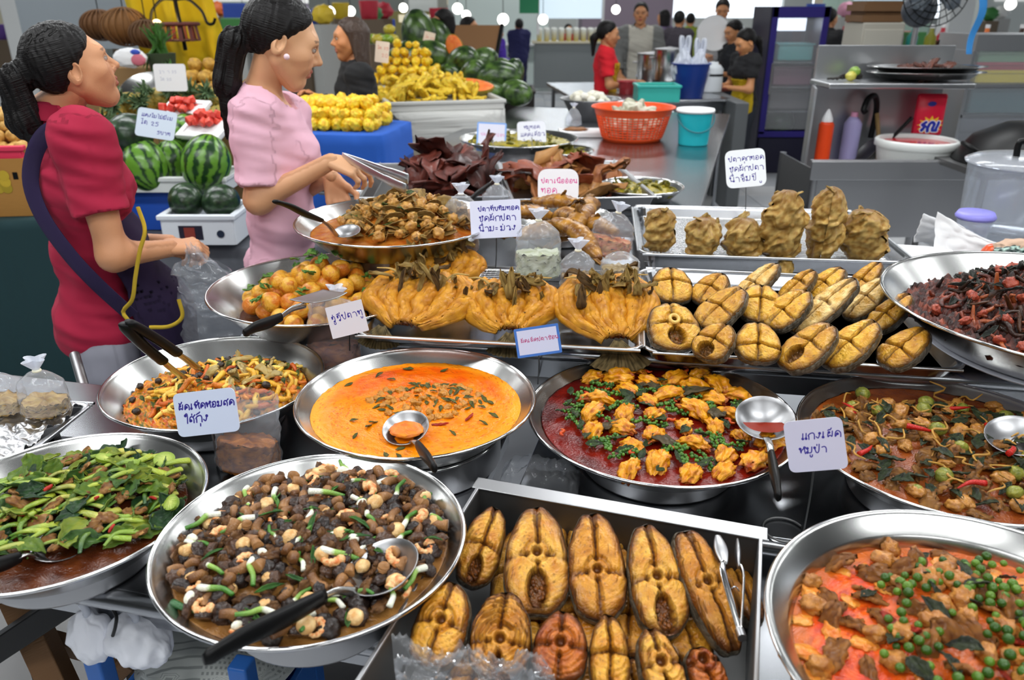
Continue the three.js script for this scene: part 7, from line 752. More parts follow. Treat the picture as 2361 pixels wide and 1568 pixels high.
/* ---------- middle stall: cut yellow fruit, melons, papaya ---------- */
{
  const yel = variants(4, (i) => paint(blob(0.036, 0.026, 0.03, 6, 0.12, 1.5, i + 3), (x, y, z) => mixc(lin('#e8aa04'), lin('#fade3a'), clamp(0.5 + 1.1 * fbm(x * 30 + i, y * 30, z * 30)))));
  const p1 = atD(775, 302, 3.85); const bt = draped('stall table under a blue cloth below the heap of yellow fruit', [p1.x, 0, -4.08], 0.56, p1.y - 0.01, 0.55, cloth(0x1c58b8), -0.15, 21); heap('yellow_fruit', 'peeled yellow fruit segment heaped on the blue cloth table', 'fruit', 'yellow fruit segments on the blue cloth table', yel, M.wet, V(p1.x - 0.03, p1.y - 0.01, -4.08), 0.48, 0.34, 3, 0.030, 530, { turn: -0.15 });
  const p2 = atD(1000, 238, 5.3), film = phys(0xc4c4c0, 0.3, { bumpMap: T_SMUDGE, bumpScale: 0.012, side: THREE.DoubleSide }); draped('stall box wrapped in grey clear plastic below the cut yellow fruit', [p2.x, 0, -5.55], 0.78, p2.y - 0.03, 0.85, film, 0.25, 23, 'stall box'); crateAt('white_tray', 'grey white tray edge round the cut yellow fruit', 'tray', [p2.x, p2.y - 0.03, -5.55], 0.74, 0.05, 0.8, plastic(0xc8c8c4), 0.25);
  const slc = variants(4, (i) => slice(0.12, 0.05, 0.02, lin('#eeb606'), lin('#fae048'), i + 5, 0.3)); heap('yellow_fruit_slice', 'long yellow fruit slice in the plastic wrapped stall box', 'fruit', 'yellow fruit slices in the wrapped stall box', slc, M.wet, V(p2.x - 0.02, p2.y, -5.5), 0.62, 0.6, 3, 0.042, 531, { squash: 0.7, turn: 0.25 });
  const p3 = atD(945, 190, 6.2); draped('stall table under a pale cloth below the tall heap of yellow fruit', [p3.x, 0, -6.35], 0.7, p3.y - 0.02, 0.6, cloth(0xb8b4a4), 0, 25); heap('yellow_fruit', 'peeled yellow fruit segment in the tall heap behind the wrapped box', 'fruit', 'yellow fruit segments in the tall heap', yel, M.wet, V(p3.x, p3.y - 0.02, -6.35), 0.55, 0.4, 5, 0.042, 532);
  const mt = atD(1130, 248, 6.3); draped('stall table under a white cloth below the dark green melons', [mt.x - 0.2, 0, -6.9], 1.7, 0.62, 1.1, cloth(0x8c8a84), 0, 27); crateAt('white_blue_crate', 'white rimmed crate with a small red label below the melons', 'crate', [atD(1168, 250, 5.9).x, 0.63, -5.95], 0.36, 0.2, 0.4, plastic(0xe0e2e0)); crateAt('blue_carton', 'blue printed carton under the white rimmed crate', 'box', [atD(1168, 300, 5.9).x, 0.02, -5.95], 0.36, 0.6, 0.4, plastic(0x1c3a78), 0, false);
  const lab = 'dark green melon stacked on the stall behind the wrapped box', gp = 'dark green melons stacked on the middle stall'; [[940, 130, 7.2, 60], [1000, 128, 7.0, 66], [1066, 146, 6.6, 72], [1112, 142, 6.7, 60], [1042, 168, 6.5, 40], [1092, 180, 6.3, 70], [1150, 178, 6.2, 74], [1180, 176, 6.4, 56], [1140, 216, 6.0, 52], [1190, 214, 5.95, 60], [1104, 210, 6.3, 50], [925, 128, 7.3, 40], [985, 132, 7.3, 50], [1160, 160, 6.8, 50]].forEach(([x, y, D, w], i) => melon('p', lab, x, y, D, w, gp, i, [0.6 + i, i * 1.3, 0.3]));
  crateAt('melon_box', 'wooden box filled with melons behind the wrapped stall box', 'box', [atD(1090, 215, 6.7).x, 0.62, -6.85], 1.0, 0.36, 0.5, M.woodDark, 0, false);
  melon('p', 'large upright green melon with a price card on it', 968, 86, 7.4, 84, null, 1, [1.5, 0.2, 0]); melon('p', 'upright green melon behind the orange papaya half', 1010, 92, 7.5, 66, null, 2, [1.4, 0.3, 0]);
  const pap = (lab2, px, py, D, L, q) => { const t = thing('papaya_half', lab2, 'papaya', atD(px, py, D)); t.quaternion.copy(eu(...q)); mesh('flesh', paint(warp(blob(L * 0.3, 0.012, L / 2, 10, 0.02, 1, 1), (v) => { v.x *= 1 - 0.3 * v.z / L; }), (x, y, z) => mixc(lin('#e8621c'), lin('#f28a3a'), clamp(0.5 + fbm(x * 20, z * 20, 1)))), M.wet, t); mesh('peel', paint(warp(blob(L * 0.32, L * 0.22, L * 0.53, 10, 0.02, 1, 2), (v) => { if (v.y > -0.002) v.y = -0.002; v.x *= 1 - 0.3 * v.z / L; }), lin('#8a7a1c')), M.vgloss, t); };
  pap('cut orange papaya half leaning against the upright melons', 1050, 112, 6.9, 0.24, [1.1, 0.5, 0.6]); pap('cut orange papaya lying at the back of the wrapped stall box', 1082, 196, 5.7, 0.34, [0.35, 1.4, 0]);
  const bd = thing('brown_board', 'slanted brown board with a dark edge behind the melons', 'board', atD(1092, 118, 7.3), -0.3); bd.rotation.order = 'YXZ'; bd.rotation.x = -0.6; mesh('panel', box(0.42, 0.5, 0.02, 0.004), std(0x7a5634, 0.8), bd); mesh('edge', tr(box(0.03, 0.52, 0.03, 0.004), 0.22, 0, 0.004), M.black, bd);
  const price = (lab2, x, y, D, w, h, roll) => sign(lab2, x, y, D, w, h, { roll, r: 0.08, lines: [['โล 35', 1.6], ['  20', 1.6]], ink: '#e07a5a', paper: '#f4dcc4', size: 0.26, top: 0.1, left: 0.14, lw: 10, base: atD(x, y + h * 0.8, D), tilt: -0.1 }); price('cream card with red figures beside the woman in the black jacket', 881, 120, 5.0, 32, 46, -0.12); price('small cream card with red figures leaning on the upright melon', 988, 94, 7.1, 26, 38, -0.25);
  const gf = thing('green_mango', 'green and yellow mango pile top beside the cream card', 'fruit', atD(880, 90, 6.8)); mesh('fruit', merge(variants(7, (i) => paint(blob(0.05, 0.04, 0.06, 6, 0.05, 1, i).translate(0.09 * Math.cos(i * 0.9), i === 6 ? 0.07 : 0, 0.09 * Math.sin(i * 0.9)), i % 2 ? lin('#7a9a2c') : lin('#b8a83a')))), M.vgloss, gf);
  const dk = one('black_bag', warp(blob(0.11, 0.17, 0.09, 8, 0.12, 1.4, 6), (v) => {}), M.blackRough, 'black plastic bag hanging beside the plastic wrapped stall box', 'plastic bag'); dk.position.copy(atD(902, 335, 4.7));
}
/* ---------- counter behind: basket, bucket, basin ---------- */
{
  const bp = on(1456, 322, CH), t = thing('orange_basket', 'big orange plastic basket with rows of holes on the rear counter', 'basket', bp), or = plastic(0xe8501a, 0.38), R0 = 0.165, R1 = 0.222, hh = 0.185, nA = 44, nR = 9, l = []; const rad = (v) => lerp(R0, R1, Math.pow(v, 0.8));
  for (let i = 0; i <= nR; i++) { const v = 0.12 + 0.68 * i / nR; l.push(tube(variants(32, (k) => V(rad(v) * Math.cos(k / 32 * 6.283), v * hh, rad(v) * Math.sin(k / 32 * 6.283))), 0.0034, 64, 5, true)); } for (let k = 0; k < nA; k++) { const a = k / nA * 6.283; l.push(tube([0.1, 0.4, 0.82].map((v) => V(rad(v) * Math.cos(a), v * hh, rad(v) * Math.sin(a))), 0.0036, 6, 5)); }
  mesh('lattice', merge(l), or, t); mesh('base', lathe([[0.001, 0], [R0, 0], [rad(0.13) + 0.003, hh * 0.13], [rad(0.13) - 0.003, hh * 0.13], [R0 - 0.004, 0.006], [0.001, 0.006]], 64), or, t); mesh('rim', lathe([[rad(0.79) - 0.002, hh * 0.79], [rad(0.79) + 0.004, hh * 0.79], [R1 + 0.004, hh * 0.97], [R1 + 0.02, hh], [R1 + 0.02, hh + 0.006], [R1 - 0.002, hh], [rad(0.79) - 0.002, hh * 0.79]], 64), or, t); const hv = thing('bagged_vegetables', 'pale bundle of bagged vegetables inside the orange basket', 'vegetable', bp.clone().add(V(0, 0.02, 0))); mesh('bundle', paint(blob(0.15, 0.13, 0.14, 10, 0.2, 2, 8).translate(0, 0.06, 0), (x, y, z) => mixc(lin('#7a7a5a'), lin('#d8d4c4'), clamp(0.5 + fbm(x * 20, y * 20, z * 20)))), M.vcol, hv);
  const kp = on(1597, 333, CH), k = thing('teal_bucket', 'small turquoise bucket with a white inside and dark handle', 'bucket', kp), tq = plastic(0x1fb0bc); mesh('bucket_wall', lathe([[0.001, 0], [0.078, 0], [0.083, 0.006], [0.096, 0.178], [0.102, 0.18], [0.102, 0.186], [0.093, 0.184], [0.079, 0.01], [0.001, 0.008]], 48), tq, k); mesh('lid', lathe([[0.001, 0.19], [0.095, 0.19], [0.104, 0.186], [0.105, 0.178], [0.107, 0.186], [0.104, 0.197], [0.001, 0.199]], 48), M.white, k); mesh('handle', tube(variants(13, (i) => { const a = i / 12 * Math.PI; return V(-0.103 * Math.cos(a), 0.165 - 0.085 * Math.sin(a), 0.10 * Math.sin(a) + 0.012); }), 0.0045, 40, 8), std(0x1c6a74, 0.4), k);
  const sbn = thing('steel_basin', 'dented steel basin behind the orange basket', 'basin', on(1360, 275, CH)); mesh('basin_wall', lathe([[0.001, 0], [0.12, 0], [0.19, 0.13], [0.21, 0.135], [0.21, 0.142], [0.186, 0.136], [0.118, 0.006], [0.001, 0.005]], 56), M.steel, sbn); const gl = thing('garlic_heap', 'heap of pale peeled vegetables in the steel basin', 'vegetable', on(1360, 275, CH).add(V(0, 0.05, 0))); mesh('vegetables', merge(variants(26, (i) => paint(blob(0.03, 0.025, 0.03, 3, 0.1, 1.5, i).translate(0.12 * Math.cos(i * 2.4) * Math.sqrt(i / 26), 0.07 + 0.02 * (i % 3), 0.12 * Math.sin(i * 2.4) * Math.sqrt(i / 26)), mixc(lin('#d8d4c0'), lin('#f0ece0'), (i % 5) / 5)))), M.vcol, gl); tag(gl, null, null, null, null);
  const wt = thing('white_board', 'white and brown stained cutting board beside the orange basket', 'board', on(1338, 312, CH)); mesh('board', tr(box(0.26, 0.03, 0.2, 0.006), 0, 0.016, 0), M.white, wt); mesh('food_scraps', tr(paint(blob(0.07, 0.012, 0.05, 6, 0.2, 2, 3), lin('#8a5a2c')), -0.03, 0.036, 0), M.vcol, wt);
  tiedBag('small clear bag standing behind the green curry dishes', on(1322, 290, CH + 0.035), 0.10, 0.11, 0.07, { seed: 41, neck: 0.5, mat: M.film });
}
/* ---------- second counter with baskets, pots and carrier bags ---------- */
{
  const h = 0.9, A = on(1390, 232, h), B = on(1688, 228, h); steelTable('steel work counter behind the orange basket with the turquoise crate on it', A, B, 1.7, h, { extL: 0.2, name: 'steel_counter', shelf: 0.3 });
  const ep = thing('grey_end_panel', 'dark grey end panel of the work counter, right of the turquoise bucket', 'panel', [B.x - 0.05, 0, B.z - 0.5]); mesh('panel', tr(box(0.11, 0.9, 1.0, 0.01), 0.06, 0.45, 0.3), std(0x55585a, 0.5), ep);
  const bx = (name, lab, cat, x, y, wp, hp, dm, c, open = true) => { const p = on(x, y, h), s = pxPerM(-p.z, h); return crateAt(name, lab, cat, p, wp / s, hp / s, dm, plastic(c)); };
  bx('turquoise_crate', 'turquoise plastic crate on the work counter', 'crate', 1512, 232, 92, 34, 0.26, 0x3fb8ac); bx('pale_blue_tub', 'pale blue tub behind the turquoise crate', 'tub', 1491, 195, 40, 18, 0.15, 0x9ab4e0);
  const lb = (lab, name, x, y, D, r0, r1, hh, mat, cat) => { const t = thing(name, lab, cat, atD(x, y, D)); mesh('wall', lathe([[0.001, 0], [r0, 0], [r1, hh], [r1 + 0.012, hh], [r1 + 0.012, hh + 0.01], [r1 - 0.006, hh], [r0 - 0.006, 0.01], [0.001, 0.01]], 40), mat, t); return t; };
  const q = on(1590, 224, h); lb('dark blue plastic basket stuffed with white carrier bags', 'blue_basket', 1588, 224, -q.z, 0.115, 0.155, 0.27, plastic(0x1c3a8a), 'basket'); const q2 = on(1444, 216, h); lb('small red tub in front of the woman in red', 'red_tub', 1444, 216, -q2.z, 0.06, 0.075, 0.1, plastic(0x9a2a30), 'tub');
  const q3 = on(1505, 200, h); const pots = (lab, x, y, D, r, hh) => { const t = lb(lab, 'steel_pot', x, y, D, r, r, hh, M.shiny, 'pot'); for (const s of [-1, 1]) mesh('handle', tube([[s * r, hh * 0.75, -0.04], [s * (r + 0.04), hh * 0.75, 0], [s * r, hh * 0.75, 0.04]], 0.007, 14, 8), M.steel, t); mesh('lid', lathe([[0.001, hh + 0.03], [0.02, hh + 0.03], [0.02, hh + 0.018], [r, hh + 0.006], [r, hh + 0.012], [0.025, hh + 0.026]], 32), M.steel, t); }; pots('tall steel stock pot in front of the man in the grey sweater', 1502, 196, -q3.z, 0.15, 0.28); pots('second steel stock pot, just right of the taller one', 1540, 184, -q3.z - 0.35, 0.14, 0.26);
  [[1575, 152, 0], [1610, 158, 1]].forEach(([x, y, i]) => { const t = thing('carrier_bag', 'white carrier bag standing in the blue basket, ' + ['left handle up', 'right handle up'][i], 'carrier bag', atD(x, y, -q.z)); const g = warp(blob(0.10, 0.15, 0.08, 12, 0.14, 1.6, i + 3), (v) => { v.x *= 1 - 0.5 * clamp(v.y / 0.15 + 0.2); }); mesh('bag', boxUV(g), M.milky, t); for (const s of [-1, 1]) mesh('handle_loop', tube([[s * 0.03, 0.08, 0.02], [s * 0.04, 0.20, 0.01], [s * 0.03, 0.235, 0], [s * 0.015, 0.2, -0.01], [s * 0.02, 0.09, -0.02]], 0.014, 24, 7), M.milky, t); mesh('filling', blob(0.075, 0.11, 0.06, 6, 0.1, 1.5, i + 9), std(0xd4dce6, 0.8), t); });
  const wp = thing('white_canister', 'white plastic canister right of the blue basket', 'canister', on(1640, 212, h)); mesh('canister', lathe([[0.001, 0], [0.085, 0], [0.09, 0.01], [0.09, 0.2], [0.06, 0.235], [0.04, 0.24], [0.04, 0.26], [0.001, 0.26]], 36), plastic(0xd8dce0), wp); mesh('label_band', boxUV(cyl(0.0912, 0.0912, 0.02, 36, true)).translate(0, 0.15, 0), M.black, wp);
  const mt = one('red_meat', paint(blob(0.16, 0.03, 0.06, 8, 0.2, 2, 4), (x, y, z) => mixc(lin('#5a1f18'), lin('#a0483a'), clamp(0.5 + fbm(x * 30, y * 30, z * 30)))), M.wet, 'dark red meat lying on the work counter near the yellow apron', 'meat'); mt.position.copy(on(1650, 208, h)).add(V(0, 0.025, 0.08));
}
/* ---------- fridge ---------- */
{
  const D = 8.6, p = atD(1795, 400, D), t = thing('glass_fridge', 'tall purple framed drinks fridge with a glass door', 'fridge', [atD(1802, 200, D).x, 0, -D]), fr = plastic(0x2c2470, 0.4), w = 0.56, hh = 1.62, gz = 0.30;
  mesh('cabinet', merge([tr(box(w, hh, 0.03), 0, hh / 2, -0.3), tr(box(0.03, hh, 0.6), -w / 2, hh / 2, 0), tr(box(0.03, hh, 0.6), w / 2, hh / 2, 0), tr(box(w, 0.04, 0.6), 0, hh - 0.02, 0), tr(box(w, 0.36, 0.6), 0, 0.18, 0)]), std(0x14122c, 0.5), t);
  const dr = mesh('door', merge([tr(box(w, 0.1, 0.03, 0.004), 0, hh - 0.05, gz), tr(box(w, 0.06, 0.03, 0.004), 0, 0.40, gz), tr(box(0.06, hh - 0.4, 0.03, 0.004), -w / 2 + 0.03, hh / 2 + 0.2, gz), tr(box(0.06, hh - 0.4, 0.03, 0.004), w / 2 - 0.03, hh / 2 + 0.2, gz)]), fr, t); mesh('pane', tr(box(w - 0.1, hh - 0.5, 0.006), 0, hh / 2 + 0.2, gz), M.bag, dr); mesh('handle', tr(boxUV(cyl(0.01, 0.01, 0.3, 10)), -w / 2 + 0.05, 0.95, gz + 0.04), M.chrome, dr);
  mesh('light_panel', tr(box(w - 0.16, 0.12, 0.02), 0, hh - 0.17, -0.1), std(0xffffff, 0.5, { emissive: 0xe8f0ff, emissiveIntensity: 2.5 }), t); const rl = new THREE.RectAreaLight(0xe8f0ff, 5, w - 0.16, 0.12); rl.position.set(t.position.x, hh - 0.17, -D - 0.085); rl.lookAt(t.position.x, hh - 0.4, -D + 2); scene.add(rl);
  for (const y of [0.62, 0.86, 1.10]) mesh('shelf', tr(box(w - 0.06, 0.012, 0.5), 0, y, 0), M.chrome, t);
  [['teal', 0x5fb0a8, 1.11, 0.36, 0.15], ['dusty pink', 0x8a5a6a, 0.87, 0.4, 0.17], ['grey brown', 0x6a6262, 0.63, 0.42, 0.18]].forEach(([n, c, y, w2, h2]) => { const q = thing('food_box', n + ' food box inside the drinks fridge', 'box', [t.position.x + 0.05, y, -D]); mesh('tub', tr(box(w2, h2, 0.3, 0.02), 0, h2 / 2 + 0.002, 0), std(c, 0.4), q); mesh('lid', tr(box(w2 + 0.02, 0.016, 0.32, 0.006), 0, h2 + 0.008, 0), std(c, 0.3), q); }); const gm = melon('d', 'green melon at the bottom of the drinks fridge', 1790, 260, D, 70, null, 1); gm.position.set(t.position.x + 0.02, 0.47, -D);
}
/* ---------- steel sink unit on the right ---------- */
{
  const h = 0.86, A = on(1872, 372, h), B = A.clone().add(V(0.945, 0, 0)), u = B.clone().sub(A).setY(0).normalize(), w = A.distanceTo(B), turn = Math.atan2(-u.z, u.x), t = thing('steel_sink', 'tall stainless steel sink unit with a back panel and top shelf', 'sink', [A.x, 0, A.z], turn), d = 0.62, bh = 1.40;
  mesh('front_apron', merge([tr(box(w, 0.10, 0.012, 0.004), w / 2, h - 0.05, 0), tr(box(w, 0.012, 0.03, 0.004), w / 2, h, -0.012)]), M.steel, t); mesh('basin', merge([tr(box(w - 0.06, 0.36, 0.006), w / 2, h - 0.25, -0.05), tr(box(0.006, 0.4, d - 0.1), 0.03, h - 0.25, -d / 2), tr(box(0.006, 0.4, d - 0.1), w - 0.03, h - 0.25, -d / 2), tr(box(w - 0.06, 0.006, d - 0.1), w / 2, h - 0.17, -d / 2), tr(box(0.03, 0.006, d - 0.1), w - 0.01, h - 0.003, -d / 2)]), M.steel, t);
  mesh('back_panel', merge([tr(box(w * 0.82, bh - h + 0.3, 0.012), w * 0.41 + 0.17, (bh + h - 0.3) / 2, -d), tr(box(0.012, 0.44, 0.3), 0.0, 0, 0).rotateY(-0.28).translate(0.13, h + 0.12, -d + 0.15)]), M.alu, t); mesh('top_shelf', merge([tr(box(w * 0.86, 0.03, 0.30, 0.008), w * 0.43 + 0.15, 1.215, -d + 0.16), tr(box(w * 0.84, 0.19, 0.01, 0.003), w * 0.42 + 0.17, 1.32, -d + 0.012)]), M.alu, t);
  const lg = boxUV(cyl(0.02, 0.02, h - 0.05, 14)); for (const x of [0.04, w - 0.04]) for (const z of [-0.04, -d + 0.04]) mesh('leg', lg, M.steel, t).position.set(x, (h - 0.05) / 2, z);
  const W_ = (x, y, z) => V(x - 0.27 * z, y, z).applyAxisAngle(V(0, 1, 0), turn).add(V(A.x, 0, A.z));
  const bt = thing('detergent_bottle', 'orange red bottle with a white nozzle standing at the left of the sink', 'bottle', W_(0.10, h - 0.165, -0.42)); mesh('bottle_body', lathe([[0.001, 0], [0.038, 0], [0.042, 0.008], [0.042, 0.30], [0.032, 0.315], [0.001, 0.315]], 32), plastic(0xe0461a), bt); mesh('nozzle', lathe([[0.03, 0.31], [0.03, 0.33], [0.018, 0.36], [0.005, 0.385], [0.001, 0.385]], 24), M.white, bt);
  const tp = thing('black_tap', 'curved black tap with a brown hose over the sink', 'tap', W_(0.36, h - 0.02, -0.55)); mesh('spout', tube([[0.03, 0.06, 0], [0.035, 0.22, 0], [0.0, 0.30, 0.03], [-0.05, 0.29, 0.06], [-0.075, 0.23, 0.08], [-0.06, 0.215, 0.08]], 0.017, 40, 10), M.black, tp); mesh('hose', tube([[0.03, 0.20, 0.03], [0.01, 0.05, 0.16], [-0.03, -0.10, 0.30]], 0.013, 24, 8), std(0x7a6238, 0.6), tp);
  const vb = thing('lilac_bottle', 'pale lilac bottle behind the black tap', 'bottle', W_(0.27, h - 0.165, -0.54)); mesh('bottle_body', lathe([[0.001, 0], [0.045, 0], [0.05, 0.01], [0.05, 0.29], [0.03, 0.32], [0.02, 0.33], [0.001, 0.33]], 28), plastic(0xa8a2d0), vb); mesh('cap', boxUV(cyl(0.022, 0.02, 0.03, 16)).translate(0, 0.34, 0), plastic(0xd898b8), vb);
  const hd = thing('black_handled_pan', 'black handled frying pan leaning in the sink', 'pan', W_(0.45, h + 0.0, -0.45)); mesh('handle', taper([[0, 0, 0], [0.06, 0.07, 0], [0.14, 0.17, 0]], (q) => 0.011 + 0.005 * q, 14, 10, 0.7), M.black, hd); mesh('pan_bowl', lathe([[0.001, 0], [0.07, 0], [0.09, 0.035], [0.093, 0.035], [0.073, -0.003], [0.001, -0.003]], 32).rotateZ(0.9).translate(-0.06, -0.04, 0), M.darksteel, hd);
  const wb = thing('white_bucket', 'wide white bucket with red liquid in the sink', 'bucket', W_(0.60, h - 0.165, -0.26)); mesh('bucket_wall', lathe([[0.001, 0], [0.17, 0], [0.205, 0.20], [0.218, 0.205], [0.218, 0.235], [0.205, 0.245], [0.19, 0.235], [0.165, 0.01], [0.001, 0.01]], 56), plastic(0xdcdfdc), wb); one('red_liquid', boxUV(cyl(0.185, 0.185, 0.008, 48)), plastic(0xb82c34, 0.15), 'red liquid in the white bucket', 'liquid').position.copy(wb.position).add(V(0, 0.218, 0));
  /* detergent packet with its printed front */
  const cv = document.createElement('canvas'); cv.width = 256; cv.height = 384; const c = cv.getContext('2d'); c.fillStyle = '#d81a3c'; c.fillRect(0, 0, 256, 384); c.fillStyle = '#2a2f9a'; c.beginPath(); c.ellipse(120, 80, 40, 24, 0, 0, 6.3); c.fill(); c.fillStyle = '#f2c830'; c.beginPath(); for (let i = 0; i < 24; i++) { const r = i % 2 ? 80 : 130, a = i / 24 * 6.283; c.lineTo(140 + r * Math.cos(a), 290 + r * 0.75 * Math.sin(a)); } c.fill(); c.fillStyle = '#e8356a'; c.beginPath(); c.ellipse(140, 300, 86, 60, 0, 0, 6.3); c.fill(); for (const [st, lw] of [['#ffffff', 46], ['#1c2fb0', 30]]) { c.strokeStyle = st; c.lineWidth = lw; c.lineCap = 'round'; c.lineJoin = 'round'; c.beginPath(); c.moveTo(88, 262); c.lineTo(62, 285); c.lineTo(96, 308); c.lineTo(70, 345); c.moveTo(126, 352); c.lineTo(124, 282); c.quadraticCurveTo(150, 240, 172, 282); c.lineTo(172, 345); c.lineTo(206, 345); c.lineTo(210, 262); c.stroke(); } const ct = new THREE.CanvasTexture(cv); ct.colorSpace = THREE.SRGBColorSpace;
  const pk = thing('detergent_packet', 'red washing powder packet with big blue Thai letters by the sink', 'packet', W_(0.70, 0.92, -0.5), turn - 0.1); pk.scale.set(0.82, 0.66, 0.8); mesh('pack', warp(box(0.20, 0.36, 0.06, 0.02).translate(0, 0.18, 0), (v) => { v.z *= 0.4 + Math.sin(clamp(v.y / 0.36) * Math.PI) * 0.8; v.x += 0.006 * noise(v.y * 14, v.z * 20, 1); }), plastic(0xc8183a), pk); mesh('printed_front', sheet((a, b) => [(a - 0.5) * 0.185 + 0.004 * noise(b * 5, 1, 1), 0.015 + b * 0.33, 0.014 + 0.027 * Math.sin(b * Math.PI) * Math.sqrt(Math.max(0.05, 1 - (2 * a - 1) ** 2))], 16, 20), new THREE.MeshStandardMaterial({ map: ct, roughness: 0.35, side: THREE.DoubleSide }), pk);
  const tcn = W_(0.62, 1.245, -d + 0.17), tt = thing('oval_tray', 'two stacked oval steel trays of brown meat on the sink shelf', 'tray', tcn, turn); for (const y of [0, 0.03]) mesh('tray', warp(lathe([[0.001, 0], [0.16, 0], [0.19, 0.03], [0.215, 0.034], [0.215, 0.038], [0.188, 0.034], [0.158, 0.004], [0.001, 0.004]], 64), (v) => { v.x *= 1.55; v.z *= 0.8; }).translate(0, y, 0), M.shiny, tt);
  const R = rng(77), ms = variants(4, (i) => slice(0.12, 0.06, 0.012, lin('#3a1a12'), lin('#7a4434'), i + 90, 0.6)); for (let i = 0; i < 16; i++) { const m = one('brown_meat', ms[i % 4], M.wet, 'brown meat piece on the oval trays of the sink shelf', 'meat', 'brown meat pieces on the sink shelf'); m.position.copy(tcn).add(V((R() - 0.5) * 0.34, 0.055 + 0.03 * R(), (R() - 0.5) * 0.12)); m.quaternion.copy(eu(R() - 0.5, R() * 6, R() - 0.5, 'YXZ')); }
  const gv = thing('green_chilies', 'green limes and dark stems on the left of the sink shelf', 'vegetable', W_(0.17, 1.232, -d + 0.14), turn); mesh('lime', paint(blob(0.032, 0.03, 0.03, 5, 0.05, 1.2, 2).translate(0.05, 0.045, 0), lin('#7a9a3a')), M.vgloss, gv); mesh('lime', paint(blob(0.03, 0.026, 0.028, 5, 0.05, 1.2, 3).translate(0.02, 0.025, 0.03), lin('#b8b04a')), M.vgloss, gv); mesh('stem', merge(variants(5, (i) => tube([[-0.1 + 0.02 * i, 0.008, 0.02 * (i % 3)], [-0.02, 0.014 + 0.004 * i, 0.01], [0.09, 0.01 + 0.006 * i, 0.02 * (i % 2)]], 0.006, 14, 6))), M.woodDark, gv);
  /* black wok shape, glass case and shelf to its right */
  const wk = thing('black_wok', 'big black upturned wok beyond the sink at the right edge', 'wok', atD(2370, 372, 4.1), 0.2); mesh('wok_shell', warp(lathe([[0.001, 0.20], [0.14, 0.19], [0.28, 0.12], [0.36, 0.0], [0.355, 0.0], [0.275, 0.11], [0.001, 0.19]], 56), () => {}), M.black, wk); mesh('handle', tube([[-0.33, 0.05, 0.06], [-0.40, 0.09, 0.04], [-0.38, 0.10, -0.04], [-0.31, 0.07, -0.05]], 0.012, 24, 8), M.black, wk); const st = thing('steel_stand', 'dark steel stand under the black wok', 'stand', [wk.position.x, 0, wk.position.z]); mesh('stand_top', tr(box(0.8, 0.03, 0.6), 0, wk.position.y - 0.02, 0), M.darksteel, st); for (const x of [-0.36, 0.36]) for (const z of [-0.26, 0.26]) mesh('leg', tr(boxUV(cyl(0.018, 0.018, wk.position.y - 0.03, 10)), x, (wk.position.y - 0.03) / 2, z), M.darksteel, st);
  const gc = thing('glass_case', 'glass fronted food case behind the wok at the right edge', 'display case', [atD(2330, 230, 5.6).x + 0.1, 0, -5.75]), gw = 0.95; mesh('case_frame', merge([tr(box(gw, 0.10, 0.5), 0, 1.40, 0), tr(box(gw, 0.02, 0.5), 0, 1.13, 0), tr(box(gw, 0.75, 0.5), 0, 0.375, 0), tr(box(0.02, 0.6, 0.5), -gw / 2, 1.05, 0), tr(box(gw, 0.02, 0.5), 0, 0.93, 0), tr(box(gw, 0.7, 0.02), 0, 1.05, -0.24)]), M.alu, gc); mesh('pane', tr(box(gw - 0.02, 0.6, 0.005), 0, 1.06, 0.245), M.bag, gc);
  [['red', 0xa83a48, 1.215, 0.05, 0], ['yellow', 0xd8c02c, 1.145, 0.07, 0.02], ['pale green', 0x8ab088, 1.275, 0.06, 0], ['dull teal', 0x4a6a6c, 0.945, 0.15, 0]].forEach(([n, col, y, hh, z]) => crateAt('food_tray', n + ' plastic food tray inside the glass case', 'tray', [gc.position.x + 0.02, y, gc.position.z + z], gw - 0.12, hh, 0.36, plastic(col)));
  const fn = thing('standing_fan', 'dark grey standing fan behind the sink at the top right', 'fan', atD(2120, 22, 6.0)); mesh('motor', warp(blob(0.12, 0.12, 0.10, 8, 0, 1, 1), () => {}), std(0x3f444c, 0.4), fn); mesh('pole', tr(boxUV(cyl(0.02, 0.02, fn.position.y - 0.1, 14)), 0, -(fn.position.y - 0.1) / 2 - 0.08, 0), M.steel, fn); mesh('foot', boxUV(cyl(0.2, 0.19, 0.03, 32)).translate(0, -fn.position.y + 0.02, 0), M.black, fn); mesh('guard', merge([...variants(5, (i) => new THREE.TorusGeometry(0.05 + 0.045 * i, 0.004, 6, 40)), ...variants(24, (i) => tube([[0, 0, 0.02], [0.12 * Math.cos(i / 24 * 6.283), 0.12 * Math.sin(i / 24 * 6.283), 0.03], [0.23 * Math.cos(i / 24 * 6.283), 0.23 * Math.sin(i / 24 * 6.283), 0]], 0.003, 8, 4))]).translate(0.05, 0.12, 0.1), M.black, fn); for (let i = 0; i < 3; i++) mesh('blade', leafG(0.2, 0.12, lin('#4a525a'), lin('#6a727a'), 1, 0.1, 0.003).rotateX(Math.PI / 2).translate(0, 0.1, 0).rotateZ(i * 2.094).translate(0.05, 0.12, 0.1), M.vgloss, fn);
  /* bottles and packets on the shelf behind the sink */
  const sh = thing('goods_shelf', 'long low shelf of condiments behind the sink', 'shelf', [atD(2275, 95, 7.4).x, 0, -7.5]); mesh('board', merge([tr(box(2.6, 0.04, 0.5), 0, 1.19, 0), tr(box(2.6, 0.04, 0.5), 0, 0.6, 0)]), std(0xb8b4ac, 0.6), sh); for (const x of [-1.25, 0, 1.25]) mesh('upright', tr(box(0.05, 1.2, 0.46), x, 0.6, 0), std(0x9a968e, 0.6), sh);
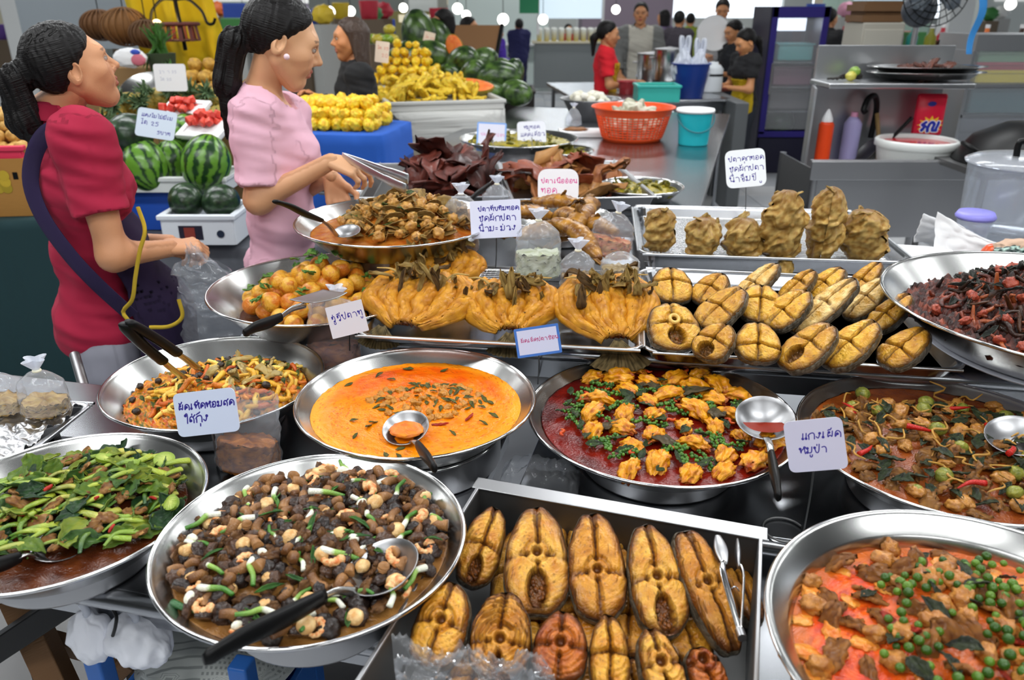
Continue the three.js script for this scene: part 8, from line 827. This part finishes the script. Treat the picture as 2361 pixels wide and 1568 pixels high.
  const pal = [['red', 0xb02434], ['teal', 0x1f7a74], ['yellow', 0xd8b42c], ['dark brown', 0x3a1f14], ['white', 0xdcdcd8], ['orange', 0xd8702c], ['olive', 0x7a7a24], ['black', 0x16161a]], R5 = rng(55); const bg = [lathe([[0.001, 0], [0.045, 0], [0.048, 0.01], [0.048, 0.16], [0.02, 0.20], [0.018, 0.24], [0.001, 0.24]], 18), box(0.11, 0.17, 0.07, 0.01).translate(0, 0.085, 0), lathe([[0.001, 0], [0.06, 0], [0.06, 0.12], [0.055, 0.13], [0.001, 0.13]], 18)], cg = boxUV(cyl(0.02, 0.02, 0.03, 12)).translate(0, 0.25, 0);
  for (let i = 0; i < 25; i++) { const k = Math.floor(R5() * 8), n = Math.floor(R5() * 3), t2 = thing(['condiment_bottle', 'food_packet', 'storage_jar'][n], pal[k][0] + [' condiment bottle', ' boxed packet', ' storage jar'][n] + ' on the low shelf behind the sink', ['bottle', 'packet', 'jar'][n], [sh.position.x - 1.22 + i * 0.1, 1.21, -7.5 + (R5() - 0.3) * 0.25], 0, pal[k][0] + [' condiment bottles', ' boxed packets', ' storage jars'][n] + ' on the low shelf'); mesh('container', bg[n], plastic(pal[k][1], 0.4), t2); if (n === 0) mesh('cap', cg, M.white, t2); }
  one('blue_ribbon', thick((a, b) => [(a - 0.5) * 0.05 * (1 - 0.3 * b) + 0.012 * Math.sin(b * 5), -0.34 * b, 0.015 * Math.sin(b * 7)], 6, 24, 0.003), cloth(0x3a90d8), 'bright blue plastic strip hanging at the top right', 'ribbon').position.copy(atD(2266, -12, 5.2));
  const gb = thing('grey_cabinet', 'grey cabinet standing behind the sink shelf', 'cabinet', [atD(2015, 60, 7.0).x, 0, -7.0]); mesh('cabinet_body', tr(box(0.34, 1.5, 0.4, 0.01), 0, 0.75, 0), std(0xa8a498, 0.6), gb); mesh('door', tr(box(0.31, 1.4, 0.012, 0.004), 0, 0.75, 0.206), std(0xb0aca0, 0.6), gb); const bxx = thing('wooden_crate', 'dark wooden crate on top of the grey cabinet', 'crate', [gb.position.x, 1.5, -7.0]); mesh('crate_boards', merge([tr(box(0.36, 0.05, 0.36), 0, 0.03, 0), tr(box(0.36, 0.05, 0.36), 0, 0.11, 0), tr(box(0.3, 0.16, 0.3), 0, 0.08, 0)]), M.wood, bxx);
}
/* ---------- right foreground: clear tub, bags, boxes beside the dark stir-fry ---------- */
{
  const tb = thing('clear_tub', 'clear round plastic tub with a black lid handle at the right edge', 'tub', on(2330, 545, TIER + 0.0)); mesh('tub_wall', lathe([[0.001, 0], [0.155, 0], [0.16, 0.01], [0.172, 0.23], [0.18, 0.235], [0.178, 0.24], [0.168, 0.232], [0.155, 0.012], [0.001, 0.008]], 56), M.bag, tb); mesh('lid', lathe([[0.001, 0.262], [0.1, 0.26], [0.16, 0.25], [0.182, 0.238], [0.184, 0.244], [0.16, 0.256], [0.1, 0.266], [0.001, 0.268]], 56), M.film, tb); mesh('lid_handle', tube([[-0.06, 0.262, 0.02], [-0.062, 0.30, 0.02], [-0.045, 0.312, 0.02], [0.10, 0.312, 0.02], [0.12, 0.29, 0.02]], 0.010, 40, 10), M.black, tb);
  tiedBag('clear bag of shallots and herbs beside the white sack', on(2320, 545, TIER + 0.03).add(V(0.02, 0, 0.22)), 0.17, 0.14, 0.10, { seed: 51, neck: 0.35, fill: [0.6, 'shallots', 'purple shallots and herbs in the clear bag', 'vegetable', lin('#8a6a7a'), lin('#b8b088'), 'stuff'] });
  const sk = thing('white_sack', 'white paper sack edge at the right, above the dark stir-fry', 'sack', on(2215, 585, TIER)); mesh('sack_front', thick((a, b) => [(a - 0.5) * 0.17, 0.125 * b * (1 - 0.75 * a * b), -0.03 * b + 0.05 * a + 0.006 * noise(a * 4, b * 4, 1)], 20, 16, 0.004), M.white, sk); mesh('sack_back', thick((a, b) => [(a - 0.5) * 0.17, 0.10 * b * (1 - 0.6 * a * b), -0.13 + 0.03 * b + 0.006 * noise(a * 4, b * 4, 5)], 20, 16, 0.004), M.white, sk);
  const cup = thing('lidded_cup', 'clear cup with a lilac blue lid in the white sack', 'cup', on(2235, 560, TIER + 0.02)); mesh('cup_wall', lathe([[0.001, 0], [0.04, 0], [0.052, 0.085], [0.049, 0.085], [0.038, 0.004], [0.001, 0.004]], 32), M.film, cup); mesh('lid', lathe([[0.001, 0.094], [0.05, 0.094], [0.055, 0.086], [0.055, 0.078], [0.058, 0.086], [0.05, 0.1], [0.001, 0.1]], 32), plastic(0x8a86d8), cup);
  one('orange_fruit', paint(blob(0.03, 0.03, 0.03, 6, 0.03, 1, 2), lin('#d8501c')), M.vgloss, 'small orange red fruit in the white sack', 'fruit').position.copy(on(2245, 572, TIER + 0.04).add(V(0.02, 0, 0.06)));
  one('striped_cloth', blob(0.07, 0.03, 0.04, 8, 0.12, 1.4, 3), cloth(0xc8a890), 'pale folded wrapper at the right edge behind the dark stir-fry', 'wrapper').position.copy(on(2350, 575, TIER + 0.06)); one('dark_wrapper', paint(blob(0.05, 0.028, 0.035, 8, 0.16, 1.6, 4), (x, y, z) => noise(x * 60, y * 60, z * 60) > 0.1 ? lin('#a8c4b8') : lin('#16302c')), M.vgloss, 'dark green wrapper beside the white sack', 'wrapper').position.copy(on(2295, 570, TIER + 0.05).add(V(0, 0, 0.08)));
  const wb = thing('white_enamel_bowl', 'white bowl with a blue stripe under the wide pan of dark stir-fry', 'bowl', [1.174, TIER, -1.527]); mesh('bowl_wall', lathe([[0.001, 0], [0.17, 0], [0.20, 0.006], [0.265, 0.03], [0.275, 0.036], [0.27, 0.036], [0.001, 0.03]], 72), plastic(0xdfe2ee, 0.25), wb); mesh('blue_stripe', boxUV(new THREE.TorusGeometry(0.245, 0.0028, 8, 90)).rotateX(Math.PI / 2).translate(0, 0.0245, 0), plastic(0x2a48c8), wb);
  const wl = one('white_board', box(0.30, 0.012, 0.22, 0.003), M.white, 'plain white board lying right of the golden bundles', 'board'); wl.position.copy(on(2085, 590, TIER + 0.01)); wl.rotation.y = -0.25;
}
/* ---------- far back: counters, cups, screen, shelves ---------- */
{
  const D = 17.2, c = thing('far_counter', 'long grey counter of drinks far behind the melons', 'counter', [atD(1330, 180, D).x + 0.4, 0, -D]); mesh('counter_body', tr(box(2.6, 0.86, 0.7, 0.01), 0, 0.5, 0), std(0x7a7f80, 0.4, { metalness: 0.3 }), c); mesh('counter_top', tr(box(2.7, 0.04, 0.8, 0.01), 0, 0.95, 0), std(0xb8b09a, 0.4), c);
  const cg = lathe([[0.001, 0], [0.045, 0], [0.06, 0.22], [0.05, 0.25], [0.001, 0.26]], 14), cp = paint(cg.clone(), (x, y, z) => y < 0.1 ? lin('#c8b45a') : lin('#dcdcd4')); for (let i = 0; i < 34; i++) { const t = one('drink_cup', cp, M.vgloss, 'white and yellow drink cup on the far grey counter', 'cup', 'drink cups on the far grey counter'); t.position.set(c.position.x - 1.2 + (i % 17) * 0.15, 0.97, -D + 0.2 - Math.floor(i / 17) * 0.25); }
  const sc = thing('white_screen', 'large blank white screen hanging at the top centre', 'screen', atD(1316, 2, 16.2)); mesh('panel', box(1.18, 0.62, 0.05, 0.01), std(0xe6f2fa, 0.6, { emissive: 0xdaf0ff, emissiveIntensity: 0.75 }), sc); mesh('frame', merge([tr(box(0.05, 1.2, 0.06), -0.62, 0, 0), tr(box(0.05, 1.2, 0.06), 0.62, 0, 0)]), M.white, sc); mesh('hanger', merge([-0.5, 0.5].map((x) => tube([[x, 0.3, 0], [x, 2.6, 0]], 0.008, 4, 6))), M.black, sc);
  one('green_sign', box(0.36, 0.4, 0.04, 0.006), std(0x1c8a5a, 0.5), 'small green sign left of the blank white screen', 'sign').position.copy(atD(1220, 4, 15.8));
  const boxes = [['white stall booth', 0xcfdcd8, 1150, 22, 2.2, 1.0], ['tan stacked carton', 0x8a7050, 1135, 55, 1.2, 0.3], ['grey white shelf unit', 0xc4c4c2, 1090, 50, 1.6, 1.2], ['white kiosk', 0xe0e4e0, 930, 30, 2.6, 1.2], ['grey kiosk', 0x9aa09c, 830, 12, 2.4, 0.9], ['khaki counter box', 0x8a8450, 975, 42, 1.4, 0.3], ['lilac booth', 0xc0b4c8, 760, 60, 1.6, 1.6], ['cream kiosk', 0xd8d0b4, 60, 40, 2.4, 1.0], ['grey booth', 0x8f9694, 200, 14, 3.0, 0.9], ['pale green booth', 0xb8ccb8, 560, 30, 2.0, 1.0], ['mint kiosk', 0xbcd8c8, 2020, 20, 2.2, 0.8], ['beige kiosk', 0xc0b49a, 1960, 40, 1.8, 1.1], ['white goods booth', 0xd8dcd8, 2330, 30, 2.2, 1.0], ['mauve booth', 0x8a7c8a, 1440, 30, 2.0, 1.2], ['dark green booth', 0x2c3c30, 1420, 40, 1.2, 0.9]];
  boxes.forEach(([n, col, x, y, w, hh], i) => { const D2 = 19 + (i * 37 % 60) / 10, p = atD(x, y, D2), t = thing('market_booth', n + ' far back in the market hall', 'booth', [p.x, 0, -D2]); const top = Math.max(1.2, p.y + hh / 2); mesh('booth_wall', tr(box(w, top, 1.0, 0.02), 0, top / 2, 0), std(col, 0.7), t); mesh('booth_counter', tr(box(w * 1.05, 0.06, 1.3, 0.02), 0, 0.85, 0.1), M.white, t); mesh('booth_sign', tr(box(w * 0.7, 0.16, 0.03, 0.01), 0, top - 0.15, 0.52), std([0xf0f0ec, 0xd8e4f0, 0xe8e0c0][i % 3], 0.5, { emissive: [0xffffff, 0xd8ecff, 0xfff0d0][i % 3], emissiveIntensity: 0.5 }), t); });
  const R = rng(808), cols = [['red', 0xb8283a], ['blue', 0x2a4aa8], ['yellow', 0xd8b82c], ['white', 0xe8e8e4], ['green', 0x3a7a3a], ['orange', 0xd8682a], ['purple', 0x5a3a8a], ['pink', 0xd898b0]], bg = [box(0.34, 0.26, 0.3, 0.02), lathe([[0.001, -0.13], [0.12, -0.13], [0.15, 0.12], [0.14, 0.13], [0.001, 0.13]], 16), blob(0.17, 0.14, 0.15, 4, 0.15, 1.5, 3)];
  for (let i = 0; i < 90; i++) { const x = R() * W, y = 18 + R() * 95, D2 = 12.5 + R() * 7, p = atD(x, y, D2); if (x > 1070 && x < 1790) continue; const k = Math.floor(R() * 8), n = Math.floor(R() * 3), g = cols[k][0] + [' goods boxes', ' goods tubs', ' wrapped bundles'][n] + ' stacked far back'; const st = thing(['goods_box', 'goods_tub', 'goods_bundle'][n], cols[k][0] + [' box', ' tub', ' wrapped bundle'][n] + ' of goods stacked far back in the hall', ['box', 'tub', 'bundle'][n], [p.x, p.y, -D2], R(), g); mesh('container', bg[n], std(cols[k][1], 0.5), st); mesh('plinth', tr(box(0.3, Math.max(0.1, p.y - 0.14), 0.28), 0, -0.13 - Math.max(0.1, p.y - 0.14) / 2, 0), std([0x8a8c8c, 0x6a5a48, 0xb0b0ac][i % 3], 0.7), st); }
  for (let i = 0; i < 14; i++) { const t = thing('hanging_bulb', 'glowing white bulb hanging far back in the market hall', 'lamp', atD([60, 190, 470, 560, 705, 760, 808, 930, 1055, 1075, 1160, 1252, 1420, 2330][i], [25, 30, 40, 20, 30, 28, 26, 18, 20, 35, 45, 45, 22, 10][i], 13 + (i * 7 % 5)), 0, 'glowing bulbs hanging far back'); mesh('bulb_glow', boxUV(new THREE.SphereGeometry(0.085, 16, 12)), std(0xffffff, 0.4, { emissive: 0xfffdf4, emissiveIntensity: 5 }), t); mesh('cable', tube([[0, 0.08, 0], [0, 1.4, 0]], 0.006, 4, 5), M.black, t); }
}
/* small groups of look-alikes: say which one, by its order across the picture */
{
  const byLabel = new Map(), ord = ['first', 'second', 'third', 'fourth', 'fifth', 'sixth', 'seventh', 'eighth', 'ninth', 'tenth', 'eleventh', 'twelfth', 'thirteenth', 'fourteenth'];
  camera.updateMatrixWorld(true); scene.updateMatrixWorld(true);
  for (const o of scene.children) if (o.userData.label && o.userData.group) { const k = o.userData.label; if (!byLabel.has(k)) byLabel.set(k, []); byLabel.get(k).push(o); }
  for (const [k, l] of byLabel) if (l.length > 1 && l.length <= 14 && k.split(' ').length <= 12) l.map((o) => [V().setFromMatrixPosition(o.matrixWorld).project(camera).x, o]).sort((a, b) => a[0] - b[0]).forEach(([, o], i) => { o.userData.label = k + ', ' + (i === l.length - 1 && l.length > 2 ? 'last' : ord[i]) + ' from the left'; });
}
scene.updateMatrixWorld(true);
renderer.render(scene, camera);
